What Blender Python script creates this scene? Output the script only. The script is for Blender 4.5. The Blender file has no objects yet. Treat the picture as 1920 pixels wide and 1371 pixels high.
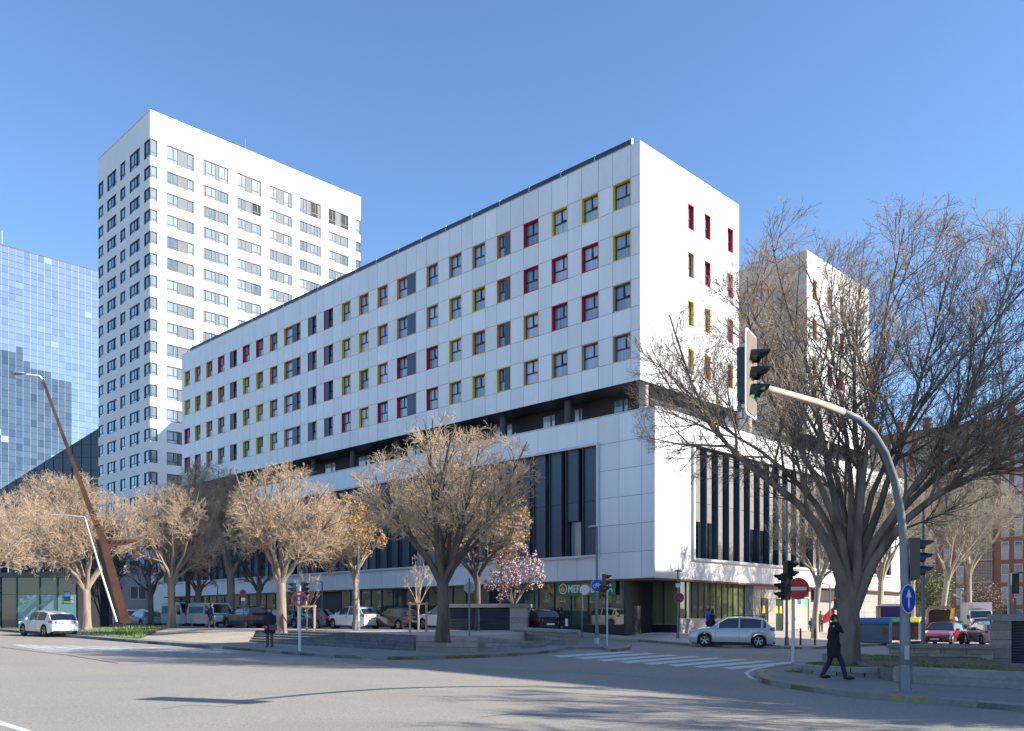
import bpy, bmesh, math, random
import numpy as np
from mathutils import Vector, Matrix
random.seed(7); RNG = np.random.default_rng(7)
SC = bpy.context.scene
COL = SC.collection
# ------------------------------------------------ camera, sky, sun, exposure
FPX, CX, HY, EYE = 1643.0, 960.0, 1160.0, 1.8
cam_d = bpy.data.cameras.new('camera'); cam = bpy.data.objects.new('camera', cam_d); COL.objects.link(cam)
cam.location = (0, 0, EYE); cam.rotation_euler = (math.radians(90), 0, 0)
cam_d.sensor_width = 36; cam_d.lens = 36 * FPX / 1920; cam_d.shift_y = (HY - 685.5) / 1920
cam_d.clip_end = 6000; SC.camera = cam
SUN_EL = math.radians(29); SUN_AZ = math.radians(103)      # azimuth clockwise from +Y
w = bpy.data.worlds.new('World'); SC.world = w; w.use_nodes = True
nt = w.node_tree; sky = nt.nodes.new('ShaderNodeTexSky'); sky.sky_type = 'NISHITA'
sky.sun_disc = False; sky.sun_elevation = SUN_EL; sky.sun_rotation = SUN_AZ
sky.air_density = 1.0; sky.dust_density = 0.2; sky.ozone_density = 5.6
nt.links.new(sky.outputs[0], nt.nodes['Background'].inputs[0]); nt.nodes['Background'].inputs[1].default_value = 0.128
sun_d = bpy.data.lights.new('sun', 'SUN'); sun_d.energy = 4.7; sun_d.angle = math.radians(0.53); sun_d.color = (1, .93, .83)
sun = bpy.data.objects.new('sun', sun_d); COL.objects.link(sun)
sdir = Vector((math.sin(SUN_AZ) * math.cos(SUN_EL), math.cos(SUN_AZ) * math.cos(SUN_EL), math.sin(SUN_EL)))
sun.rotation_euler = sdir.to_track_quat('Z', 'Y').to_euler()
sun.location = sdir * 200
SC.view_settings.view_transform = 'Standard'; SC.view_settings.look = 'None'
SC.view_settings.exposure = 1.03; SC.view_settings.gamma = 1; SC.view_settings.use_curve_mapping = False
SC.render.engine = 'CYCLES'
SC.cycles.max_bounces = 6; SC.cycles.diffuse_bounces = 3; SC.cycles.glossy_bounces = 3
SC.cycles.transparent_max_bounces = 6; SC.cycles.use_denoising = True

# ------------------------------------------------ street grid: U runs left-back, V runs right-back
U = Vector((-.7139, .7002, 0)).normalized(); V = Vector((.7002, .7139, 0)).normalized()
ROT = math.atan2(V.y, V.x)
def su(x, y): return U.x * x + U.y * y
def sv(x, y): return V.x * x + V.y * y
def zr(x, y):                                   # the streets climb gently along U
    s = max(-80, min(110, su(x, y))); return .018 * (s - 8)
def gp(px, py, off=0.0):
    a = (px - CX) / FPX; b = (py - HY) / FPX; k = U.x * a + U.y
    Y = (EYE + .144 - off) / (b + .018 * k); return Vector((a * Y, Y, EYE - b * Y))
def pz(px, py, z):
    Y = (EYE - z) * FPX / (py - HY); return Vector(((px - CX) / FPX * Y, Y, z))
def at(px, py, Y): return Vector(((px - CX) / FPX * Y, Y, EYE - (py - HY) * Y / FPX))
def xat(px, Y): return (px - CX) / FPX * Y

# ------------------------------------------------ materials
MATS = {}
def mat(name, col=(.5, .5, .5), rough=.6, metal=0., noise=.12, scale=4., bump=0., rnd=0., spec=.5, coat=0.,
        emit=None, big=.0, bigscale=.3, col2=None, thr=.55, stretch=None, bscale=None):
    if name in MATS: return MATS[name]
    m = bpy.data.materials.new(name); m.use_nodes = True; MATS[name] = m
    n = m.node_tree; L = n.links.new; b = n.nodes['Principled BSDF']
    b.inputs['Roughness'].default_value = rough; b.inputs['Metallic'].default_value = metal
    b.inputs['Specular IOR Level'].default_value = spec; b.inputs['Coat Weight'].default_value = coat
    tc = n.nodes.new('ShaderNodeTexCoord'); src = tc.outputs['Object']
    if stretch:
        mp = n.nodes.new('ShaderNodeMapping'); mp.inputs['Scale'].default_value = stretch; L(src, mp.inputs[0]); src = mp.outputs[0]
    cur = None
    if col2:
        nz = n.nodes.new('ShaderNodeTexNoise'); nz.inputs['Scale'].default_value = bigscale; nz.inputs['Detail'].default_value = 8
        L(src, nz.inputs['Vector']); rp = n.nodes.new('ShaderNodeValToRGB')
        rp.color_ramp.elements[0].position = thr - .08; rp.color_ramp.elements[1].position = thr + .08
        rp.color_ramp.elements[0].color = (*col, 1); rp.color_ramp.elements[1].color = (*col2, 1)
        L(nz.outputs[0], rp.inputs[0]); cur = rp.outputs[0]
    def mul(sock, lo, hi, cur):
        mr = n.nodes.new('ShaderNodeMapRange'); mr.inputs[1].default_value = .25; mr.inputs[2].default_value = .75
        mr.inputs[3].default_value = lo; mr.inputs[4].default_value = hi; L(sock, mr.inputs[0])
        mx = n.nodes.new('ShaderNodeVectorMath'); mx.operation = 'SCALE'
        if cur is None: mx.inputs[0].default_value = col
        else: L(cur, mx.inputs[0])
        L(mr.outputs[0], mx.inputs['Scale']); return mx.outputs[0]
    if noise:
        nz = n.nodes.new('ShaderNodeTexNoise'); nz.inputs['Scale'].default_value = scale; nz.inputs['Detail'].default_value = 7
        nz.inputs['Roughness'].default_value = .65
        L(src, nz.inputs['Vector']); cur = mul(nz.outputs[0], 1 - noise, 1 + noise, cur)
        if bump:
            bp = n.nodes.new('ShaderNodeBump'); bp.inputs['Strength'].default_value = bump; bp.inputs['Distance'].default_value = .02
            if bscale:
                nb = n.nodes.new('ShaderNodeTexNoise'); nb.inputs['Scale'].default_value = bscale; nb.inputs['Detail'].default_value = 6
                L(src, nb.inputs['Vector']); L(nb.outputs[0], bp.inputs['Height'])
            else: L(nz.outputs[0], bp.inputs['Height'])
            L(bp.outputs[0], b.inputs['Normal'])
    if big:
        nz = n.nodes.new('ShaderNodeTexNoise'); nz.inputs['Scale'].default_value = bigscale; nz.inputs['Detail'].default_value = 4
        L(src, nz.inputs['Vector']); cur = mul(nz.outputs[0], 1 - big, 1 + big, cur)
    if rnd:
        oi = n.nodes.new('ShaderNodeObjectInfo'); mr = n.nodes.new('ShaderNodeMapRange')
        mr.inputs[3].default_value = 1 - rnd; mr.inputs[4].default_value = 1 + rnd; L(oi.outputs['Random'], mr.inputs[0])
        mx = n.nodes.new('ShaderNodeVectorMath'); mx.operation = 'SCALE'
        if cur is None: mx.inputs[0].default_value = col
        else: L(cur, mx.inputs[0])
        L(mr.outputs[0], mx.inputs['Scale']); cur = mx.outputs[0]
    if cur is None: b.inputs['Base Color'].default_value = (*col, 1)
    else: L(cur, b.inputs['Base Color'])
    if emit:
        b.inputs['Emission Color'].default_value = (*emit[:3], 1); b.inputs['Emission Strength'].default_value = emit[3]
    return m

# ------------------------------------------------ mesh builder
class MB:
    def __init__(s): s.v = []; s.f = []; s.m = []; s.cur = 0
    def add(s, vs, fs, m=None):
        o = len(s.v); s.v += [tuple(p) for p in vs]; s.f += [tuple(i + o for i in f) for f in fs]
        s.m += [s.cur if m is None else m] * len(fs); return s
    def box(s, x0, x1, y0, y1, z0, z1, m=None):
        vs = [(x, y, z) for x in (x0, x1) for y in (y0, y1) for z in (z0, z1)]
        return s.add(vs, [(0, 1, 3, 2), (4, 6, 7, 5), (0, 4, 5, 1), (2, 3, 7, 6), (0, 2, 6, 4), (1, 5, 7, 3)], m)
    def cbox(s, c, d, rz=0, m=None, bev=0):
        hx, hy, hz = d[0] / 2, d[1] / 2, d[2] / 2; cr, sr = math.cos(rz), math.sin(rz)
        vs = []
        for x in (-hx, hx):
            for y in (-hy, hy):
                for z in (-hz, hz): vs.append((c[0] + x * cr - y * sr, c[1] + x * sr + y * cr, c[2] + z))
        return s.add(vs, [(0, 1, 3, 2), (4, 6, 7, 5), (0, 4, 5, 1), (2, 3, 7, 6), (0, 2, 6, 4), (1, 5, 7, 3)], m)
    def quad(s, a, b, c, d, m=None): return s.add([a, b, c, d], [(0, 1, 2, 3)], m)
    def prism(s, pts, h, m=None, axis='z'):
        """closed outline pts (2D), extruded from h[0] to h[1]; axis x: pts=(y,z), y: pts=(x,z), z: pts=(x,y)"""
        n = len(pts)
        def P(p, k): return {'z': (p[0], p[1], k), 'y': (p[0], k, p[1]), 'x': (k, p[0], p[1])}[axis]
        vs = [P(p, h[0]) for p in pts] + [P(p, h[1]) for p in pts]
        fs = [tuple(range(n))[::-1], tuple(range(n, 2 * n))] + [(i, (i + 1) % n, (i + 1) % n + n, i + n) for i in range(n)]
        return s.add(vs, fs, m)
    def cyl(s, a, b, r0, r1=None, n=12, m=None, cap=True):
        r1 = r0 if r1 is None else r1; a = Vector(a); b = Vector(b); d = (b - a).normalized()
        e = d.cross(Vector((0, 0, 1)) if abs(d.z) < .9 else Vector((1, 0, 0))).normalized(); g = d.cross(e)
        vs = [a + (e * math.cos(t) + g * math.sin(t)) * r0 for t in [2 * math.pi * i / n for i in range(n)]]
        vs += [b + (e * math.cos(t) + g * math.sin(t)) * r1 for t in [2 * math.pi * i / n for i in range(n)]]
        fs = [(i, (i + 1) % n, (i + 1) % n + n, i + n) for i in range(n)]
        if cap: fs += [tuple(range(n))[::-1], tuple(range(n, 2 * n))]
        return s.add(vs, fs, m)
    def tube(s, pts, rs, n=10, m=None):
        pts = [Vector(p) for p in pts]; rs = rs if isinstance(rs, (list, tuple)) else [rs] * len(pts)
        vs = []; e = None
        for i, p in enumerate(pts):
            d = (pts[min(i + 1, len(pts) - 1)] - pts[max(i - 1, 0)]).normalized()
            if e is None: e = d.cross(Vector((0, 0, 1)) if abs(d.z) < .9 else Vector((1, 0, 0))).normalized()
            e = (e - d * e.dot(d)).normalized(); g = d.cross(e)
            vs += [p + (e * math.cos(2 * math.pi * k / n) + g * math.sin(2 * math.pi * k / n)) * rs[i] for k in range(n)]
        fs = []
        for i in range(len(pts) - 1):
            for k in range(n): fs.append((i * n + k, i * n + (k + 1) % n, (i + 1) * n + (k + 1) % n, (i + 1) * n + k))
        fs += [tuple(range(n))[::-1], tuple(range((len(pts) - 1) * n, len(pts) * n))]
        return s.add(vs, fs, m)
    def lathe(s, prof, c=(0, 0, 0), n=20, m=None, axis='z'):
        vs = []; k = len(prof)
        for i in range(n):
            t = 2 * math.pi * i / n
            for r, z in prof:
                p = (r * math.cos(t), r * math.sin(t), z)
                if axis == 'y': p = (p[0], p[2], p[1])
                if axis == 'x': p = (p[2], p[0], p[1])
                vs.append((p[0] + c[0], p[1] + c[1], p[2] + c[2]))
        fs = [(i * k + j, ((i + 1) % n) * k + j, ((i + 1) % n) * k + j + 1, i * k + j + 1) for i in range(n) for j in range(k - 1)]
        return s.add(vs, fs, m)
    def ball(s, c, r, n=10, m=None):
        k = max(5, n // 2 + 1); prof = [(math.sin(math.pi * j / (k - 1)), -math.cos(math.pi * j / (k - 1))) for j in range(k)]
        r = (r, r, r) if not hasattr(r, '__len__') else r
        vs = [(c[0] + p * math.cos(2 * math.pi * i / n) * r[0], c[1] + p * math.sin(2 * math.pi * i / n) * r[1], c[2] + q * r[2]) for i in range(n) for p, q in prof]
        fs = [(i * k + j, ((i + 1) % n) * k + j, ((i + 1) % n) * k + j + 1, i * k + j + 1) for i in range(n) for j in range(k - 1)]
        return s.add(vs, fs, m)
    def mesh(s, name, mats, smooth=False):
        me = bpy.data.meshes.new(name); me.from_pydata(s.v, [], s.f)
        for m in mats: me.materials.append(m)
        if len(mats) > 1: me.polygons.foreach_set('material_index', s.m)
        if smooth: me.polygons.foreach_set('use_smooth', [True] * len(me.polygons))
        bm = bmesh.new(); bm.from_mesh(me); bmesh.ops.recalc_face_normals(bm, faces=bm.faces); bm.to_mesh(me); bm.free()
        me.update(); return me
    def build(s, name, mats, parent=None, smooth=False, loc=None, rot=None):
        if not isinstance(mats, (list, tuple)): mats = [mats]
        return link(name, s.mesh(name, mats, smooth), parent, loc, rot)
def smooth_by_angle(o, deg=35):
    me = o.data; me.polygons.foreach_set('use_smooth', [True] * len(me.polygons))
    bm = bmesh.new(); bm.from_mesh(me)
    for e in bm.edges:
        if len(e.link_faces) != 2 or e.calc_face_angle(0) > math.radians(deg): e.smooth = False
    bm.to_mesh(me); bm.free(); return o
def link(name, me, parent=None, loc=None, rot=None):
    o = bpy.data.objects.new(name, me); COL.objects.link(o)
    if parent is not None: o.parent = parent
    if loc is not None: o.location = loc
    if rot is not None: o.rotation_euler = (0, 0, rot) if not hasattr(rot, '__len__') else rot
    return o
def tag(o, label=None, cat=None, group=None, kind=None):
    if label: o['label'] = label
    if cat: o['category'] = cat
    if group: o['group'] = group
    if kind: o['kind'] = kind
    return o
def thing(name, label, cat, loc=(0, 0, 0), rz=0, group=None):
    o = bpy.data.objects.new(name, None); COL.objects.link(o); o.empty_display_size = .3
    o.location = loc; o.rotation_euler = (0, 0, rz); return tag(o, label, cat, group)
def copy_tree(o, parent=None):
    c = o.copy(); COL.objects.link(c); c.parent = parent
    for ch in list(o.children): copy_tree(ch, c)
    return c
# ================================================ GROUND
M_ASPH = mat('asphalt', (.315, .282, .236), .92, noise=.42, scale=26, bump=.7, big=.20, bigscale=.16, bscale=60, col2=(.25, .232, .205), thr=.58)
M_ASPH2 = mat('asphalt_service', (.22, .215, .21), .9, noise=.15, scale=10, bump=.2)
M_SIDE = mat('paving', (.24, .225, .21), .85, noise=.15, scale=6, bump=.15, big=.12, bigscale=.5)
M_PINK = mat('pink_paving', (.46, .385, .335), .85, noise=.12, scale=6, big=.1)
M_REDP = mat('red_paving', (.27, .17, .145), .85, noise=.15, scale=6, big=.1)
M_KERB = mat('kerb_stone', (.26, .255, .245), .8, noise=.22, scale=7, bump=.3, rnd=.15)
M_KERBY = mat('kerb_yellow', (.24, .235, .22), .8, noise=.25, scale=7, bump=.3, rnd=.12, col2=(.34, .26, .07), bigscale=5, thr=.50)
M_SAND = mat('sand', (.40, .335, .26), .95, noise=.22, scale=5, bump=.4, big=.15, bigscale=.8)
M_PAINT = mat('road_paint', (.60, .60, .58), .7, noise=.2, scale=9, col2=(.42, .42, .41), bigscale=3.5, thr=.60)
M_STONE = mat('granite_block', (.27, .255, .235), .8, noise=.22, scale=8, bump=.35, rnd=.22, big=.12, bigscale=1.2)
M_STONED = mat('step_stone', (.13, .135, .14), .8, noise=.28, scale=5, bump=.35, rnd=.2, big=.2, bigscale=.9)
M_STONEP = mat('pink_granite', (.33, .28, .245), .8, noise=.2, scale=8, bump=.35, rnd=.15)
M_SOIL = mat('soil', (.13, .10, .07), .95, noise=.3, scale=8, bump=.4)
def uvw(s, v, z=0): return Vector((U.x * s + V.x * v, U.y * s + V.y * v, z))

mb = MB()
ss = [-2500, -80, 110, 2500]; vs_ = [-2500, 2500]
for i in range(3):
    def q(s, v): return (*uvw(s, v)[:2], .018 * (max(-80, min(110, s)) - 8) - .03)
    mb.quad(q(ss[i], -2500), q(ss[i + 1], -2500), q(ss[i + 1], 2500), q(ss[i], 2500))
tag(mb.build('ground', M_ASPH2), kind='structure')
mb = MB()
def q(s, v): return (*uvw(s, v)[:2], .018 * (s - 8))
for i in range(-20, 30):
    for j in range(-16, 36):
        s0, v0 = i * 4, j * 4
        if s0 > 105 or s0 < -78: continue
        mb.quad(q(s0, v0), q(s0 + 4, v0), q(s0 + 4, v0 + 4), q(s0, v0 + 4))
ro = mb.build('road', M_ASPH); tag(ro, kind='structure')

def slab(name, pts, mt, off=.13, zf=None, thick=.4, parent=None, kind='structure'):
    """raised sheet over a world outline; zf(x,y) gives the top, default = street level + off"""
    zf = zf or (lambda x, y: zr(x, y) + off)
    bm = bmesh.new(); top = [bm.verts.new((p[0], p[1], zf(p[0], p[1]))) for p in pts]
    bot = [bm.verts.new((p[0], p[1], zf(p[0], p[1]) - thick)) for p in pts]
    f = bm.faces.new(top); n = len(pts)
    for i in range(n): bm.faces.new((top[i], bot[i], bot[(i + 1) % n], top[(i + 1) % n]))
    bmesh.ops.triangulate(bm, faces=[f]); bmesh.ops.recalc_face_normals(bm, faces=bm.faces)
    me = bpy.data.meshes.new(name); bm.to_mesh(me); bm.free(); me.materials.append(mt)
    o = link(name, me, parent)
    if kind: o['kind'] = kind
    return o
def kerbs(pts, parent, off=.145, ln=1.0, wd=.2, yellow=lambda p: False, h=.3):
    """kerb stones laid one by one along a polyline (world xy)"""
    seg = [Vector((p[0], p[1], 0)) for p in pts]; acc = [0]
    for a, b in zip(seg, seg[1:]): acc.append(acc[-1] + (b - a).length)
    n = int(acc[-1] / ln)
    def pt(d):
        d = min(d, acc[-1] - 1e-6); i = max(j for j in range(len(acc)) if acc[j] <= d); i = min(i, len(seg) - 2)
        return seg[i].lerp(seg[i + 1], (d - acc[i]) / (acc[i + 1] - acc[i]))
    for k in range(n):
        a, b = pt(k * ln + .012), pt((k + 1) * ln - .012); dr = (b - a).normalized(); nn = Vector((-dr.y, dr.x, 0)) * wd
        bv = .03; m = MB(); P = []
        for p in (a, b):
            z = zr(p.x, p.y) + off + random.uniform(-.004, .004)
            for w_, zz in ((0, z - h), (0, z - bv), (.15, z), (1, z), (1, z - h)):
                q_ = p + nn * w_; P.append((q_.x, q_.y, zz))
        m.add(P, [(0, 1, 6, 5), (1, 2, 7, 6), (2, 3, 8, 7), (3, 4, 9, 8), (0, 4, 3, 2, 1), (5, 6, 7, 8, 9)])
        m.build('kerb_stone', M_KERBY if yellow((a + b) / 2) else M_KERB, parent)
def pxof(p): return CX + FPX * p[0] / p[1]

# --- left pavement with its long kerb
KPX = [(-420, 1160), (-150, 1172), (0, 1179.5), (138, 1191), (261, 1200.5), (411, 1211), (523, 1219.5), (624, 1226.5), (716, 1230), (830, 1229), (920, 1226), (985, 1222.5), (1045, 1217.5)]
KL = [gp(x, y, .14) for x, y in KPX]
KL2 = [gp(x, y, .14) for x, y in [(1145, 1217), (1168, 1215.5), (1181, 1212), (1184, 1208), (1178, 1204), (1150, 1200)]]
back = [uvw(31.5 + 3, 44.7 - 7), uvw(31.5 + 60, 44.7 - 7), uvw(31.5 + 75, 10)]
# pavement stays at street height up to the steps
pv = slab('pavement', [*KL, gp(1060, 1216, .05), gp(1130, 1216, .05), *KL2, gp(1110, 1190, .13), gp(1070, 1187, .13), gp(560, 1190, .13), gp(240, 1180, .13), gp(-420, 1150, .13)], M_SIDE, .132)
kerbs(KL, pv, ln=1.1, yellow=lambda p: 690 < pxof(p) < 1000)
kerbs(KL2, pv, ln=.7, yellow=lambda p: True)
# --- crossing in front of the shop: kerb and pavement of the building
BK = [gp(x, y, .14) for x, y in [(1000, 1186.5), (1100, 1191.5), (1184, 1198), (1240, 1202), (1292, 1206), (1370, 1209), (1450, 1211), (1516, 1213)]]
BKend = BK[-1] + V * 40
def zbuild(x, y):
    return zr(x, y) + .13
bm_ = [*BK, BKend, BKend + U * 14, uvw(60, 44.7 + 2), uvw(60, 44.7 - 3)]
mb = MB(); path = [BK[0] + U * 3, *BK]; svk = [sv(p.x, p.y) for p in path]
dist = [0, .5, 1, 2, 3, 4, 6, 10, 20, 35, 60]; rows = len(dist) - 1; g = []
for p in path:
    row = []
    for dd_ in dist:
        q_ = Vector((p.x, p.y, 0)) + V * dd_; fv = min(1, dd_ / 4.0); fs_ = max(0, min(1, (su(q_.x, q_.y) - 22) / 9)); row.append((q_.x, q_.y, zr(q_.x, q_.y) + .13 + .31 * fv * fs_))
    g.append(row)
for i in range(len(g) - 1):
    for j in range(rows): mb.quad(g[i][j], g[i + 1][j], g[i + 1][j + 1], g[i][j + 1])
for i in range(len(g) - 1): a_, b_ = g[i][0], g[i + 1][0]; mb.quad(a_, b_, (b_[0], b_[1], b_[2] - .4), (a_[0], a_[1], a_[2] - .4))
for j in range(rows): a_, b_ = g[-1][j], g[-1][j + 1]; mb.quad(a_, b_, (b_[0], b_[1], b_[2] - .4), (a_[0], a_[1], a_[2] - .4))
sw = mb.build('pavement', M_PINK); tag(sw, kind='structure')
kerbs([*BK, BKend], sw, ln=1.0)

# --- upper square with trees and parked cars (one terrace above the steps)
PZ = 1.10
def ztop(x, y): return PZ
S0 = pz(440, 1182.5, PZ); 
TL = [pz(-300, 1172, PZ), pz(200, 1178.5, PZ), pz(440, 1181.5, PZ), pz(636, 1184, PZ), pz(778, 1190.5, PZ), pz(895, 1191.6, PZ), pz(958, 1188, PZ), pz(1010, 1183.5, PZ)]
sq = slab('square', [*TL, uvw(36, 44.7 - 9.0), uvw(110, 44.7 - 9.0), uvw(125, 20)], M_PINK, zf=ztop, thick=1.2)
# service street beside the building
def zss(x, y): s = su(x, y); k0 = zr(x, y) + .01; f = max(0, min(1, (s - 31) / 10)); return k0 * (1 - f) + .98 * f
slab('service_street', [uvw(31, 44.7 - 9.0), uvw(31, 44.7 - 2.5), uvw(41, 44.7 - 2.5), uvw(41, 44.7 - 9.0)], M_ASPH2, zf=zss, thick=.6)
slab('service_street', [uvw(41, 44.7 - 9.0), uvw(41, 44.7 - 2.5), uvw(120, 44.7 - 2.5), uvw(120, 44.7 - 9.0)], M_ASPH2, zf=lambda x, y: .98, thick=1.5)
def zps(x, y): s = su(x, y); f = max(0, min(1, (s - 31) / 10)); return (zr(x, y) + .14) * (1 - f) + 1.08 * f
slab('pavement', [uvw(31.2, 44.7 - 2.5), uvw(31.2, 44.9), uvw(41, 44.9), uvw(41, 44.7 - 2.5)], M_PINK, zf=zps, thick=.6)
slab('pavement', [uvw(41, 44.7 - 2.5), uvw(41, 44.9), uvw(120, 44.9), uvw(120, 44.7 - 2.5)], M_PINK, zf=zps, thick=1.2)

# --- steps: block courses laid stone by stone
st = thing('stone_steps', 'long flight of dark stone steps between the pavement and the raised square', 'steps')
FB = [gp(470, 1203.5, .13), gp(560, 1209.5, .13), gp(778, 1221, .13)]
TP = [pz(470, 1182.3, PZ), pz(560, 1183, PZ), pz(778, 1190.5, PZ)]
NST = 5
for k in range(NST):
    f0, f1 = k / NST, (k + 1) / NST
    for seg in range(2):
        A0, B0 = FB[seg], FB[seg + 1]; A1, B1 = TP[seg], TP[seg + 1]
        a, b = A0.lerp(A1, f0), B0.lerp(B1, f0); a2, b2 = A0.lerp(A1, 1), B0.lerp(B1, 1)
        n = max(2, int((b - a).length / 1.15))
        for i in range(n):
            p0, p1 = a.lerp(b, (i + .012) / n), a.lerp(b, (i + .988) / n); q0, q1 = a2.lerp(b2, (i + .012) / n), a2.lerp(b2, (i + .988) / n)
            def zt(P0, P1): return P0.z + (P1.z - P0.z) / (1 - f0) * (1 / NST)
            r = random.uniform(-.008, .008)
            z0, z1 = zt(p0, q0) + r, zt(p1, q1) + r
            d0 = p0.lerp(q0, min(1, 1 / NST / (1 - f0) * 1.15)); d1 = p1.lerp(q1, min(1, 1 / NST / (1 - f0) * 1.15))
            m = MB(); V8 = [(p0.x, p0.y, p0.z - .25), (p1.x, p1.y, p1.z - .25), (p1.x, p1.y, z1), (p0.x, p0.y, z0),
                            (d0.x, d0.y, p0.z - .25), (d1.x, d1.y, p1.z - .25), (d1.x, d1.y, z1), (d0.x, d0.y, z0)]
            m.add(V8, [(0, 1, 2, 3), (4, 7, 6, 5), (3, 2, 6, 7), (0, 3, 7, 4), (1, 5, 6, 2), (0, 4, 5, 1)])
            m.build('stone', M_STONED, st)
# block walls
def block_wall(name, label, cat, A, B, zb0, zb1, ztopA, ztopB, thick, rows, ln, mt, group=None, cap=None, back=None):
    """wall of separate blocks from A to B (xy), front bottom zb*, top ztop*"""
    t = thing(name, label, cat, group=group); A = Vector((A[0], A[1], 0)); B = Vector((B[0], B[1], 0)); d = (B - A).normalized()
    nn = Vector((-d.y, d.x, 0)); 
    if nn.dot(A) < 0: nn = -nn
    nn *= thick; n = max(1, int((B - A).length / ln))
    for r in range(rows):
        offs = .5 if r % 2 else 0
        xs = [0] + [(i + offs) / n for i in range(1 if offs == 0 else 0, n + 1) if 0 < (i + offs) / n < 1] + [1]
        for x0, x1 in zip(xs, xs[1:]):
            e = .006 / (B - A).length; p0, p1 = A.lerp(B, x0 + e), A.lerp(B, x1 - e); j = random.uniform(0, .012)
            P = []
            for p, x in ((p0, x0), (p1, x1)):
                zb = zb0 + (zb1 - zb0) * x; ztp = ztopA + (ztopB - ztopA) * x
                lo = zb + (ztp - zb) * r / rows + .006 - (.3 if r == 0 else 0); hi = zb + (ztp - zb) * (r + 1) / rows - .006
                f = p + nn * j / thick; bk = p + nn
                P += [(f.x, f.y, lo), (f.x, f.y, hi), (bk.x, bk.y, hi), (bk.x, bk.y, lo)]
            m = MB(); m.add(P, [(0, 1, 2, 3), (4, 7, 6, 5), (0, 4, 5, 1), (1, 5, 6, 2), (2, 6, 7, 3), (3, 7, 4, 0)])
            m.build('stone', mt, t)
    if cap:
        m = MB(); c0 = A - d * .06 - nn * .12 / thick; c1 = B + d * .06 - nn * .12 / thick; w2 = nn * (1 + .24 / thick)
        V8 = []
        for p, z in ((c0, ztopA), (c1, ztopB)): V8 += [(p.x, p.y, z + .002), (p.x, p.y, z + cap), (p.x + w2.x, p.y + w2.y, z + cap), (p.x + w2.x, p.y + w2.y, z + .002)]
        m.add(V8, [(0, 1, 2, 3), (4, 7, 6, 5), (0, 4, 5, 1), (1, 5, 6, 2), (2, 6, 7, 3), (3, 7, 4, 0)]); m.build('coping', M_STONE, t)
    return t
a, b = gp(779, 1221, .13), gp(894, 1223, .13)
block_wall('retaining_wall', 'pinkish stone block wall below the tall bare tree at the end of the steps', 'wall', a, b, a.z - .05, b.z - .05, PZ, PZ, 2.4, 3, 1.3, M_STONEP)
a, b = gp(895, 1222, .13), gp(1024, 1213, .13)
block_wall('retaining_wall', 'grey stone block wall sloping down beside the dropped kerb', 'wall', a, b, a.z - .05, b.z - .05, a.z + .62, b.z + .22, 1.6, 3, 1.1, M_STONE)
a, b = gp(961, 1206, .13), gp(1059, 1210, .13)
block_wall('stone_bench', 'long stone bench wall with thick slab top near the zebra crossing', 'bench', a + Vector((0, .8, 0)), b, a.z, b.z, b.z + .72, b.z + .62, 1.0, 3, .8, M_STONEP, cap=.12)
# --- sand and grass verge on the left
M_GRASS = mat('grass_soil', (.075, .105, .03), .95, noise=.4, scale=3, big=.3, bigscale=.6)
M_BLADE = mat('grass_blade', (.13, .20, .035), .7, noise=.0, rnd=0, big=.35, bigscale=.5)
def bank(name, edge_lo, edge_hi, mt, kind='structure', n=10, jit=.04, side=None):
    m = MB(); K = len(edge_lo); rows = []
    for i in range(K):
        a, b = edge_lo[i], edge_hi[i]; row = []
        for j in range(n + 1):
            f = j / n; g_ = f * f * (3 - 2 * f) * .5 + f * .5; p = a.lerp(b, f); z = a.z + (b.z - a.z) * g_
            row.append((p.x, p.y, z + (random.uniform(-jit, jit) if 0 < j < n else 0)))
        rows.append(row)
    for i in range(K - 1):
        for j in range(n): m.quad(rows[i][j], rows[i + 1][j], rows[i + 1][j + 1], rows[i][j + 1])
    o = m.build(name, mt, smooth=True); tag(o, kind=kind); return o, rows
lo = [gp(x, y, .135) for x, y in [(-420, 1158), (-150, 1170.5), (0, 1178), (70, 1183.5), (138, 1189), (200, 1193.5), (262, 1198)]]
hi = [pz(x, y, 1.22) for x, y in [(-420, 1171), (-150, 1171.5), (0, 1172), (70, 1172.5), (138, 1173), (215, 1174), (312, 1176)]]
gr, grows = bank('grass_verge', lo, hi, M_GRASS, n=10, jit=.05)
bm = MB()
for i in range(len(grows) - 1):
    A0, A1, B0, B1 = Vector(grows[i][0]), Vector(grows[i][-1]), Vector(grows[i + 1][0]), Vector(grows[i + 1][-1])
    cnt = int((B0 - A0).length * 260) if i > 0 else 1500
    for _ in range(min(cnt, 6000)):
        f, g_ = random.random(), random.random(); j = min(9, int(g_ * 10)); gg = g_ * 10 - j
        r0, r1 = grows[i], grows[i + 1]
        p = (Vector(r0[j]).lerp(Vector(r0[j + 1]), gg)).lerp(Vector(r1[j]).lerp(Vector(r1[j + 1]), gg), f)
        if random.random() < .25 and math.sin(p.x * 1.7) + math.sin(p.y * 1.3) > .6: continue
        h = random.uniform(.06, .2); an = random.uniform(0, 6.28); w_ = .02; dx, dy = math.cos(an) * w_, math.sin(an) * w_
        bm.add([(p.x - dx, p.y - dy, p.z), (p.x + dx, p.y + dy, p.z), (p.x + random.uniform(-.07, .07), p.y + random.uniform(-.07, .07), p.z + h)], [(0, 1, 2)])
go = link('grass', None) if False else bm.build('grass', M_BLADE); tag(go, 'short green grass covering the sloping verge beside the road', 'grass', kind='stuff')
lo = [gp(x, y, .14) for x, y in [(258, 1198), (300, 1200), (345, 1203), (411, 1206), (470, 1203)]]
hi = [pz(x, y, 1.13) for x, y in [(300, 1178), (330, 1179.5), (360, 1180.5), (410, 1181.5), (480, 1182.5)]]
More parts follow.
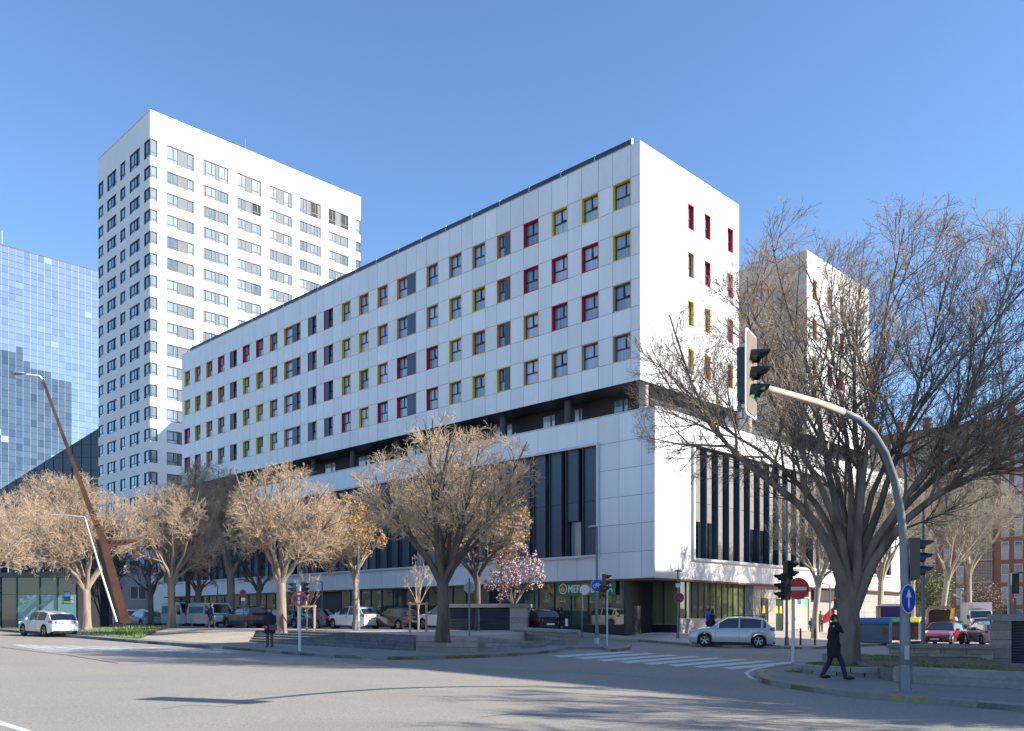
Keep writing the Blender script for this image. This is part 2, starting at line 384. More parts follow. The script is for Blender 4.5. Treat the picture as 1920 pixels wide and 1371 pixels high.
bank('sand_bank', lo, hi, M_SAND, n=8, jit=.015)
# --- painted markings
def stripe(pts, nm='zebra_stripe'):
    m = MB(); m.add([(p.x, p.y, p.z) for p in pts], [tuple(range(len(pts)))]); return m
M_WORN = mat('worn_paint', (.50, .50, .49), .8, noise=.2, scale=9, col2=(.30, .29, .27), bigscale=2.5, thr=.5)
def mark(quads, name, pm=None):
    for qd in quads:
        o = stripe([gp(x, y, .005) for x, y in qd]).build(name, pm or M_PAINT, None); tag(o, kind='structure')
for (xa, ya), (xb, yb) in [((1034, 1229.5), (1172, 1221.5)), ((1076, 1233), (1214, 1224.5)), ((1115, 1237), (1256, 1227.5)), ((1158, 1240.5), (1299, 1230)), ((1203, 1243.5), (1344, 1232.5)), ((1250, 1246.5), (1389, 1235.5)), ((1299, 1249.2), (1436, 1238.2)), ((1352, 1252), (1481, 1241))]:
    mark([[(xa, ya), (xb, yb), (xb + 16, yb + 1.6), (xa + 19, ya + 3.2)]], 'zebra_stripe')
mark([[(0, 1207), (95, 1207), (150, 1213), (0, 1211)][0:0] or [(20, 1209), (60, 1209), (140, 1221.5), (90, 1222)], [(62, 1209.5), (100, 1210), (200, 1221.5), (150, 1222)], [(105, 1210), (140, 1210.5), (265, 1222), (215, 1222)], [(150, 1211), (185, 1211.5), (330, 1223), (280, 1223)], [(200, 1212), (235, 1212.5), (395, 1224), (345, 1224)], [(250, 1213), (285, 1213.5), (450, 1225), (405, 1225)]], 'zebra_stripe', M_WORN)
mark([[(-60, 1336), (0, 1351), (62, 1371), (52, 1374), (-70, 1342)], [(400, 1216), (520, 1223.5), (700, 1235.5), (699, 1237), (519, 1225.5), (400, 1218.2)]], 'lane_line')
mark([[(1030, 1214.5), (1062, 1210), (1090, 1217), (1086, 1218)]][0:0], 'lane_line')
# --- wear of the carriageway: repair patches, joints, manhole covers
M_PATCH = mat('asphalt_patch', (.225, .215, .20), .92, noise=.25, scale=22, bump=.4, bscale=60)
M_TAR = mat('tar_joint', (.07, .07, .07), .8, noise=.2)
def joint(pts, wd, nm='road_crack'):
    m = MB(); P = [gp(x, y, .004) for x, y in pts]
    for a_, b_ in zip(P, P[1:]):
        d_ = (b_ - a_).normalized(); n_ = Vector((-d_.y, d_.x, 0)) * wd; m.quad(a_ - n_, b_ - n_, b_ + n_, a_ + n_)
    tag(m.build(nm, M_TAR), kind='structure')
joint([(-40, 1208), (60, 1221), (130, 1229), (222, 1244)], .05)
joint([(700, 1246), (830, 1252), (960, 1256), (1100, 1262), (1240, 1272)], .025)
joint([(900, 1345), (960, 1338), (1010, 1341), (1085, 1333), (1140, 1336)], .012); joint([(300, 1330), (352, 1322), (420, 1325), (470, 1317)], .012)
# --- right island
IK = [gp(x, y, .14) for x, y in [(1560, 1236), (1490, 1243), (1450, 1249), (1427, 1254), (1417, 1261), (1424, 1269), (1447, 1276), (1480, 1281), (1540, 1289.5), (1603, 1297), (1713, 1305), (1820, 1314), (1960, 1325), (2500, 1372)]]
isl = slab('pavement', [*IK, IK[-1] + V * 12 + Vector((14, 0, 0)), gp(2600, 1215, .13), gp(1700, 1222, .13)], M_SIDE, .132)
kerbs(IK[1:], isl, ln=.95, wd=.22, yellow=lambda p: pxof(p) < 1720)
# white gutter line round the nose
wl = [gp(x, y, .005) for x, y in [(1452, 1246), (1412, 1253), (1395, 1261), (1404, 1271), (1438, 1281), (1480, 1287), (1545, 1295)]]
wl2 = [gp(x, y, .005) for x, y in [(1452, 1248), (1418, 1255.5), (1403, 1262), (1412, 1271), (1442, 1279.5), (1481, 1285.5), (1545, 1293.5)]]
m = MB()
for i in range(len(wl) - 1): m.quad(wl[i], wl[i + 1], wl2[i + 1], wl2[i])
tag(m.build('lane_line', M_PAINT), kind='structure')
# manhole covers and drain on the island
m = MB(); c = gp(1497, 1258, .15); m.cyl((c.x, c.y, c.z - .02), (c.x, c.y, c.z), .42, n=24); tag(m.build('manhole_cover', mat('cast_iron', (.06, .06, .06), .6, .5, noise=.3, scale=20)), 'round dark iron drain cover set in the island pavement behind the white sign post', 'manhole cover')
# ledges on the island
a = gp(1712, 1281, .13); b = gp(1990, 1297, .13)
block_wall('stone_ledge', 'two course grey granite ledge holding the grass strip at the right', 'ledge', a, b, a.z, b.z, a.z + .19, b.z + .19, .5, 1, 2.3, M_STONE)
a2, b2 = a + Vector((-.3, .5, 0)), b + Vector((0, .5, 0))
block_wall('stone_ledge', 'upper row of grey granite blocks edging the grass strip at the right', 'ledge', a2, b2, a.z + .19, b.z + .19, a.z + .40, b.z + .40, .45, 1, 2.4, M_STONE)
ip = [a2 + Vector((0, .45, 0)), b2 + Vector((0, .45, 0)), b2 + Vector((3, 9, 0)), a2 + Vector((1.5, 9.5, 0))]
slab('planting_bed', ip, M_STONE, zf=lambda x, y: a.z + .35, thick=.5); slab('soil', ip, M_SOIL, zf=lambda x, y: a.z + .356, thick=.003)
bm = MB()
for _ in range(5000):
    f, g_ = random.random(), random.random() ** 1.5; p = ip[0].lerp(ip[1], f).lerp(ip[3].lerp(ip[2], f), g_)
    if math.sin(p.x * 2.1 + 1) + math.sin(p.y * 1.9) < .1: continue
    h = random.uniform(.03, .08); an = random.uniform(0, 6.28); dx, dy = math.cos(an) * .012, math.sin(an) * .012; z = a.z + .355
    bm.add([(p.x - dx, p.y - dy, z), (p.x + dx, p.y + dy, z), (p.x + random.uniform(-.05, .05), p.y + random.uniform(-.05, .05), z + h)], [(0, 1, 2)])
tag(bm.build('grass', M_BLADE), 'thin patchy grass growing in the bed behind the granite ledge', 'grass', kind='stuff')
# planter ring round the big tree
TB = pz(1591, 1243, .42)
ring = thing('tree_planter', 'low curved granite planter ring around the trunk of the largest bare tree', 'planter')
pc = Vector((xat(1593, 26.3), 26.3, 0)); zb = zr(pc.x, pc.y) + .10
for lay in range(2):
    for k in range(14):
        a0 = 2 * math.pi * (k + lay * .5) / 14 + .01; a1 = a0 + 2 * math.pi / 14 - .02; m = MB(); P = []
        for aa in (a0, (a0 + a1) / 2, a1):
            ro_, ri = 1.62 - (0 if lay else .04), 1.25
            for r in (ri, ro_):
                for z in (zb + lay * .14 - .1 * (lay == 0), zb + .135 + lay * .14): P.append((pc.x + math.cos(aa) * r * 1.0, pc.y + math.sin(aa) * r * 1.3, z))
        f = []
        for s in (0, 4): f += [(s, s + 4, s + 5, s + 1), (s + 2, s + 3, s + 7, s + 6), (s + 1, s + 5, s + 7, s + 3), (s, s + 2, s + 6, s + 4)]
        f += [(0, 1, 3, 2), (8, 10, 11, 9)]; m.add(P, f); m.build('stone', M_STONE, ring)
m = MB(); m.prism([(pc.x + math.cos(a_ * math.pi / 14) * 1.26, pc.y + math.sin(a_ * math.pi / 14) * 1.64) for a_ in range(28)], (zb, zb + .22)); m.build('soil', M_SOIL, ring)
bm = MB()
for _ in range(2600):
    an = random.uniform(0, 6.28); r = random.uniform(.3, 1.18); p = (pc.x + math.cos(an) * r, pc.y + math.sin(an) * r * 1.25); h = random.uniform(.03, .08)
    if random.random() < .5: continue
    bm.add([(p[0] - .012, p[1], zb + .215), (p[0] + .012, p[1], zb + .215), (p[0] + random.uniform(-.04, .04), p[1], zb + .215 + h)], [(0, 1, 2)])
bm.build('grass', M_BLADE, ring)['kind'] = 'stuff'
# back ledge bench and vent block on the right
a, b = gp(1668, 1246, .13), gp(1862, 1252, .13); zc = zr(a.x, a.y) + .13
block_wall('stone_bench', 'long low stone bench with overhanging slab behind the arched light pole', 'bench', a, b, zc, zc, zc + .58, zc + .58, .5, 3, .7, M_STONEP, cap=.12)
# ================================================ BUILDINGS
C0 = Vector((xat(1228, 54.0), 54.0, 0))           # podium corner
M_PAN = mat('white_panel', (.75, .75, .745), .42, noise=.05, scale=1.2, rnd=.06, spec=.5, stretch=(1, 1, .12), big=.025, bigscale=.5)
M_JOINT = mat('panel_joint', (.16, .17, .18), .8, noise=0)
M_WHITE = mat('white_render', (.74, .73, .71), .7, noise=.03, scale=1.2, bump=.03, big=.02, bigscale=.2)
M_BEIGE = mat('beige_render', (.42, .385, .335), .8, noise=.04, scale=1.5, big=.05, bigscale=.15)
M_DARKW = mat('dark_cladding', (.030, .033, .038), .5, noise=.15, scale=2)
M_BROWNW = mat('brown_cladding', (.022, .018, .018), .6, noise=.1, scale=2)
M_SOFF = mat('soffit', (.16, .07, .03), .6, noise=.2, scale=3)
M_FRAME = mat('dark_frame', (.018, .035, .055), .45, noise=0)
M_SHUT = mat('blue_grey_shutter', (.045, .085, .135), .5, noise=.06, scale=3, rnd=.2)
M_RAILM = mat('dark_rail', (.02, .035, .06), .5, noise=0)
M_STEEL = mat('galvanised_steel', (.33, .35, .37), .45, .55, noise=.18, scale=6)
M_CAPW = mat('coping_white', (.6, .6, .6), .5, noise=.05)
REV = {'Y': mat('reveal_yellow', (.80, .58, .03), .5, noise=.05), 'O': mat('reveal_orange', (.80, .33, .06), .5, noise=.05),
       'R': mat('reveal_crimson', (.55, .015, .05), .5, noise=.05), 'T': mat('reveal_tan', (.55, .36, .21), .5, noise=.05)}
def glass(name, dark, light, lo=.0, hi=.3, rough=.06, vary=.8, curtain=True, spec=.8, stripes=9., metal=0):
    """window glass as seen by day: reflective sheet over a dark room or a pale curtain, varying per window"""
    m = bpy.data.materials.new(name); m.use_nodes = True; n = m.node_tree; L = n.links.new; b = n.nodes['Principled BSDF']
    b.inputs['Roughness'].default_value = rough; b.inputs['Specular IOR Level'].default_value = spec; b.inputs['Metallic'].default_value = metal
    b.inputs['Coat Weight'].default_value = .6; b.inputs['Coat Roughness'].default_value = .02
    tc = n.nodes.new('ShaderNodeTexCoord'); oi = n.nodes.new('ShaderNodeObjectInfo')
    mp = n.nodes.new('ShaderNodeMapping'); mp.inputs['Scale'].default_value = (stripes, stripes, .15); L(tc.outputs['Object'], mp.inputs[0])
    ad = n.nodes.new('ShaderNodeVectorMath'); L(mp.outputs[0], ad.inputs[0]); 
    cb = n.nodes.new('ShaderNodeCombineXYZ'); mu = n.nodes.new('ShaderNodeMath'); mu.operation = 'MULTIPLY'; mu.inputs[1].default_value = 77
    L(oi.outputs['Random'], mu.inputs[0]); L(mu.outputs[0], cb.inputs[0]); L(mu.outputs[0], cb.inputs[1]); L(cb.outputs[0], ad.inputs[1])
    nz = n.nodes.new('ShaderNodeTexNoise'); nz.inputs['Scale'].default_value = .8; nz.inputs['Detail'].default_value = 3; L(ad.outputs[0], nz.inputs['Vector'])
    mr = n.nodes.new('ShaderNodeMapRange'); mr.inputs[1].default_value = .35; mr.inputs[2].default_value = .65; L(nz.outputs[0], mr.inputs[0])
    m2 = n.nodes.new('ShaderNodeMapRange'); m2.inputs[3].default_value = lo; m2.inputs[4].default_value = hi; L(oi.outputs['Random'], m2.inputs[0])
    m3 = n.nodes.new('ShaderNodeMath'); m3.operation = 'MULTIPLY_ADD'; m3.inputs[1].default_value = .35 * vary; L(mr.outputs[0], m3.inputs[0]); L(m2.outputs[0], m3.inputs[2])
    mx = n.nodes.new('ShaderNodeMix'); mx.data_type = 'RGBA'; mx.inputs[6].default_value = (*dark, 1); mx.inputs[7].default_value = (*light, 1)
    mx.clamp_factor = True; L(m3.outputs[0], mx.inputs[0]); L(mx.outputs[2], b.inputs['Base Color'])
    return m
G_HOTEL = glass('hotel_glass', (.05, .08, .14), (.50, .55, .64), .1, .8, spec=.9)
G_CURT = glass('curtained_glass', (.35, .38, .42), (.62, .64, .66), .2, .9)
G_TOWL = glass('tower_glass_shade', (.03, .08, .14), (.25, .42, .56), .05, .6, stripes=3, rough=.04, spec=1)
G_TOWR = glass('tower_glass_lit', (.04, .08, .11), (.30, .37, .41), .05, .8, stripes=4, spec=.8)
G_SHOP = glass('shop_glass', (.008, .020, .018), (.10, .14, .10), .0, .4, stripes=1.2, rough=.03, spec=1.0, vary=.9)
G_DARK = glass('dark_glass', (.008, .014, .024), (.03, .045, .06), .0, .5, stripes=.5, spec=.9)

def tP(px, yref=None, org=None):                    # along the lit side (V), from the podium corner or org
    o = org or C0; r = (px - CX) / FPX; return (r * o.y - o.x) / (V.x - r * V.y)
def sP(px, org=None):                                # along the shaded side (U)
    o = org or C0; r = (px - CX) / FPX; return (o.x - r * o.y) / (-U.x + r * U.y)
def zat(py, Y): return EYE - (py - HY) * Y / FPX
# local frame of a building: x = V (t), y = U (s)
def bl(name, label, org, cat='building', group=None): return thing(name, label, cat, (org.x, org.y, 0), ROT, group)
def wpt(face, h, off, z, d):                         # canonical facade point
    return (h, off + d, z) if face == 'R' else (off + d, h, z)
def wall_quads(mb, face, off, hs, zs, holes, m=0):
    hs = sorted(set(hs) | {a for h in holes for a in (h[0], h[1])}); zs = sorted(set(zs) | {a for h in holes for a in (h[2], h[3])})
    for a, b in zip(hs, hs[1:]):
        if b - a < 1e-5: continue
        run = None
        for c, d in zip(zs, zs[1:]):
            if d - c < 1e-5: continue
            hm, zm = (a + b) / 2, (c + d) / 2
            hole = any(h[0] < hm < h[1] and h[2] < zm < h[3] for h in holes)
            if hole:
                if run: q4(mb, face, off, a, b, run[0], run[1], m); run = None
            else: run = (run[0], d) if run else (c, d)
        if run: q4(mb, face, off, a, b, run[0], run[1], m)
def q4(mb, face, off, a, b, c, d, m=0, dd=0):
    mb.quad(wpt(face, a, off, c, dd), wpt(face, b, off, c, dd), wpt(face, b, off, d, dd), wpt(face, a, off, d, dd), m)
CACHE = {}
def put(name, key, fn, mats, parent, face, h0, h1, off, z, d=0):
    """a canonical piece (x right seen from outside, y inward, z up; origin bottom left) fixed on a facade"""
    if key not in CACHE:
        b = MB(); fn(b); CACHE[key] = b.mesh(name, mats)
    o = link(name, CACHE[key], parent)
    if parent is None or not parent.get('_win'):
        if face == 'R': o.location = (h0, off + d, z)
        else: o.location = (off + d, h1, z); o.rotation_euler = (0, 0, -math.pi / 2)
    return o
def hotel_window(parent, face, h0, h1, off, z0, z1, col, kind='', sh=None, dep=.34):
    w_, h_ = round(h1 - h0, 2), round(z1 - z0, 2); t = .05; key = ('rv', w_, h_, col, dep)
    def rev(b):
        b.box(0, t, 0, dep, 0, h_); b.box(w_ - t, w_, 0, dep, 0, h_); b.box(t, w_ - t, 0, dep, h_ - t, h_); b.box(t, w_ - t, 0, dep, 0, t)
    o = put('window', key, rev, [REV[col]], parent, face, h0, h1, off, z0, -.006); o['_win'] = 1
    gx0, gx1 = t, w_ - t
    sx = None
    if sh == 'L': sx = (t, w_ * .48)
    if sh == 'R': sx = (w_ * .52, w_ - t)
    if sh == 'M': sx = (w_ * .48, w_ * .76)
    if sh: 
        put('shutter', ('sh', w_, h_, sh), lambda b: b.box(sx[0], sx[1], .05, .10, t, h_ - t), [M_SHUT], o, face, 0, 0, 0, 0)
    mid = .57 if kind != 'b' else .5
    if sh == 'R': gx1 = w_ * .52
    vs_ = gx0 + (gx1 - gx0) * (.5 if not kind == 'v' else .62)
    def fr(b):
        y0, y1 = dep - .10, dep - .03; f = .055
        b.box(gx0, gx0 + f, y0, y1, t, h_ - t); b.box(gx1 - f, gx1, y0, y1, t, h_ - t)
        b.box(gx0 + f, gx1 - f, y0, y1, h_ - t - f, h_ - t); b.box(gx0 + f, gx1 - f, y0, y1, t, t + f)
        zm = h_ * .48; b.box(gx0 + f, gx1 - f, y0 - .02, y1 + .003, zm - .04, zm + .04)
        b.box(vs_ - .04, vs_ + .04, y0 - .022, y1 + .004, zm + .04, h_ - t - f)
    put('frame', ('fr', w_, h_, sh, kind), fr, [M_FRAME], o, face, 0, 0, 0, 0)
    put('pane', ('pn', w_, h_, sh, random.choice('ab')), lambda b: (b.box(gx0, gx1, dep - .06, dep - .05, t, h_ - t)), [G_HOTEL], o, face, 0, 0, 0, 0)
    if kind == 'o':                                  # tilted open sash
        def op(b):
            zm = h_ * .48; x0, x1 = vs_ + .02, gx1 - .03; y = dep - .12
            for (xa, xb, za, zb_) in ((x0, x1, zm + .03, zm + .09), (x0, x1, h_ - .15, h_ - .09), (x0, x0 + .06, zm + .09, h_ - .15), (x1 - .06, x1, zm + .09, h_ - .15)):
                ty = lambda z: y + (z - zm) * .28
                P = [(x, ty(z) - yy, z) for x in (xa, xb) for yy in (0, .05) for z in (za, zb_)]
                b.add(P, [(0, 1, 3, 2), (4, 6, 7, 5), (0, 4, 5, 1), (2, 3, 7, 6), (0, 2, 6, 4), (1, 5, 7, 3)])
        put('sash', ('op', w_, h_, sh), op, [M_FRAME], o, face, 0, 0, 0, 0)
    return o

# ---------------- the long white block with coloured windows over its podium
B = bl('student_residence', 'long white panelled block with red, yellow and orange window reveals standing on a glazed podium', C0)
SB = 1.115                                          # setback of the lit end wall of the upper block
OU = C0 + U * SB
ZT, ZS, ZP, ZB = 31.67, 16.75, 14.88, 4.33
zrow = [(29.62 - 3.235 * k, 27.90 - 3.235 * k) for k in range(4)]
wins = [(1148.8, 1183), (1090.4, 1122), (1034.4, 1064.2), (981.6, 1009.6), (931.4, 957.7), (885.3, 910.1), (841.8, 865.5), (799.5, 821.4), (744.1, 780.2), (707.6, 727.2), (672.7, 691.3), (640.4, 657.7), (607.3, 624.6), (577.1, 593.6), (532.5, 563.7), (505.7, 520.4), (480, 493.6), (455, 468.1), (431.1, 444.2), (408.5, 420.9), (386.7, 398.3), (365.2, 376.2), (345.8, 356.5)]
cols_ = ['YYTT', 'YRRT', 'YRRT', 'RROT', 'OOOY', 'TYOY', 'TYYY', 'TTRR', 'OTRR', 'OOOR', 'OYYY', 'YYYR', 'RRRT', 'ORTT', 'OOTT', 'OOOY', 'RYYY', 'RYYY', 'RRTT', 'ROTT', 'OOOT', 'OYYR', 'YYRR']
shut = {4: 'R', 8: 'R', 12: 'L', 13: 'L', 14: 'M', 18: 'L'}
opens = {(1, 0), (2, 0), (1, 1), (0, 2), (3, 2), (4, 2), (5, 2), (5, 1), (7, 2), (2, 3), (10, 2), (15, 3), (20, 3), (21, 2), (9, 9)}
sw_ = [(sP(b_) , sP(a_)) for a_, b_ in wins]
SEND = sP(341)
holes = []
for (a, b) in sw_:
    for (zt, zb_) in zrow: holes.append((a, b, zb_, zt))
mb = MB(); G = .03
wall_quads(mb, 'L', G, [SB, SEND], [ZS, ZT], holes, 0)
# end wall facing the side street with its own small windows
tU = lambda px: tP(px, org=OU)
t1 = tU(1385.5)
ends = [(tU(1289.6), tU(1301.5)), (tU(1321), tU(1332.7)), (tU(1363.8), tU(1374.7))]
ecol = ['RRR', 'TRR', 'YYR', 'YOO']
eh = [(a, b, zrow[r][1], zrow[r][0]) for r in range(4) for a, b in ends]
wall_quads(mb, 'R', SB, [0, t1], [ZS, ZT], eh, 1)
mb.quad((t1, SB, ZS), (t1, SEND, ZS), (t1, SEND, ZT), (t1, SB, ZT), 1); mb.quad((0, SEND, ZS), (t1, SEND, ZS), (t1, SEND, ZT), (0, SEND, ZT), 1)
mb.quad((0, SB, ZT - .25), (t1, SB, ZT - .25), (t1, SEND, ZT - .25), (0, SEND, ZT - .25), 1)
mb.quad((G, SB, ZS), (t1, SB, ZS), (t1, SEND, ZS), (G, SEND, ZS), 2)
mb.build('wall', [M_JOINT, M_WHITE, M_DARKW], B)
for r in range(4):
    for c, (a, b) in enumerate(ends): hotel_window(B, 'R', a, b, SB, zrow[r][1], zrow[r][0], ecol[r][c])
for c, (a, b) in enumerate(sw_):
    for r in range(4): hotel_window(B, 'L', a, b, G - .03, zrow[r][1], zrow[r][0], cols_[c][r], 'o' if (c, r) in opens else ('v' if c < 3 else ''), shut.get(c))
# cladding panels, each its own piece
panels = []
ed = [SB]
for a, b in sw_: ed += [a, b]
wide = {8, 14}
for c in wide: ed.append((sw_[c][0] + sw_[c][1]) / 2)
ed.append(SEND); ed = sorted(ed)
zs_ = [ZT]
for a, b in zrow: zs_ += [a, b]
zs_ += [ZS]
for a, b in zip(ed, ed[1:]):
    for z1, z0 in zip(zs_, zs_[1:]):
        hm, zm = (a + b) / 2, (z0 + z1) / 2
        if any(h[0] < hm < h[1] and h[2] < zm < h[3] for h in holes): continue
        panels.append((a, b, z0, z1))
PR = 69.5                                          # podium length along U
mod = 1.77
pz_ = [14.88, 13.1, 11.35, 9.57, 7.79, 6.02, 4.33]
OP0 = 4.5
ph = [0.0, 1.0, 2.77, OP0]
for a, b in zip(ph, ph[1:]):
    for z1, z0 in zip(pz_, pz_[1:]): panels.append((a, b, z0, z1))
k = OP0
while k < PR - .1:
    e = min(PR, k + mod); panels.append((k, e, 13.1, 14.88)); panels.append((k, e, 4.33, 5.97)); k = e
panels.sort(key=lambda p: (p[0] + p[1]) / 2)
g = .014
rest = MB()
big_ = panels[:296]
for (a, b, z0, z1) in big_:
    m = MB(); m.box(0, G - .002, a + g, b - g, z0 + g, z1 - g); m.build('panel', M_PAN, B)
for (a, b, z0, z1) in panels[296:]: rest.box(0, G - .002, a + g, b - g, z0 + g, z1 - g)
rest.build('far_panel', M_PAN, B)['kind'] = 'stuff'
# recessed terrace storey between podium and upper block
mb = MB(); RS = 2.3
twin = [(sP(1178, org=C0 + V * RS), 1148.6), (sP(1092, org=C0 + V * RS), 1075), (sP(1041, org=C0 + V * RS), 1016)]
tw = [(a, sP(b, org=C0 + V * RS)) for a, b in twin]
kk = tw[-1][1] + 3.0
while kk < SEND - 3: tw.append((kk, kk + 1.9)); kk += random.choice([4.2, 5.4, 7.0])
th = [(a, b, ZP - .2, ZS - .25) for a, b in tw]
wall_quads(mb, 'L', RS, [2.0, SEND], [ZP - .3, ZS], th, 0)
mb.quad((RS, 2.0, ZP - .3), (t1, 2.0, ZP - .3), (t1, 2.0, ZS), (RS, 2.0, ZS), 1)
mb.build('recessed_wall', [M_BROWNW, M_BROWNW], B)
for a, b in tw:
    w_ = b - a
    m = MB(); h_ = ZS - .25 - (ZP - .2)
    for x0, x1, z0, z1 in ((0, .07, 0, h_), (w_ - .07, w_, 0, h_), (.07, w_ - .07, h_ - .07, h_), (.07, w_ - .07, 0, .07), (.07, w_ - .07, h_ * .45, h_ * .45 + .09), (w_ * .62, w_ * .62 + .09, h_ * .45 + .09, h_ - .07)):
        m.box(x0, x1, .02, .1, z0, z1)
    fo = m.build('window', M_FRAME, B, loc=(RS, b, ZP - .2), rot=-math.pi / 2)
    m = MB(); m.box(0, w_, .07, .08, 0, h_); m.build('pane', G_CURT if random.random() < .7 else G_HOTEL, fo)
for s_ in (1.6, 7.9, 14.2, 20.5, 26.8, 33.1, 39.4, 45.7, 52.0):
    m = MB(); m.cyl((1.0, s_, ZP - .3), (1.0, s_, ZS), .27, n=16); m.build('column', mat('grey_column', (.05, .065, .085), .6, noise=.05) if s_ > 2 else M_BEIGE, B, smooth=False)
# podium shell
mb = MB()
op = [(OP0, PR - 2, 5.97, 13.1)]
wall_quads(mb, 'L', G, [0, PR], [ZB, ZP], op, 0)
TE = 40.5
opr = [(tP(1300), tP(1668), 5.75, 13.1)]
wall_quads(mb, 'R', 0, [0, TE], [ZB, ZP], opr, 1)
mb.box(TE - .02, TE, 0, 30, ZB, ZP, 1)
mb.quad((G, 0, ZP - .28), (TE, 0, ZP - .28), (TE, PR, ZP - .28), (G, PR, ZP - .28), 1)
mb.quad((G, PR, ZB), (TE, PR, ZB), (TE, PR, ZP), (G, PR, ZP), 1)
mb.build('podium_wall', [M_JOINT, M_WHITE], B)
mb = MB(); mb.box(G, TE, .001, PR, ZB - .12, ZB - .001); mb.build('soffit', M_SOFF, B)
mb = MB(); mb.box(-.03, .35, .0, PR, ZP + .001, ZP + .06); mb.box(.35, TE, -.03, .3, ZP + .001, ZP + .06); mb.build('coping', M_CAPW, B)
# louvre-like vertical blades of the podium openings
def blades(face, off, h0, h1, z0, z1, module, pw, depth, mpanel, mfin, seed, shorts):
    rnd = random.Random(seed); m = MB()
    q4(m, face, off, h0, h1, z0, z1, 0, depth + .45); 
    # lining
    for (a, b, c, d) in ((h0, h0, z0, z1), (h1, h1, z0, z1)):
        m.quad(wpt(face, a, off, c, 0), wpt(face, a, off, c, depth + .45), wpt(face, a, off, d, depth + .45), wpt(face, a, off, d, 0), 1)
    for zz in (z0, z1): m.quad(wpt(face, h0, off, zz, 0), wpt(face, h1, off, zz, 0), wpt(face, h1, off, zz, depth + .45), wpt(face, h0, off, zz, depth + .45), 1)
    m.build('glazing', [G_DARK, M_FRAME], B)
    # frame surround, proud of the wall
    m = MB(); f = .16; pr = -.18
    def bx(a, b, c, d, d0, d1):
        p, q_ = wpt(face, a, off, c, d0), wpt(face, b, off, d, d1)
        m.box(min(p[0], q_[0]), max(p[0], q_[0]), min(p[1], q_[1]), max(p[1], q_[1]), min(p[2], q_[2]), max(p[2], q_[2]))
    bx(h0 - f, h0, z0 - f, z1 + f, pr, .02); bx(h1, h1 + f, z0 - f, z1 + f, pr, .02)
    bx(h0, h1, z0 - f, z0, pr, .02); bx(h0, h1, z1, z1 + f, pr, .02)
    m.build('opening_frame', M_CAPW, B)
    k = h0 + .25; i = 0
    while k + pw < h1:
        short = i in shorts; zb_ = z0 + (z1 - z0) * (.33 if short else 0.0)
        mz = z0 + (z1 - z0) * .5
        for za, zb2 in ((zb_, max(mz, zb_ + .3) - .01), (max(mz, zb_ + .3) + .01, z1)):
            m = MB(); p, q_ = wpt(face, k, off, za, .1 + rnd.uniform(0, .015)), wpt(face, k + pw, off, zb2, .1 + depth * .5)
            m.box(min(p[0], q_[0]), max(p[0], q_[0]), min(p[1], q_[1]), max(p[1], q_[1]), za + .002, zb2 - .002); m.build('cladding_board', mpanel, B)
        m = MB(); hh = k - .09 if face == 'R' else k + pw + .02
        p, q_ = wpt(face, hh, off, z0, -.02), wpt(face, hh + .06, off, z1, .1 + depth * .6)
        m.box(min(p[0], q_[0]), max(p[0], q_[0]), min(p[1], q_[1]), max(p[1], q_[1]), z0 + .003, z1 - .003); m.build('fin', mfin, B)
        if short:
            m = MB(); a, b = k + .05, k + pw - .05
            p, q_ = wpt(face, a, off, z0, depth * .5 + .2), wpt(face, b, off, zb_, depth * .5 + .24)
            m.box(min(p[0], q_[0]), max(p[0], q_[0]), min(p[1], q_[1]), max(p[1], q_[1]), z0 + .002, zb_ - .002); m.build('pane', G_CURT if rnd.random() < .4 else G_HOTEL, B)
        k += module; i += 1
M_BOARD = mat('slate_board', (.055, .075, .10), .5, noise=.08, scale=2, rnd=.15)
M_BOARDR = mat('sunlit_board', (.20, .185, .165), .7, noise=.1, scale=3, rnd=.1)  # same boards as the left face, sunlight put into the lighter colour
M_FIN = mat('dark_fin', (.03, .055, .09), .5, noise=0)
blades('L', 0, OP0, PR - 2, 5.97, 13.1, 1.49, .95, .5, M_BOARD, M_FIN, 3, {1, 5, 6, 11, 12, 17, 21, 24, 28, 33, 36})
blades('R', 0, tP(1300), tP(1668), 5.75, 13.1, 1.41, .70, .5, M_BOARDR, M_FIN, 4, {0, 1, 5, 6, 11, 14, 15, 19})
# ground floor: shop glazing flush with the podium, then a recessed corner
def glaz(face, off, h0, h1, z0, z1, n, mg, base=None, fin=.07):
    mbb = MB()
    for i in range(n + 1):
        h = h0 + (h1 - h0) * i / n; p, q_ = wpt(face, h - fin / 2, off, z0, -.06), wpt(face, h + fin / 2, off, z1, .06)
        mbb.box(min(p[0], q_[0]), max(p[0], q_[0]), min(p[1], q_[1]), max(p[1], q_[1]), z0, z1)
    mbb.build('mullions', M_FRAME, B)['kind'] = 'stuff'
    for i in range(n):
        a, b = h0 + (h1 - h0) * i / n + fin / 2, h0 + (h1 - h0) * (i + 1) / n - fin / 2; m = MB()
        p, q_ = wpt(face, a, off, z0, 0), wpt(face, b, off, z1, .02)
        m.box(min(p[0], q_[0]), max(p[0], q_[0]), min(p[1], q_[1]), max(p[1], q_[1]), z0, z1); m.build('pane', mg, B)
    if base:
        m = MB(); p, q_ = wpt(face, h0, off, base, -.05), wpt(face, h1, off, z0, .1)
        m.box(min(p[0], q_[0]), max(p[0], q_[0]), min(p[1], q_[1]), max(p[1], q_[1]), base, z0 - .003); m.build('plinth', mat('dark_plinth', (.012, .014, .022), .4, noise=.1), B)
G_CORN = glass('corner_glass', (.02, .035, .025), (.22, .24, .10), .0, .5, stripes=1.8, rough=.03, spec=1.0, vary=1.2)
sC = 2.58; tC = tP(1283)
zb0 = .55; zg = 1.42
glaz('L', .35, sC, 34, zg, ZB - .13, 21, G_SHOP, zb0)
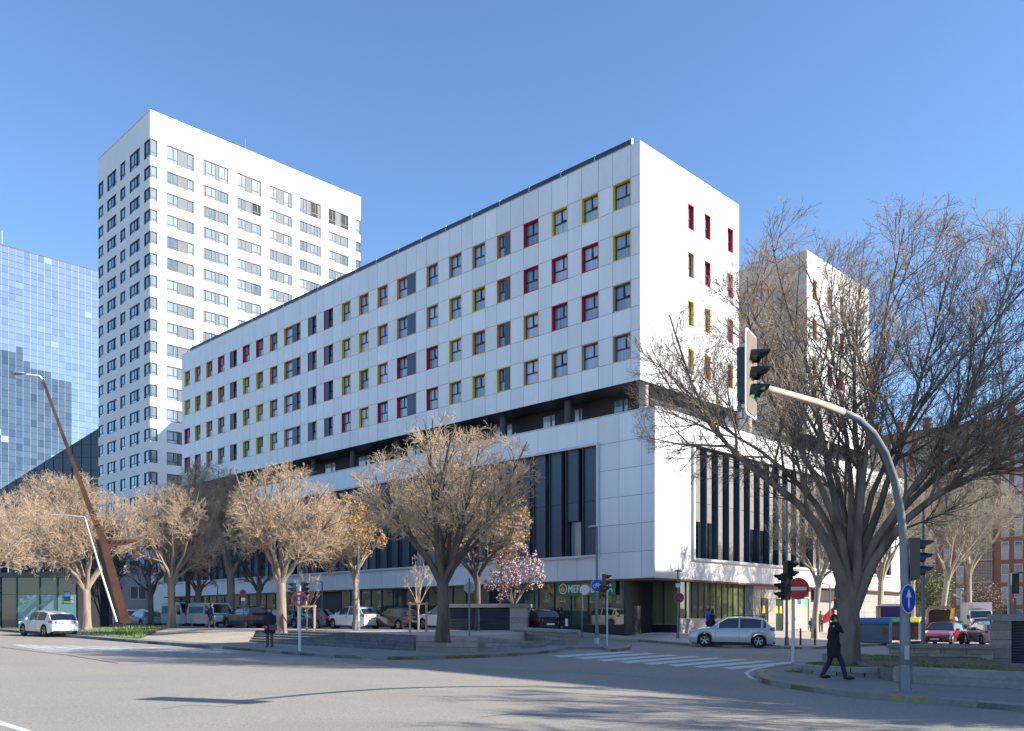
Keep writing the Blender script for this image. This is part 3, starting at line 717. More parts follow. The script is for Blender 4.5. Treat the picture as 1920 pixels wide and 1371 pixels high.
glaz('L', .35, 40, PR - 2, zg - .3, ZB - .13, 16, G_SHOP, zb0)
m = MB(); m.box(.6, .7, 34, 40, zb0, ZB - .13); m.build('entrance_wall', M_DARKW, B)
glaz('L', tC, .45, 6.0, zg, ZB - .13, 5, G_CORN, zb0)
m = MB(); m.box(.3, tC, sC - .12, sC, zb0, ZB - .13); m.build('pier', M_DARKW, B)
glaz('R', .45, tC + .1, tP(1405), zg + .38, ZB - .13, 11, G_CORN, None)
m = MB(); m.box(tC + .1, tP(1405), .40, .6, zb0, zg + .37); m.build('plinth', mat('grey_stone_cladding', (.30, .275, .25), .75, noise=.1, scale=2, bump=.1, big=.1), B)
a, b = tP(1405), tP(1421)
m = MB(); m.box(a, b, .35, .5, zb0, ZB - .13); m.build('pier', M_DARKW, B)
M_STCL = MATS['grey_stone_cladding']
def slabs(face, off, h0, h1, z0, z1, w_, h_, mt, hole=None):
    nn = max(1, round((h1 - h0) / w_)); rr = max(1, round((z1 - z0) / h_))
    for i in range(nn):
        for r in range(rr):
            a, b = h0 + (h1 - h0) * i / nn + .006, h0 + (h1 - h0) * (i + 1) / nn - .006; c, d = z0 + (z1 - z0) * r / rr + .006, z0 + (z1 - z0) * (r + 1) / rr - .006
            if hole and any(hh[0] < (a + b) / 2 < hh[1] and hh[2] < (c + d) / 2 < hh[3] for hh in hole): continue
            m = MB(); p, q_ = wpt(face, a, off, c, random.uniform(0, .006)), wpt(face, b, off, d, .1)
            m.box(min(p[0], q_[0]), max(p[0], q_[0]), min(p[1], q_[1]), max(p[1], q_[1]), c, d); m.build('stone_slab', mt, B)
tD0, tD1 = tP(1492), tP(1526)
slabs('R', .42, tP(1421), tD0, zb0, ZB - .13, 1.2, .95, M_STCL, [(tP(1432), tP(1447), .5, 3.6), (tP(1462), tP(1480), .5, 3.6)])
slabs('R', .42, tD1, TE, zb0, ZB - .13, 1.2, .95, M_STCL)
for a, b in ((tP(1430), tP(1449)), (tP(1461), tP(1481))):
    m = MB(); m.box(a, b, .50, .53, zb0, 3.62); m.build('pane', G_SHOP, B)
    m = MB()
    for i in (0, 1): c_ = a + (b - a) * (.3 + .4 * i); m.add([(c_ - .22, .47, 2.2), (c_ + .22, .47, 2.2), (c_ + .12, .47, 2.75), (c_ - .12, .47, 2.75)], [(0, 1, 2, 3)])
    m.build('yellow_sticker', mat('sign_yellow', (.75, .42, .02), .5, noise=0), B)
# glazed door bay covered with bright stickers
m = MB(); m.box(tD0, tD1, .5, .55, zb0, 3.4); m.box(tD0, tD1, .38, .5, 3.4, 3.5); m.build('entrance_door', mat('door_film', (.42, .40, .30), .4, noise=.06, scale=1), B)
m = MB(); wD = tD1 - tD0; X_ = lambda f: tD0 + wD * f
m.add([(X_(.05), .49, 1.9), (X_(.17), .49, 2.0), (X_(.2), .49, 3.3), (X_(.04), .49, 3.35)], [(0, 1, 2, 3)], 0)
m.add([(X_(.42), .49, 2.95), (X_(.6), .49, 2.9), (X_(.62), .49, 3.3), (X_(.42), .49, 3.3)], [(0, 1, 2, 3)], 1)
m.add([(X_(.75), .49, 3.0), (X_(.95), .49, 2.6), (X_(.96), .49, 3.3), (X_(.75), .49, 3.3)], [(0, 1, 2, 3)], 2)
m.cyl((X_(.28), .492, 1.75), (X_(.28), .482, 1.75), .28, n=16, m=3); m.cyl((X_(.28), .481, 1.75), (X_(.28), .478, 1.75), .17, n=12, m=4)
m.add([(X_(.2), .49, .72), (X_(.42), .49, .72), (X_(.44), .49, .98), (X_(.25), .49, .95)], [(0, 1, 2, 3)], 5)
m.add([(X_(.46), .49, .72), (X_(.6), .49, .72), (X_(.58), .49, 1.25), (X_(.5), .49, 1.0)], [(0, 1, 2, 3)], 6)
m.build('door_stickers', [MATS['sign_yellow'], mat('st_blue', (.03, .12, .6), .5, noise=0), mat('st_green', (.1, .5, .35), .5, noise=0), mat('st_white', (.7, .7, .7), .5, noise=0), mat('st_violet', (.25, .05, .35), .5, noise=0), mat('st_red', (.6, .03, .03), .5, noise=0), mat('st_pink', (.8, .3, .35), .5, noise=0)], B)
m = MB(); m.box(tP(1531), tP(1570), .2, .42, 3.25, 4.1); m.build('canopy_fascia', M_BROWNW, B)
# green banner over the shop windows
M_GREEN = mat('banner_green', (.012, .19, .06), .5, noise=.06, scale=2)
b0, b1 = sP(1151, org=C0 - V * .05), sP(1042, org=C0 - V * .05)
bz0, bz1 = zat(1116.5, 57), zat(1087.5, 57)
m = MB(); m.box(.12, .16, b0, b1, bz0, bz1 - .02); ban = m.build('shop_banner', M_GREEN, B)
cu = bpy.data.curves.new('lettering', 'FONT'); cu.body = 'MERCADONA'; cu.size = .74; cu.extrude = .01; cu.offset = .012
tmp = bpy.data.objects.new('tmp', cu); COL.objects.link(tmp); me = bpy.data.meshes.new_from_object(tmp.evaluated_get(bpy.context.evaluated_depsgraph_get())); bpy.data.objects.remove(tmp)
M_WHT = mat('sign_white', (.75, .75, .73), .5, noise=0); me.materials.clear(); me.materials.append(M_WHT)
lt = link('lettering', me, ban); lw = max(v.co.x for v in me.vertices)
lt.rotation_euler = (math.radians(90), 0, -math.pi / 2); s0_ = b1 - .95
lt.scale = ((b1 - b0 - 1.15) / lw, 1, 1); lt.location = (.105, s0_, bz0 + .22)
m = MB(); c_ = (b1 - .52, (bz0 + bz1) / 2)
m.cyl((.115, c_[0], c_[1]), (.10, c_[0], c_[1]), .36, n=24, m=0); m.cyl((.10, c_[0], c_[1]), (.09, c_[0], c_[1]), .29, n=20, m=1)
m.add([(.085, c_[0] - .17, c_[1] - .18), (.085, c_[0] + .17, c_[1] - .18), (.085, c_[0] + .22, c_[1] + .05), (.085, c_[0], c_[1] + .12), (.085, c_[0] - .22, c_[1] + .05)], [(0, 1, 2, 3, 4)], 2)
m.cyl((.088, c_[0] - .08, c_[1] + .12), (.082, c_[0] - .08, c_[1] + .12), .08, n=8, m=3); m.cyl((.088, c_[0] + .08, c_[1] + .14), (.082, c_[0] + .08, c_[1] + .14), .08, n=8, m=4)
m.build('basket_emblem', [M_WHT, M_GREEN, MATS['sign_yellow'], MATS['st_red'], mat('st_orange', (.7, .25, .02), .5, noise=0)], ban)
# roof rail with clamps
m = MB(); m.box(.02, .14, SB + .7, SEND - 2, ZT + .12, ZT + .40); m.build('roof_rail', M_RAILM, B)
for s_ in np.arange(SB + .7, SEND - 1.5, 2.95):
    m = MB(); m.box(-.01, .19, s_ - .05, s_ + .05, ZT + .001, ZT + .43); m.build('rail_bracket', M_STEEL, B)
m = MB(); m.box(0, .5, SB, SEND, ZT + .001, ZT + .03); m.box(.5, t1, SB, SB + .3, ZT + .001, ZT + .03); m.build('parapet_cap', M_CAPW, B)
# second wing further up the side street
t2, t3 = tU(1513), tU(1629.6)
W2E = SEND * .8
mb = MB()
e2 = [(tU(1523.4), tU(1531.6)), (tU(1551), tU(1560)), (tU(1574.5), tU(1582))]
e2c = ['OTT', 'OOR', 'YRR', 'YRO']
wall_quads(mb, 'R', SB, [t2, t3], [ZS, ZT], [(a, b, zrow[r][1], zrow[r][0]) for r in range(4) for a, b in e2], 0)
l2 = []
for px_ in (1440, 1405, 1380):
    s_ = sP(px_, org=C0 + V * t2); l2.append((s_, s_ + 1.5))
wall_quads(mb, 'L', t2, [SB, W2E], [ZS, ZT], [(a, b, zrow[r][1], zrow[r][0]) for r in range(4) for a, b in l2], 1)
mb.quad((t2, SB, ZT - .02), (t3, SB, ZT - .02), (t3, W2E, ZT - .02), (t2, W2E, ZT - .02), 0)
mb.quad((t3, SB, ZS), (t3, W2E, ZS), (t3, W2E, ZT), (t3, SB, ZT), 0); mb.quad((t2, W2E, ZS), (t3, W2E, ZS), (t3, W2E, ZT), (t2, W2E, ZT), 0)
mb.quad((t2, SB, ZS), (t3, SB, ZS), (t3, W2E, ZS), (t2, W2E, ZS), 2)
mb.build('wing_wall', [M_WHITE, M_BEIGE, M_DARKW], B)
for r in range(4):
    for c, (a, b) in enumerate(e2): hotel_window(B, 'R', a, b, SB, zrow[r][1], zrow[r][0], e2c[r][c])
    for c, (a, b) in enumerate(l2): hotel_window(B, 'L', a, b, t2, zrow[r][1], zrow[r][0], 'OROT'[r])
m = MB(); wall_quads(m, 'L', t2 + .5, [2, W2E], [ZP - .3, ZS], [], 0); wall_quads(m, 'R', 2.2, [t2, t3], [ZP - .3, ZS], [], 1)
m.build('recessed_wall', [M_BEIGE, M_DARKW], B)
for s_ in (3.2,):
    m = MB(); m.box(t2 + .40, t2 + .48, s_, s_ + 1.5, ZP + .1, ZS - .2); m.build('pane', G_CURT, B)
# side-street terrace columns
for t_ in (1.0, 7.5, 14.0, 20, 27, 33):
    m = MB(); m.cyl((t_, 1.5, ZP - .3), (t_, 1.5, ZS), .25, n=14); m.build('column', M_BEIGE, B)

# ---------------- white tower
CT = Vector((xat(281.4, 120), 120, 0))
T = bl('residential_tower', 'tall white apartment tower with square glazed corner windows, behind the long white block', CT)
M_TWALL = mat('tower_white', (.76, .74, .71), .75, noise=.03, scale=.8, big=.03, bigscale=.12)
M_INF = mat('grey_infill', (.105, .115, .125), .6, noise=.05, scale=1, rnd=.05)
M_TFR = mat('tower_frame', (.03, .038, .045), .5, noise=0)
LS, LT, TZ = sP(184.4, org=CT), tP(676.4, org=CT), 71.4
rowsT = [(67.65, 65.25)] + [(64.0 - 3.005 * k, 62.27 - 3.005 * k) for k in range(19)]
lw_ = [(sP(b, org=CT), sP(a, org=CT)) for a, b in [(243.5, 262.1), (225.7, 235.2), (201.2, 218.2)]]
lcorn = (0, sP(270.5, org=CT)); lend = (sP(193.9, org=CT), LS)
rw_ = [(312.8, 363.8), (380.7, 428.6), (444.4, 489.6), (504.6, 547.5), (561.4, 601.9), (615.5, 653.7)]
rt = [(tP(a, org=CT), tP(b, org=CT)) for a, b in rw_]
rcorn = (0, tP(295.3, org=CT)); rend = (tP(666, org=CT), LT)
mb = MB()
HL = [(a, b, z0, z1) for z1, z0 in rowsT for a, b in [*lw_, lcorn, lend]]
HR = [(a, b, z0, z1) for z1, z0 in rowsT for a, b in [*rt, rcorn, rend]]
wall_quads(mb, 'L', 0, [0, LS], [0, TZ], HL); wall_quads(mb, 'R', 0, [0, LT], [0, TZ], HR)
mb.quad((0, 0, TZ), (LT, 0, TZ), (LT, LS, TZ), (0, LS, TZ)); mb.quad((LT, 0, 0), (LT, LS, 0), (LT, LS, TZ), (LT, 0, TZ)); mb.quad((0, LS, 0), (LT, LS, 0), (LT, LS, TZ), (0, LS, TZ))
mb.build('wall', M_TWALL, T)
# floor slabs behind corner openings close the box
mb = MB(); mb.box(.25, LT - .25, .25, LS - .25, 0, TZ - 1); mb.build('core', mat('dark_interior', (.02, .022, .025), .9, noise=0), T)
ZONES = {0: [('g', 0, .41), ('p', .41, .77), ('g', .77, 1)], 1: [('p', 0, .12), ('g', .12, .5), ('p', .5, .64), ('g', .64, 1)], 2: [('g', 0, .36), ('p', .36, .63), ('g', .63, 1)],
         3: [('g', 0, .36), ('p', .36, .66), ('g', .66, .88), ('p', .88, 1)], 4: [('g', 0, .37), ('p', .37, .53), ('g', .53, .86), ('p', .86, 1)], 5: [('g', 0, .36), ('p', .36, .63), ('g', .63, 1)],
         'c': [('g', 0, 1)], 'w': [('g', 0, .62), ('d', .62, .72), ('g', .72, 1)], 'n': [('g', 0, 1)]}
def tower_window(face, h0, h1, z0, z1, zone, opn=False):
    w_, h_ = round(h1 - h0, 2), round(z1 - z0, 2); f = .09; zn = ZONES[zone]
    def fr(b):
        b.box(0, w_, .0, .16, h_ - f, h_); b.box(0, w_, .0, .16, 0, f * .6); b.box(0, f, .0, .16, f * .6, h_ - f); b.box(w_ - f, w_, .0, .16, f * .6, h_ - f)
        for k, a, c in zn:
            if a > 0: b.box(w_ * a - f / 2, w_ * a + f / 2, .03, .14, f * .6, h_ - f)
            if k == 'g':
                x0, x1 = w_ * a, w_ * c; b.box(x0, x1, .05, .13, h_ * .27 - f / 2, h_ * .27 + f / 2)
                if x1 - x0 > 1.3: b.box(x0 + (x1 - x0) * .62 - f / 2, x0 + (x1 - x0) * .62 + f / 2, .045, .135, h_ * .27 + f / 2, h_ - f)
    fo = put('window', ('tf', w_, h_, zone), fr, [M_TFR], T, face, h0, h1, 0, z0, .04); fo['_win'] = 1
    for k, a, c in zn:
        if k == 'p': put('infill_panel', ('tp', w_, h_, a, c), lambda b: b.box(w_ * a + .03, w_ * c - .03, .07, .10, .02, h_ - .04), [M_INF], fo, face, 0, 0, 0, 0)
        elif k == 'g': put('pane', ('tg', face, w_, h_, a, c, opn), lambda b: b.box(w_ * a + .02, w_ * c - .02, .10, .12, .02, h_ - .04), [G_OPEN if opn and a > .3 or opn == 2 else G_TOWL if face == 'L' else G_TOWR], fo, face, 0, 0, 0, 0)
G_OPEN = mat('open_loggia', (.035, .035, .038), .8, noise=.2, scale=1)
for z1, z0 in rowsT:
    for i, (a, b) in enumerate(lw_): tower_window('L', a, b, z0, z1, 'n' if i == 1 else 'w')
    tower_window('L', *lcorn, z0, z1, 'c'); tower_window('L', *lend, z0, z1, 'c')
    for i, (a, b) in enumerate(rt): tower_window('R', a, b, z0, z1, i, (1 if i == 4 else 2) if z1 > 66 and i > 3 else (1 if (i == 2 and 63.5 < z1 < 64.5) else False))
    tower_window('R', *rcorn, z0, z1, 'c'); tower_window('R', *rend, z0, z1, 'c')
mb = MB(); mb.box(-.06, .3, -.06, LS, TZ, TZ + .12); mb.box(.3, LT + .05, -.06, .3, TZ, TZ + .12); mb.build('parapet_cap', M_CAPW, T)
m = MB(); m.cyl((LT * .42, 1, TZ), (LT * .42, 1, TZ + 2.2), .06, n=6); m.build('antenna', M_STEEL, T)

# ---------------- glass office block, far left
YG = 262.0; GO = Vector((xat(-260, YG - 30), YG - 30, 0))
tg0, tg1 = 0, tP(232, org=GO)
zt_ = zat(459, 0) if False else None
Y0 = GO.y + V.y * tP(0, org=GO); GZ = zat(459, Y0)
Gb = bl('glass_office_block', 'large pale blue mirror glass office block at the far left', GO)
pw_ = .00763 * Y0 ; pzs = .00749 * Y0
nx = int(tg1 / pw_); nz_ = int(GZ / pzs)
G_OFF = [glass('office_glass_%s' % k, d, l, .1, .9, stripes=.8, rough=.03, spec=1.0, metal=.75) for k, d, l in (('pale', (.25, .30, .36), (.33, .38, .43)), ('shaded', (.05, .075, .10), (.13, .16, .18)), ('tinted', (.30, .38, .43), (.55, .56, .5)))]  # second set: mirror image of a dark building put into the glass colour
m = MB(); m.box(0, tg1 + 4, .12, 40, 0, GZ - .1); m.build('core', mat('office_core', (.05, .06, .07), .8, noise=0), Gb)
cells = []
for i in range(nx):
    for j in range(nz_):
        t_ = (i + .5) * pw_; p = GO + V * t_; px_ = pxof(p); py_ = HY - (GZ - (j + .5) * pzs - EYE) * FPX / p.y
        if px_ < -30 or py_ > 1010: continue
        edge = 655 + (0 if px_ < 38 else 22 if px_ < 60 else 40 if px_ < 90 else 60 if px_ < 132 else 210)  # stepped outline of the mirrored building painted into the panes
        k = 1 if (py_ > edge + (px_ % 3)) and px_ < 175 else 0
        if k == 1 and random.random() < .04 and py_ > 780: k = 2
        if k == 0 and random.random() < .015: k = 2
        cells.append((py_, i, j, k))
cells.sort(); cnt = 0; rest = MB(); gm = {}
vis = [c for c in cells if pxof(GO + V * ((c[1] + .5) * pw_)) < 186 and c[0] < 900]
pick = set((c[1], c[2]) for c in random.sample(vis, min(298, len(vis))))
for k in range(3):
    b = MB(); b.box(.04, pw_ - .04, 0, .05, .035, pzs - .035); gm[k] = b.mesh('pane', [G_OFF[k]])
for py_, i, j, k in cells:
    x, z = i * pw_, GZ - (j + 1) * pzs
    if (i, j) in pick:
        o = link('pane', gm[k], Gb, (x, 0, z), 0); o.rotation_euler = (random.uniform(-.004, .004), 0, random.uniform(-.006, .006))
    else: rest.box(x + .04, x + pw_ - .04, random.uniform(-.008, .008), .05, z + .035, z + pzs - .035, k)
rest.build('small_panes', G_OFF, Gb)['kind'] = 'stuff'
m = MB()
for i in range(nx + 1): m.box(i * pw_ - .025, i * pw_ + .025, -.03, .05, 0, GZ)
m.build('mullions', mat('mullion_grey', (.30, .34, .38), .5, .3, noise=0), Gb)['kind'] = 'stuff'
m = MB(); m.box(-.1, tg1 + 4, -.08, .5, GZ, GZ + .35); m.build('parapet', mat('dark_parapet', (.08, .09, .1), .6, noise=0), Gb)
m = MB(); p_ = tP(5, org=GO); m.cyl((p_, .6, GZ), (p_, .6, GZ + 4.5), .09, n=6); m.build('antenna', M_CAPW, Gb)
# dark glass wedge with a sloping top edge in front of it
YA = 150
An = thing('dark_glass_wedge', 'dark blue glass wedge with a steeply sloping top edge beside the white tower', 'building')
O_ = at(-40, 1160, YA)
an_pts = [at(-20, 930, YA), at(185, 803, YA), at(215, 785, YA), at(260, 785, YA)]
m = MB(); pts = [(O_.x, 0), (xat(260, YA), 0), (an_pts[3].x, an_pts[3].z), (an_pts[2].x, an_pts[2].z), (an_pts[1].x, an_pts[1].z), (an_pts[0].x, an_pts[0].z)]
m.prism(pts, (YA, YA + 14), axis='y'); m.build('glass_wall', glass('wedge_glass', (.010, .022, .04), (.03, .07, .11), 0, .9, stripes=.35, rough=.08, spec=.6), An)
m = MB(); x_ = O_.x
while x_ < xat(250, YA):
    px_ = CX + FPX * x_ / YA; zt = np.interp(px_, [-20, 185, 215], [an_pts[0].z, an_pts[1].z, an_pts[2].z]); m.box(x_ - .05, x_ + .05, YA - .12, YA - .003, 0, zt); x_ += 1.6
for z_ in np.arange(3, 37, 2.2):
    m.box(max(O_.x, float(np.interp(z_, [an_pts[0].z, an_pts[1].z, an_pts[2].z], [an_pts[0].x, an_pts[1].x, an_pts[2].x]))) + .3, xat(250, YA), YA - .09, YA - .004, z_, z_ + .08)
m.build('mullions', mat('wedge_mullion', (.05, .08, .11), .5, noise=0), An)['kind'] = 'stuff'

# ---------------- simple neighbour blocks with real windows
def block(name, label, org, lt, ls, h, mwall, mwin, floor=3.0, bay=3.0, win=(1.5, 1.5), balc=False, z0=0.0, faces='LR', sill=1.0, stripe=None):
    o = bl(name, label, org); m = MB(); hl, hr = [], []; fr = []
    nz = int((h - 1.2) / floor)
    for face, ln, lst in (('L', ls, hl), ('R', lt, hr)):
        n = int(ln / bay)
        for i in range(n):
            for k in range(nz):
                c_ = (i + .5) * ln / n; a, b = c_ - win[0] / 2, c_ + win[0] / 2; zz = z0 + k * floor + sill + .4
                if face in faces: lst.append((a, b, zz, zz + win[1])); fr.append((face, a, b, zz))
    wall_quads(m, 'L', 0, [0, ls], [z0 - 1, h], hl); wall_quads(m, 'R', 0, [0, lt], [z0 - 1, h], hr)
    m.quad((0, 0, h), (lt, 0, h), (lt, ls, h), (0, ls, h)); m.quad((lt, 0, 0), (lt, ls, 0), (lt, ls, h), (lt, 0, h)); m.quad((0, ls, 0), (lt, ls, 0), (lt, ls, h), (0, ls, h))
    m.build('wall', mwall, o)
    for face, a, b, zz in fr[:290]:
        w_ = round(b - a, 2)
        fo = put('window', ('bw', w_, win[1]), lambda q: [q.box(x0, x1, .1, .2, y0, y1) for x0, x1, y0, y1 in ((0, .08, 0, win[1]), (w_ - .08, w_, 0, win[1]), (.08, w_ - .08, win[1] - .08, win[1]), (.08, w_ - .08, 0, .08), (w_ / 2 - .04, w_ / 2 + .04, .08, win[1] - .08))], [M_CAPW], o, face, a, b, 0, zz); fo['_win'] = 1
        put('pane', ('bp', w_, win[1], mwin.name), lambda q: q.box(0, w_, .17, .19, 0, win[1]), [mwin], fo, face, 0, 0, 0, 0)
    return o
M_BRICK = mat('red_brick', (.29, .135, .10), .85, noise=.16, scale=9, bump=.1, big=.12, bigscale=.4)
M_CONC = mat('pale_concrete', (.46, .42, .37), .8, noise=.12, scale=3, big=.1)
G_NB = glass('neighbour_glass', (.02, .03, .04), (.3, .32, .34), 0, .7)
# red brick flats across the side street (right background); their lit side faces the camera
def brick_flats(label, px0, Yd, h, wbays, seed):
    org = Vector((xat(px0, Yd), Yd, 0)); rnd = random.Random(seed)
    o = bl('brick_apartment_block', label, org); ln = wbays * 7.2; nf = int(h / 3.0)
    m = MB(); m.box(0, 14, 0, ln, 0, h); m.build('wall', M_BRICK, o)
    for b in range(wbays):
        y0 = b * 7.2
        # lattice-screened loggia column: concrete frame with slanted laths behind
        for k in range(nf):
            z = .6 + k * 3.0
            sc = MB(); sc.box(-.5, -.02, y0 + .4, y0 + 3.4, z, z + .22); pr = sc.build('loggia_slab', M_CONC, o)
            lm = MB(); n = 13
            for i in range(n):
                zz = z + .3 + i * 2.6 / n; lm.box(-.42, -.38, y0 + .45, y0 + 3.35, zz, zz + .085)
            for i in range(9):
                yy = y0 + .45 + i * 2.9 / 9; lm.box(-.375, -.34, yy, yy + .07, z + .24, z + 2.98)
            lm.build('lattice_screen', mat('lattice', (.44, .40, .35), .8, noise=.1), o)
        for k in range(nf):
            z = .6 + k * 3.0
            for yy in (y0 + 4.1, y0 + 5.7):
                w2 = MB(); w2.box(-.06, -.005, yy, yy + .95, z + .0, z + 1.0); w2.build('spandrel_panel', M_CONC, o)
                f = MB(); f.box(-.05, -.004, yy, yy + .07, z + 1.0, z + 2.4); f.box(-.05, -.004, yy + .88, yy + .95, z + 1.0, z + 2.4); f.box(-.05, -.004, yy + .07, yy + .88, z + 2.32, z + 2.4); f.box(-.05, -.004, yy + .07, yy + .88, z + 1.0, z + 1.08)
                fo = f.build('window', M_CAPW, o)
                p = MB(); p.box(-.03, -.006, yy + .07, yy + .88, z + 1.08, z + 2.32); p.build('pane', G_NB, fo)
    for b in range(wbays * 2):
        c = MB(); yy = 1.5 + b * 3.6; c.box(.4, 1.4, yy, yy + .9, h, h + rnd.uniform(1.2, 2.2)); c.build('chimney', M_BRICK, o)
    return o
# ---------------- neighbours
BR = []
def brick_row(label, pxa, Ya, nb, h, seed):
    """red brick flats whose street side runs towards the camera-left"""
    return brick_flats(label, pxa, Ya, h, nb, seed)
brick_row('red brick apartment block with pale lattice loggias right behind the white box truck', 1985, 112, 5, 28.5, 1)
brick_row('far end of the brick apartment row partly hidden behind the arched light pole', 1778, 140, 1, 29, 2)
block('background_building', 'dark office building behind the trees at the far left beside the glass pavilion', Vector((xat(-90, 112), 112, 0)), 26, 14, 16, mat('dull_grey', (.10, .10, .11), .8, noise=.1), G_DARK, bay=2.6, win=(1.9, 1.6))
block('background_building', 'grey low building with pale shopfronts seen between the trunks left of the long block', Vector((xat(232, 118), 118, 0)), 12, 10, 9, mat('mid_grey', (.28, .28, .28), .8, noise=.1), G_DARK, bay=3.2, win=(2.2, 1.8))
block('background_building', 'distant beige apartment building closing the side street behind the trees', Vector((xat(1700, 190), 190, 0)), 50, 40, 22, M_CONC, G_NB, bay=3.4)
# unseen block added behind the long block to shade the foot of the tower
block('background_building', 'unseen tall block added behind the long white residence to shade the tower', Vector((-6.6, 108, 0)), 12, 9, 49, M_BEIGE, G_NB, bay=4.5)
# building on the near right corner, outside the frame, shading the crossing
nb_o = Vector((60.0, -3.0, 0))
lenn = 50.0
block('background_building', 'brick corner building to the right of the frame shading the crossing', nb_o, 26, lenn * .93, 24.3, M_BRICK, G_NB, bay=5, win=(2, 1.6))
block('background_building', 'dark apartment block out of view to the left, mirrored in the shop windows', Vector((-105, 20, 0)), 60, 20, 22, mat('olive_grey', (.10, .105, .085), .8, noise=.2, scale=1), G_DARK, bay=3.4)
block('background_building', 'brown apartment block out of view to the right, mirrored in the side windows', Vector((86, 74, 0)), 40, 14, 20, mat('umber', (.10, .08, .06), .8, noise=.2, scale=1), G_DARK, bay=3.4)
block('background_building', 'long dark building far out of view to the left, mirrored in the ground floor glass', Vector((-150, 70, 0)), 92, 16, 20, mat('slate_green', (.07, .085, .07), .8, noise=.3, scale=.6), G_DARK, bay=3.6)
# ================================================ BARE TREES
def rot_about(v, k, ang):
    c, s = np.cos(ang)[:, None], np.sin(ang)[:, None]
    return v * c + np.cross(k, v) * s + k * (np.sum(k * v, 1)[:, None]) * (1 - c)
def norm(v): return v / np.maximum(1e-9, np.linalg.norm(v, axis=-1, keepdims=True))
def tubes_np(P, R, sides):
    """P (N,K,3), R (N,K) -> verts, quads as arrays"""
    N, K, _ = P.shape
    T = np.empty_like(P); T[:, 1:-1] = P[:, 2:] - P[:, :-2]; T[:, 0] = P[:, 1] - P[:, 0]; T[:, -1] = P[:, -1] - P[:, -2]; T = norm(T)
    ref = np.where(np.abs(T[:, :1, 2:3]) < .85, np.array([0, 0, 1.]), np.array([1., 0, 0])); ref = np.repeat(ref, K, 1)
    A = norm(np.cross(T, ref)); B_ = np.cross(T, A)
    th = np.arange(sides) * 2 * np.pi / sides
    Vv = P[:, :, None, :] + R[:, :, None, None] * (A[:, :, None, :] * np.cos(th)[None, None, :, None] + B_[:, :, None, :] * np.sin(th)[None, None, :, None])
    idx = np.arange(N * K * sides).reshape(N, K, sides)
    a = idx[:, :-1]; b = idx[:, 1:]
    Q = np.stack([a, np.roll(a, -1, 2), np.roll(b, -1, 2), b], -1).reshape(-1, 4)
    return Vv.reshape(-1, 3), Q
def np_mesh(name, parts, mt):
    vs, qs, o = [], [], 0
    for v, q_ in parts: vs.append(v); qs.append(q_ + o); o += len(v)
    v = np.concatenate(vs); q_ = np.concatenate(qs); me = bpy.data.meshes.new(name)
    me.vertices.add(len(v)); me.vertices.foreach_set('co', v.astype(np.float32).ravel())
    k = q_.shape[1]; me.loops.add(len(q_) * k); me.loops.foreach_set('vertex_index', q_.astype(np.int32).ravel())
    me.polygons.add(len(q_)); me.polygons.foreach_set('loop_start', np.arange(len(q_), dtype=np.int32) * k)
    me.polygons.foreach_set('use_smooth', np.ones(len(q_), bool)); me.update(calc_edges=True); me.validate(); me.materials.append(mt); return me
def resample(P, R, K):
    P = np.array(P, float); R = np.array(R, float); d = np.r_[0, np.cumsum(np.linalg.norm(np.diff(P, axis=0), axis=1))]
    t = np.linspace(0, d[-1], K)
    # smooth interpolation
    Q = np.stack([np.interp(t, d, P[:, i]) for i in range(3)], 1); Rr = np.interp(t, d, R)
    for _ in range(2): Q[1:-1] = .25 * Q[:-2] + .5 * Q[1:-1] + .25 * Q[2:]
    return Q, Rr
def inside(p, env):
    m = np.zeros(len(p), bool)
    for c, r in env: m |= np.sum(((p - c) / r) ** 2, 1) < 1
    return m
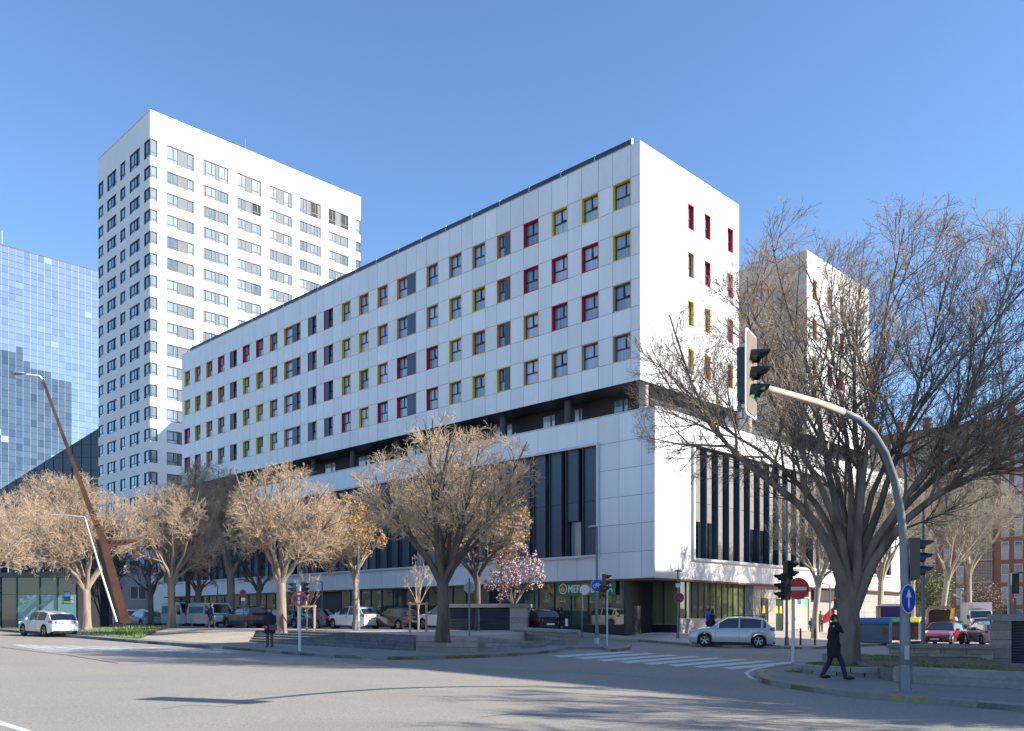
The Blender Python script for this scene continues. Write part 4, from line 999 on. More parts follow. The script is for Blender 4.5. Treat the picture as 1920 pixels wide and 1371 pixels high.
def grow(parents, levels, env, rng):
    """parents: list of (P(K,3), R(K)); each level: dict(n, L, ang, up, K, wob, sides, rr, t0)"""
    out = []; PP = np.stack([p for p, r in parents]); RR = np.stack([r for p, r in parents])
    for lv in levels:
        N, K, _ = PP.shape; seglen = np.linalg.norm(np.diff(PP, axis=1), axis=2).sum(1)
        n = lv['n']; w_ = seglen / seglen.sum(); pi = rng.choice(N, n, p=w_)
        t = lv.get('t0', .2) + (1 - lv.get('t0', .2)) * rng.random(n) ** lv.get('tp', .8)
        f = t * (K - 1); i0 = np.minimum(f.astype(int), K - 2); fr = (f - i0)[:, None]
        p = PP[pi, i0] * (1 - fr) + PP[pi, i0 + 1] * fr; d = norm(PP[pi, i0 + 1] - PP[pi, i0]); r = RR[pi, i0] * (1 - fr[:, 0]) + RR[pi, i0 + 1] * fr[:, 0]
        ax = norm(np.cross(d, rng.normal(size=(n, 3)))); ang = np.radians(rng.uniform(*lv['ang'], n)); nd = rot_about(d, ax, ang)
        nd = norm(nd + np.array([0, 0, 1.]) * lv['up'] + rng.normal(size=(n, 3)) * .08)
        Ln = lv['L'] * rng.uniform(.55, 1.25, n) * (1.15 - .5 * t)
        for _ in range(4):
            bad = ~inside((p + nd * Ln[:, None]) * rng.uniform(.93, 1.05, (n, 1)), env); Ln[bad] *= .7
        cs = lv.get('cell')
        if cs:                                       # thin out crowded places so the crown fills evenly
            mid = np.floor((p + nd * Ln[:, None] * .7) / cs).astype(int); key = mid[:, 0] * 73856093 ^ mid[:, 1] * 19349663 ^ mid[:, 2] * 83492791
            _, inv, ct = np.unique(key, return_inverse=True, return_counts=True); lim_ = lv['cap']; ok = rng.random(n) < np.minimum(1, lim_ / ct[inv])
            p, nd, Ln, r = p[ok], nd[ok], Ln[ok], r[ok]; n = len(p)
        keep = inside((p + nd * Ln[:, None]) * .97, env) & (Ln > lv['L'] * .12); p, nd, Ln, r = p[keep], nd[keep], Ln[keep], r[keep]; n = len(p)
        k2 = lv['K']; Q = np.empty((n, k2, 3)); Q[:, 0] = p; dd = nd.copy(); rad = np.empty((n, k2))
        r0 = np.minimum(r * .72, lv['rr']); 
        for k in range(1, k2):
            dd = norm(dd + rng.normal(size=(n, 3)) * lv['wob'] + np.array([0, 0, 1.]) * lv.get('up2', .05)); Q[:, k] = Q[:, k - 1] + dd * (Ln / (k2 - 1))[:, None]
        for k in range(k2): rad[:, k] = r0 * (1 - lv.get('tap', .7) * k / (k2 - 1))
        rad = np.maximum(rad, lv.get('rmin', .004)); out.append((Q, rad, lv['sides'])); PP, RR = Q, rad
    return out
def bark(name, col, dark, sc=3.0):
    return mat(name, col, .85, noise=.25, scale=sc * 3, bump=.6, col2=dark, bigscale=sc, thr=.56, stretch=(1, 1, .25))
BK_TAN = bark('bark_tan', (.36, .27, .19), (.22, .16, .11)); BK_TRUNK = bark('bark_pale', (.30, .24, .185), (.17, .13, .10), 2.2)
BK_DARK = bark('bark_dark', (.20, .155, .12), (.10, .078, .06), 2.0); BK_TWIG = mat('twig_brown', (.34, .255, .18), .85, noise=.2, scale=3)
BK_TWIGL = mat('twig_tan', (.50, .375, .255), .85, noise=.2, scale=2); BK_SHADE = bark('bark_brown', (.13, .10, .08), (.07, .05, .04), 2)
BK_PLANE = bark('bark_plane', (.40, .35, .26), (.24, .20, .14), 1.6)
def trunk_mesh(name, P, R, mt, sides=22, flute=.10, root=1.22, seed=1):
    """continuous trunk with fluted, flared base"""
    P, R = resample(P, R, 26); N = len(P); rng = np.random.default_rng(seed); ph = rng.uniform(0, 6.28, 4)
    v = np.empty((N, sides, 3)); th = np.arange(sides) * 2 * np.pi / sides
    for k in range(N):
        h = k / (N - 1); fl = flute * (1 - .5 * h); flare = 1 + (root - 1) * math.exp(-h * 9)
        r = R[k] * flare * (1 + fl * (np.cos(3 * th + ph[0] + h * .6) * .6 + np.cos(5 * th + ph[1] - h * .5) * .5 + .25 * np.cos(8 * th + ph[2])) * (1 + .8 * math.exp(-h * 5)))
        v[k, :, 0] = P[k, 0] + np.cos(th) * r; v[k, :, 1] = P[k, 1] + np.sin(th) * r; v[k, :, 2] = P[k, 2]
    idx = np.arange(N * sides).reshape(N, sides); a, b = idx[:-1], idx[1:]
    q_ = np.stack([a, np.roll(a, -1, 1), np.roll(b, -1, 1), b], -1).reshape(-1, 4); return v.reshape(-1, 3), q_
def make_tree(label, base, trunkP, trunkR, limbs, env, levels, mt_trunk, mt_twig, seed=1, group='bare trees on the square', name='bare_tree', fruit=None, twig_split=1, kids=None, limb_sides=9):
    """all coordinates relative to base"""
    rng = np.random.default_rng(seed); t = thing(name, label, 'tree', tuple(base), 0, group)
    parts = [trunk_mesh('t', trunkP, trunkR, mt_trunk, seed=seed)]
    par = []
    for P, R in limbs:
        Q, Rr = resample(P, R, 12); Q[1:-1] += rng.normal(size=(10, 3)) * Rr[1:-1, None] * .35; par.append((Q, Rr))
    v, q_ = tubes_np(np.stack([p for p, r in par]), np.stack([r for p, r in par]), limb_sides); parts.append((v, q_))
    link('trunk', np_mesh('trunk', parts, mt_trunk), t)
    env = [(np.array(c, float), np.array(r, float)) for c, r in env]
    out = grow(par, levels, env, rng)
    link('boughs', np_mesh('boughs', [tubes_np(*o) for o in out[:twig_split]], mt_trunk), t)
    link('crown', np_mesh('crown', [tubes_np(*o) for o in out[twig_split:]], mt_twig), t)
    if fruit:
        n, mt, size, lev, sel = fruit; Q = out[lev][0]; pick = rng.choice(len(Q), n); p = Q[pick, -1] + rng.normal(size=(n, 3)) * .06
        if sel is not None: p = p[sel(p)]
        n = len(p); ax = norm(rng.normal(size=(n, 3))); ay = norm(np.cross(ax, rng.normal(size=(n, 3)))); s = (size * rng.uniform(.5, 1.3, n))[:, None]
        vv = np.stack([p - ax * s, p - ay * s * .5 - [0, 0, .03], p + ax * s, p + ay * s * .5], 1).reshape(-1, 3)
        link(fruit_name if False else 'leaf_clusters', np_mesh('leaf_clusters', [(vv, np.arange(n * 4).reshape(n, 4))], mt), t)
    return t
# ---- the largest tree, right foreground: limbs traced where they stand
Yb = TB.y; bz = TB.z - .06
def L_(pts, y0, y1, r0, r1, pw=1.0):
    pts = [(1591 + (pts[0][0] - 1591) * .35, pts[0][1] + 55)] + list(pts)
    n = len(pts); P, R = [], []
    for i, (x, y) in enumerate(pts):
        f = i / (n - 1); Y = Yb + y0 * (1 - f) + y1 * f; p = at(x, y, Y); P.append((p.x - TB.x, Y - Yb, p.z - bz)); R.append(r0 * .64 * (1 - f) ** 1.9 + r1 * .8)
    return P, R
S = .016 * 1.0
big_limbs = [
 L_([(1588, 1085), (1570, 1040), (1540, 990), (1500, 940), (1450, 902), (1395, 868), (1345, 825), (1312, 770), (1290, 700), (1270, 640), (1255, 590)], 0, -2.5, .33, .03),
 L_([(1590, 1075), (1565, 1000), (1530, 930), (1480, 880), (1430, 850), (1380, 815), (1320, 780), (1260, 745)], .1, 1.6, .24, .03),
 L_([(1592, 1075), (1576, 990), (1556, 900), (1538, 800), (1520, 700), (1488, 610), (1460, 530), (1448, 460)], 0, -.6, .27, .028),
 L_([(1596, 1075), (1600, 980), (1597, 880), (1580, 780), (1562, 680), (1545, 580), (1505, 490)], .2, 1.4, .27, .028),
 L_([(1600, 1075), (1612, 970), (1622, 860), (1632, 750), (1650, 640), (1672, 530), (1695, 430)], -.1, -1.6, .27, .026),
 L_([(1604, 1080), (1636, 985), (1672, 890), (1704, 790), (1735, 690), (1765, 580), (1785, 470)], .1, .9, .30, .026),
 L_([(1607, 1085), (1648, 1000), (1712, 915), (1775, 830), (1826, 730), (1868, 610), (1900, 490)], 0, -1.8, .30, .026),
 L_([(1610, 1090), (1656, 1020), (1726, 945), (1795, 895), (1868, 868), (1960, 858), (2060, 800)], -.1, -2.2, .29, .05),
 L_([(1592, 1070), (1568, 960), (1505, 850), (1452, 765), (1412, 685), (1398, 600), (1402, 520)], -.1, -2.6, .24, .026),
 L_([(1600, 1070), (1625, 930), (1690, 815), (1762, 715), (1850, 620), (1930, 530)], .1, 2.4, .25, .026),
 L_([(1598, 1070), (1612, 900), (1600, 760), (1602, 640), (1612, 540), (1622, 450)], .2, 2.6, .24, .024),
 L_([(1606, 1080), (1680, 960), (1790, 860), (1900, 760), (1990, 660), (2040, 560)], .1, 1.8, .26, .03),
 L_([(1594, 1075), (1585, 940), (1545, 820), (1490, 740), (1430, 640), (1400, 560)], .1, 3.0, .23, .024),
]
k_ = Yb / FPX
def env_px(cx, cy, rx, ry, dy=0, ryd=4.2):
    p = at(cx, cy, Yb); return ((p.x - TB.x, dy, p.z - bz), (rx * k_, ryd, ry * k_))
big_env = [env_px(1640, 735, 235, 335), env_px(1810, 700, 270, 300), env_px(1395, 720, 225, 225), env_px(1480, 610, 130, 205), env_px(1960, 720, 220, 290), env_px(1700, 600, 240, 190)]
tr = at(1590, 1243, Yb)
trunkP = [(0, 0, -.25), (0, 0, .2), (.02, 0, 1.0), (0, 0, 1.8), (-.02, 0, 2.35), (.03, 0, 2.9)]
trunkR = [.40, .37, .335, .33, .40, .30]
make_tree('largest bare tree, dark fluted trunk with many limbs, in the round granite planter', (TB.x, Yb, bz), trunkP, trunkR, big_limbs, big_env,
    [dict(n=520, L=3.6, ang=(16, 48), up=.10, K=8, wob=.09, sides=6, rr=.05, t0=.28, tp=.75, tap=.8, rmin=.007, cell=1.4, cap=1.6),
     dict(n=4200, L=1.7, ang=(18, 50), up=.06, K=6, wob=.11, sides=5, rr=.02, t0=.15, tp=.7, tap=.7, rmin=.006, cell=.9, cap=2.6),
     dict(n=14000, cell=.6, cap=4.5, L=.85, ang=(20, 58), up=.05, K=4, wob=.15, sides=3, rr=.011, t0=.1, tap=.55, rmin=.0055),
     dict(n=30000, cell=.5, cap=9, L=.40, ang=(25, 65), up=.04, K=3, wob=.18, sides=3, rr=.0075, t0=.1, tap=.4, rmin=.0048)],
    BK_DARK, BK_TWIG, seed=5, group='bare trees in the street', twig_split=2, limb_sides=12)
_bt = [o for o in COL.objects if o.get('label', '').startswith('largest bare tree')][0]
for x, y, r, dz in ((1617, 1072, .15, .36), (1579, 1060, .08, .30), (1585, 985, .06, .22)):
    p = at(x, y, Yb - dz); m = MB(); c_ = (p.x - TB.x, p.y - Yb, p.z - bz); m.lathe([(.001, -.02), (r * .45, -.03), (r * .55, -.05), (r * .8, -.055), (r, -.02), (r * .9, .12)], (0, 0, 0), n=14, axis='y')
    o = m.build('branch_scar', mat('cut_wood', (.24, .20, .16), .9, noise=.3, scale=14, bump=.5), _bt, smooth=True); o.location = c_; o.rotation_euler = (0, 0, .35 if x > 1600 else -.2); o.scale = (.72, 1, 1.15)
# ---- trees of the square
def vase(h0, H, Rad, n, r0, rng, spread=1.0, zoff=0):
    out = []
    for i in range(n):
        a = 2 * math.pi * (i + rng.uniform(-.35, .35)) / n; q_ = rng.uniform(.68, .98) * Rad * spread; top = H * rng.uniform(.70, .92)
        if i % 3 == 2: q_ *= .4; top = H * rng.uniform(.86, .96)
        if i % 3 == 1: top *= .80; 
        P = [(0, 0, h0 * .82), (math.cos(a) * r0 * .9, math.sin(a) * r0 * .9, h0 * 1.05)]
        for f in (.3, .6, 1.0):
            sw = rng.uniform(-.25, .25); P.append((math.cos(a + sw) * q_ * f ** .85, math.sin(a + sw) * q_ * f ** .85, h0 * 1.05 + (top - h0) * f ** 1.05 + rng.uniform(-.15, .15)))
        out.append((P, [r0 * .62, r0 * .5, r0 * .30, r0 * .16, .018]))
    return out
def square_tree(label, px, py, crown_px, top_py, ground, seed, trw, h0f=.30, mtk=None, mtw=None, fruit=None, nl=9, dens=1.0, Y=None, crown_bot=None, group='bare trees on the square', lean=0):
    base = pz(px, py, ground) if Y is None else Vector((xat(px, Y), Y, ground)); Yt = base.y; k = Yt / FPX
    H = (HY - top_py) * k + EYE - ground; Rad = (crown_px[1] - crown_px[0]) / 2 * k; cx = ((crown_px[0] + crown_px[1]) / 2 - px) * k
    r0 = trw * .8 * k / 2; h0 = H * h0f; rng = np.random.default_rng(seed)
    limbs = vase(h0, H, Rad, nl, r0, rng)
    limbs = [([(p[0] + cx * max(0, (p[2] - h0) / (H - h0)) + lean * p[2], p[1], p[2]) for p in P], R) for P, R in limbs]
    cb = h0 * .95 if crown_bot is None else (HY - crown_bot) * k + EYE - ground
    zc = (cb + H) / 2; env = [((cx + lean * zc, 0, zc), (Rad, Rad * .92, (H - cb) / 2)), ((cx * .8 + lean * zc, 0, zc - .1 * H), (Rad * .8, Rad * .8, (H - cb) / 2))]
    s = H / 10.0
    return make_tree(label, base, [(0, 0, -.2), (0, 0, .1), (.03, 0, h0 * .4), (lean * h0 * .7, .02, h0 * .8), (lean * h0, 0, h0 * 1.12)], [r0 * 1.1, r0 * 1.05, r0 * .9, r0 * .92, r0 * .7], limbs, env,
        [dict(n=int(170 * dens), cell=1.2, cap=2.2, L=2.5 * s, ang=(20, 50), up=.08, K=6, wob=.14, sides=5, rr=.045 * s, t0=.25, tap=.7, rmin=.01),
         dict(n=int(1100 * dens), cell=.8, cap=3.5, L=1.25 * s, ang=(22, 58), up=.10, K=5, wob=.18, sides=4, rr=.026, t0=.15, tap=.6, rmin=.008),
         dict(n=int(5200 * dens), cell=.55, cap=7, L=.66 * s, ang=(25, 65), up=.10, K=4, wob=.22, sides=3, rr=.014, t0=.1, tap=.45, rmin=.0075),
         dict(n=int(9500 * dens), cell=.5, cap=9, L=.38 * s, ang=(25, 70), up=.08, K=3, wob=.25, sides=3, rr=.0095, t0=.05, tap=.3, rmin=.0062)],
        mtk or BK_TRUNK, mtw or BK_TWIGL, seed=seed, fruit=fruit, group=group, twig_split=1)
M_OCH = mat('ochre_leaf', (.44, .27, .09), .7, noise=.3, scale=2); M_RUST = mat('rust_leaf', (.42, .17, .06), .7, noise=.3, scale=2)
square_tree('bare tree with dense round crown on the stone wall beyond the steps', 830, 1195, (655, 1030), 782, PZ + .02, 11, 30, .285, mtk=BK_SHADE, nl=12, dens=1.5, group='bare trees on the square', fruit=(500, M_OCH, .10, 2, lambda p: p[:, 2] < 4.6))
square_tree('bare tree with grey trunk at the top of the steps behind the waiting woman', 527, 1184, (415, 668), 868, PZ, 12, 24, .33, nl=10, dens=1.1)
square_tree('bare tree with curved twin stem beside the wooden bench', 432, 1176, (350, 520), 880, PZ, 13, 19, .36, nl=8, dens=.85)
square_tree('pale trunked bare tree left of the parked vans', 321, 1177, (215, 435), 905, PZ + .05, 14, 18, .33, nl=10, dens=.95)
square_tree('bare tree on the grass verge behind the white hatchback beside the rusty mast', 161, 1177, (-20, 262), 880, 1.2, 15, 20, .27, nl=10, dens=1.1)
square_tree('bare tree reaching into the frame at the far left edge over the glass pavilion', -45, 1180, (-170, 110), 900, 1.2, 16, 18, .3, nl=8, dens=.8)
square_tree('small tree still holding ochre leaf clusters beside the silver lamp post', 666, 1181, (565, 728), 925, PZ, 17, 12, .42, nl=8, dens=.7, fruit=(5200, M_OCH, .085, 2, None))
square_tree('tree with ochre seed clusters behind the tall tree on the block wall', 895, 1178, (720, 1000), 880, PZ - .1, 18, 16, .36, nl=8, dens=.7, fruit=(4200, M_OCH, .10, 2, None), Y=50, mtk=BK_SHADE)
square_tree('tall bare tree with rusty buds whose crown crosses the end of the long block', 352, 1178, (300, 470), 862, 1.0, 19, 12, .5, nl=7, dens=.6, fruit=(1800, M_RUST, .07, 2, None), Y=72, mtk=BK_SHADE)
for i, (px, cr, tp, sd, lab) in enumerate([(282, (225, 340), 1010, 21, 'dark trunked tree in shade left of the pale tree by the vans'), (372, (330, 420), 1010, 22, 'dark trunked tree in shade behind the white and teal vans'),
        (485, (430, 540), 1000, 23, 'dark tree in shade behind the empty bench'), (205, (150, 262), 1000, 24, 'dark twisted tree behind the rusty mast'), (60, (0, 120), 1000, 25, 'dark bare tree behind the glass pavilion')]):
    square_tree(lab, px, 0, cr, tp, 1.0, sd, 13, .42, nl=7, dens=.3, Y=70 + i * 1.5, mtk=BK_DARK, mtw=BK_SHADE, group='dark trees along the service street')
# plane trees along the side street: their trunks throw shadows on the podium
def plane(label, px, Y, crown, top, seed, w_, lean=0, dens=.5, hf=.36, g0=None, mtk=None):
    g_ = zr(xat(px, Y), Y) + .12 if g0 is None else g0
    return square_tree(label, px, 0, crown, top, g_, seed, w_, hf, nl=8, dens=dens, Y=Y, mtk=mtk or BK_PLANE, mtw=BK_PLANE, group='plane trees along the side street', lean=lean)
plane('slender plane tree leaning right beside the dark trunk of the largest tree', 1528, 55, (1420, 1640), 880, 31, 15, .07, .75)
plane('plane tree with forked pale stem behind the recycling containers', 1650, 62, (1560, 1750), 850, 32, 14, .02, .5)
plane('thin plane tree mostly hidden behind the trunk of the largest tree', 1585, 58, (1500, 1670), 890, 36, 12, .03, .5)
plane('pale plane tree leaning right above the construction bag', 1768, 93, (1700, 1900), 880, 33, 13, .09, .45)
plane('pale plane tree rising behind the white box truck', 1817, 97, (1750, 1930), 860, 34, 12, 0, .45)
plane('distant plane tree near the purple cabin', 1712, 90, (1660, 1760), 930, 35, 9, 0, .3)
# outside the frame on the right: the roadside trees whose twig shadows streak the asphalt
def off_tree(x, y, H, seed, lab):
    s = H / 10
    base = Vector((x, y, zr(x, y) + .1)); rng = np.random.default_rng(seed); limbs = vase(3.0, H, 4.6, 10, .25, rng)
    return make_tree(lab, base, [(0, 0, -.2), (0, 0, .2), (0, 0, 1.5), (0, 0, 2.4), (0, 0, 3.3)], [.3, .28, .25, .24, .2], limbs, [((0, 0, 6.4), (4.8, 4.8, 4.0))],
        [dict(n=90, L=2.3, ang=(20, 50), up=.1, K=6, wob=.14, sides=4, rr=.06, t0=.25, rmin=.02), dict(n=700, L=1.2, ang=(22, 58), up=.1, K=4, wob=.18, sides=3, rr=.028, t0=.15, rmin=.014), dict(n=3500, L=.6, ang=(25, 65), up=.1, K=3, wob=.2, sides=3, rr=.016, t0=.1, rmin=.012)],
        BK_DARK, BK_DARK, seed=seed, group='bare trees in the street')
off_tree(17.5, 15.0, 10.5, 41, 'bare kerbside tree just right of the frame, nearest the arched light pole'); off_tree(24.5, 13.0, 11, 42, 'bare kerbside tree outside the frame, farthest to the right'); off_tree(15.5, 8.5, 9, 43, 'bare kerbside tree outside the frame, nearest the camera')
# pink blossom tree
M_BLOS = mat('pink_blossom', (.74, .50, .55), .7, noise=.2, scale=2)
square_tree('small tree in pink blossom behind the grey louvred block', 962, 0, (905, 1025), 1018, .98, 51, 8, .3, nl=10, dens=.5, Y=52, mtk=BK_DARK, mtw=BK_SHADE, fruit=(2900, M_BLOS, .06, 3, None), group='')
# staked saplings
def sapling(label, px, py, top, w_, seed):
    t = square_tree(label, px, py, (px - w_, px + w_), top, PZ, seed, 4, .32, nl=9, dens=.09, mtk=BK_TWIGL, mtw=BK_TWIGL, group='staked young trees'); return t
sapling('young bare tree inside a timber stake frame beside the black hatchback', 784, 1184, 1040, 36, 61)
sapling('young bare tree inside a timber stake frame left of the white pole sign', 575, 1183, 1065, 28, 62)
# leafy olive green tree near the brick flats
def leafy(label, px, Y, r, zc, seed, col, n=9000, cat='tree', name='leafy_tree', flat=.85):
    rng = np.random.default_rng(seed); g_ = zr(xat(px, Y), Y); t = thing(name, label, cat, (xat(px, Y), Y, g_))
    m = MB(); m.tube([(0, 0, -.1), (.05, 0, zc * .5), (0, .05, zc)], [.16, .12, .06], 8); 
    for i in range(7): a = i * .9; m.tube([(0, 0, zc * .55), (math.cos(a) * r * .4, math.sin(a) * r * .4, zc), (math.cos(a) * r * .7, math.sin(a) * r * .7, zc + r * .4)], [.07, .05, .02], 5)
    m.build('trunk', BK_SHADE, t)
    cl = norm(rng.normal(size=(60, 3))) * (rng.random((60, 1)) ** .4) * r * .8; p = cl[rng.integers(0, 60, n)] + rng.normal(size=(n, 3)) * r * .17; p[:, 2] = p[:, 2] * flat + zc
    ax = norm(rng.normal(size=(n, 3))); ay = norm(np.cross(ax, rng.normal(size=(n, 3)))); s = (.12 * rng.uniform(.6, 1.3, n))[:, None]
    vv = np.stack([p - ax * s, p - ay * s * .35, p + ax * s, p + ay * s * .35], 1).reshape(-1, 3)
    link('crown', np_mesh('crown', [(vv, np.arange(n * 4).reshape(n, 4))], mat('leaf_' + str(seed), col, .6, noise=.3, scale=2)), t); return t
leafy('bushy olive green tree between the traffic light and the leaning plane tree', 1742, 98, 3.4, 4.6, 71, (.17, .20, .09), 11000)
leafy('dry brown bushy shrub behind the white box truck', 1842, 103, 3.4, 3.2, 72, (.22, .14, .09), 5000)
# ================================================ VEHICLES
M_TYRE = mat('tyre_rubber', (.02, .02, .02), .85, noise=.1); M_RIM = mat('alloy_rim', (.45, .46, .47), .35, .8, noise=0)
M_CGL = mat('car_glass', (.012, .016, .02), .04, noise=0, spec=1.0, coat=.5); M_BLK = mat('black_plastic', (.02, .02, .022), .6, noise=0)
M_TAIL = mat('tail_lamp', (.45, .01, .01), .2, noise=0, coat=1); M_HEAD = mat('head_lamp', (.55, .58, .6), .12, noise=0, coat=1, spec=1)
M_PLATE = mat('number_plate', (.7, .7, .68), .5, noise=0); M_ARCH = mat('wheel_arch', (.008, .008, .008), .9, noise=0)
M_SEAM = mat('door_seam', (.03, .03, .03), .7, noise=0)
def paint(name, col, metal=.0): return mat('paint_' + name, col, .32, metal, noise=0, coat=1.0, spec=.5)
CARM = {}
def car(label, loc, hd, pt, kind='hatch', L=4.1, W=1.76, H=1.46, group=None, name='parked_car', lit=False, plate=True, dark_low=True, cat='car'):
    """loc = ground point at the middle; hd = heading vector; local +x is forward"""
    rz = math.atan2(hd[1], hd[0]); t = thing(name, label, cat, tuple(loc), rz, group)
    slope = .018 * (U.x * math.cos(rz) + U.y * math.sin(rz)); t.rotation_euler = (0, -math.atan(slope), rz)
    hl = L / 2; rw = .325 if H < 1.55 else .345
    K = dict(
        hatch=dict(fo=.80, ro=.72, hood=[(-1, .93), (.18, .95), (.55, .90), (.85, .74), (1, .56)], cab=(.44, -.93), roof=[(.44, .93), (.08, .985), (-.15, 1.0), (-.50, .98), (-.75, .92), (-.93, .66)], belt=.62, tail=.66, rear_top=.97),
        suv=dict(fo=.84, ro=.78, hood=[(-1, .98), (.18, 1.0), (.55, .96), (.86, .82), (1, .62)], cab=(.50, -.95), roof=[(.50, 0), (.08, .985), (-.14, 1.0), (-.48, .985), (-.74, .93), (-.95, .66)], belt=.60, tail=.66, rear_top=1.0),
        wagon=dict(fo=.88, ro=.92, hood=[(-1, .86), (-.7, .90), (.15, .90), (.55, .84), (.85, .70), (1, .52)], cab=(.38, -.80), roof=[(.38, 0), (.04, .98), (-.15, 1.0), (-.40, .98), (-.80, .62)], belt=.62, tail=.6, rear_top=.95))[kind]
    fo, ro = K['fo'], K['ro']; xf, xr_ = hl - fo, -hl + ro
    hz = lambda x: np.interp(x / hl, [p[0] for p in K['hood']], [p[1] for p in K['hood']]) * (H / 1.48)
    xs = sorted(set(list(np.linspace(-hl, hl, 46)) + [c + d for c in (xf, xr_) for d in np.linspace(-rw - .06, rw + .06, 13)]))
    ra = rw + .055
    def zbot(x):
        z = .20 + .10 * max(0, (abs(x) / hl - .86) / .14)
        for c in (xf, xr_):
            if abs(x - c) < ra: z = max(z, rw + math.sqrt(max(0, ra * ra - (x - c) ** 2)) - .0)
        return z
    def hw(x):
        e = max(0, (abs(x) / hl - .70) / .30); return W / 2 * (1 - .17 * e ** 2.4)
    belt = lambda x: min(hz(x), (.60 + .03) * H + .04 * (-x / hl)) if kind != 'x' else hz(x)
    rear_drop = lambda x: max(0, (-x / hl - .90) / .10)
    rows = []
    for x in xs:
        zb, w_ = zbot(x), hw(x); zs = belt(x) - .03; zt = min(hz(x), zs + .05)
        if x / hl < -.9 : zs -= .04 * rear_drop(x)
        zs = max(zs, zb + .05); zt = max(zt, zs + .01)
        rows.append([(x, -w_ * .965, zb), (x, -w_ * .995, zb + (zs - zb) * .22), (x, -w_, zb + (zs - zb) * .5), (x, -w_ * .985, zb + (zs - zb) * .78), (x, -w_ * .945, zs), (x, -w_ * .84, zt), (x, -w_ * .4, zt + .015), (x, 0, zt + .02)])
    V_, F_ = [], []; nr = 15; 
    for r in rows:
        full = r + [(p[0], -p[1], p[2]) for p in reversed(r[:-1])]; V_ += full
    for i in range(len(xs) - 1):
        for j in range(nr - 1): F_.append((i * nr + j, (i + 1) * nr + j, (i + 1) * nr + j + 1, i * nr + j + 1))
    F_.append(tuple(range(nr))); F_.append(tuple(range((len(xs) - 1) * nr, len(xs) * nr))[::-1])
    body = MB(); body.add(V_, F_)
    # cabin
    c0, c1 = K['cab'][0] * hl, K['cab'][1] * hl; rp = K['roof']
    rx = [p[0] * hl for p in rp][::-1]; rzv = [(belt(c0) if p[1] == 0 or i == 0 else p[1] * H * (.985 if p[1] < 1.01 else .98)) for i, p in enumerate(rp)][::-1]
    if kind == 'wagon': rzv[0] = belt(c1) + .02
    else: rzv[0] = max(belt(c1) + .0, .66 * H)
    zroof = lambda x: float(np.interp(x, rx, rzv))
    wt, wtr = rp[1][0] * hl, rp[-2][0] * hl
    cx_ = sorted(set(list(np.linspace(c1, c0, 40)) + [wt, wtr])); n2 = 11; P2 = []
    for x in cx_:
        w_ = hw(x) * .935; zb = belt(x) - .04; zt = max(zroof(x), zb + .02); f = (zt - zb) / (H * .98 - zb); ti = .20 * W / 2 * 1.0 * min(1, f)
        h = [(x, -w_, zb), (x, -w_ + ti * .5, zb + (zt - zb) * .52), (x, -w_ + ti * .92, zb + (zt - zb) * .88), (x, -w_ + ti * 1.5, zt - .012), (x, -w_ * .35, zt + .012), (x, 0, zt + .02)]
        P2 += h + [(p[0], -p[1], p[2]) for p in reversed(h[:-1])]
    gl, bd = [], []
    b1 = (c0 + c1) / 2 + .08; b2 = b1 - (1.05 if L < 4.2 else 1.15)
    for i in range(len(cx_) - 1):
        xm = (cx_[i] + cx_[i + 1]) / 2
        for j in range(n2 - 1):
            jj = min(j, n2 - 2 - j); f = (i * n2 + j, (i + 1) * n2 + j, (i + 1) * n2 + j + 1, i * n2 + j + 1); g_ = False
            if jj in (0, 1): g_ = (wt + (c0 - wt) * .45 > xm > wtr - (.12 if kind == 'suv' else .0)) and not (abs(xm - b1) < .05) and not abs(xm - b2) < .05 and jj < 2
            if jj in (3, 4): g_ = xm > wt + .02 or (xm < wtr - .06 and xm > c1 + .03)
            (gl if g_ else bd).append(f)
    body.add(P2, bd)
    bo = body.build('body', pt, t); smooth_by_angle(bo, 42)
    g = MB(); g.add([(p[0], p[1] * 1.002, p[2] + .001) for p in P2], gl); go_ = g.build('windows', M_CGL, t, smooth=True)
    # underside
    u = MB(); u.box(-hl * .93, hl * .93, -W * .42, W * .42, .19, .5); u.build('underbody', M_ARCH, t)
    key = ('wh', rw)
    if key not in CARM:
        m = MB(); m.lathe([(rw * .62, -.09), (rw * .93, -.10), (rw, -.06), (rw, .06), (rw * .93, .10), (rw * .62, .09), (rw * .62, -.09)], n=22, axis='y'); ty = m.mesh('wheel', [M_TYRE], True)
        m = MB(); m.lathe([(rw * .63, .085), (rw * .57, .095), (rw * .55, .05), (0.001, .05)], n=20, axis='y', m=1); m.lathe([(rw * .64, .086), (rw * .56, .10)], n=20, axis='y', m=0)
        for k in range(5):
            a = k * 2 * math.pi / 5 + .3
            for off in (-.09, .09):
                a2 = a + off; m.add([(math.cos(a) * .04 - math.sin(a2) * .022, .085, math.sin(a) * .04 + math.cos(a2) * .022), (math.cos(a) * .04 + math.sin(a2) * .022, .085, math.sin(a) * .04 - math.cos(a2) * .022),
                       (math.cos(a2) * rw * .58 + math.sin(a2) * .02, .098, math.sin(a2) * rw * .58 - math.cos(a2) * .02), (math.cos(a2) * rw * .58 - math.sin(a2) * .02, .098, math.sin(a2) * rw * .58 + math.cos(a2) * .02)], [(0, 1, 2, 3)], 0)
        m.cyl((0, .06, 0), (0, .10, 0), .05, n=8, m=0); CARM[key] = (ty, m.mesh('rim', [M_RIM, M_ARCH]))
    ty, ri = CARM[key]
    for x in (xf, xr_):
        for s in (1, -1):
            o = link('wheel', ty, t, (x, s * (W / 2 - .115), rw), 0 if s > 0 else math.pi); link('rim', ri, o)
    # lamps, plates, mirrors, handles
    zl = .50 * H if kind != 'suv' else .54 * H; wr = hw(-hl + .12)
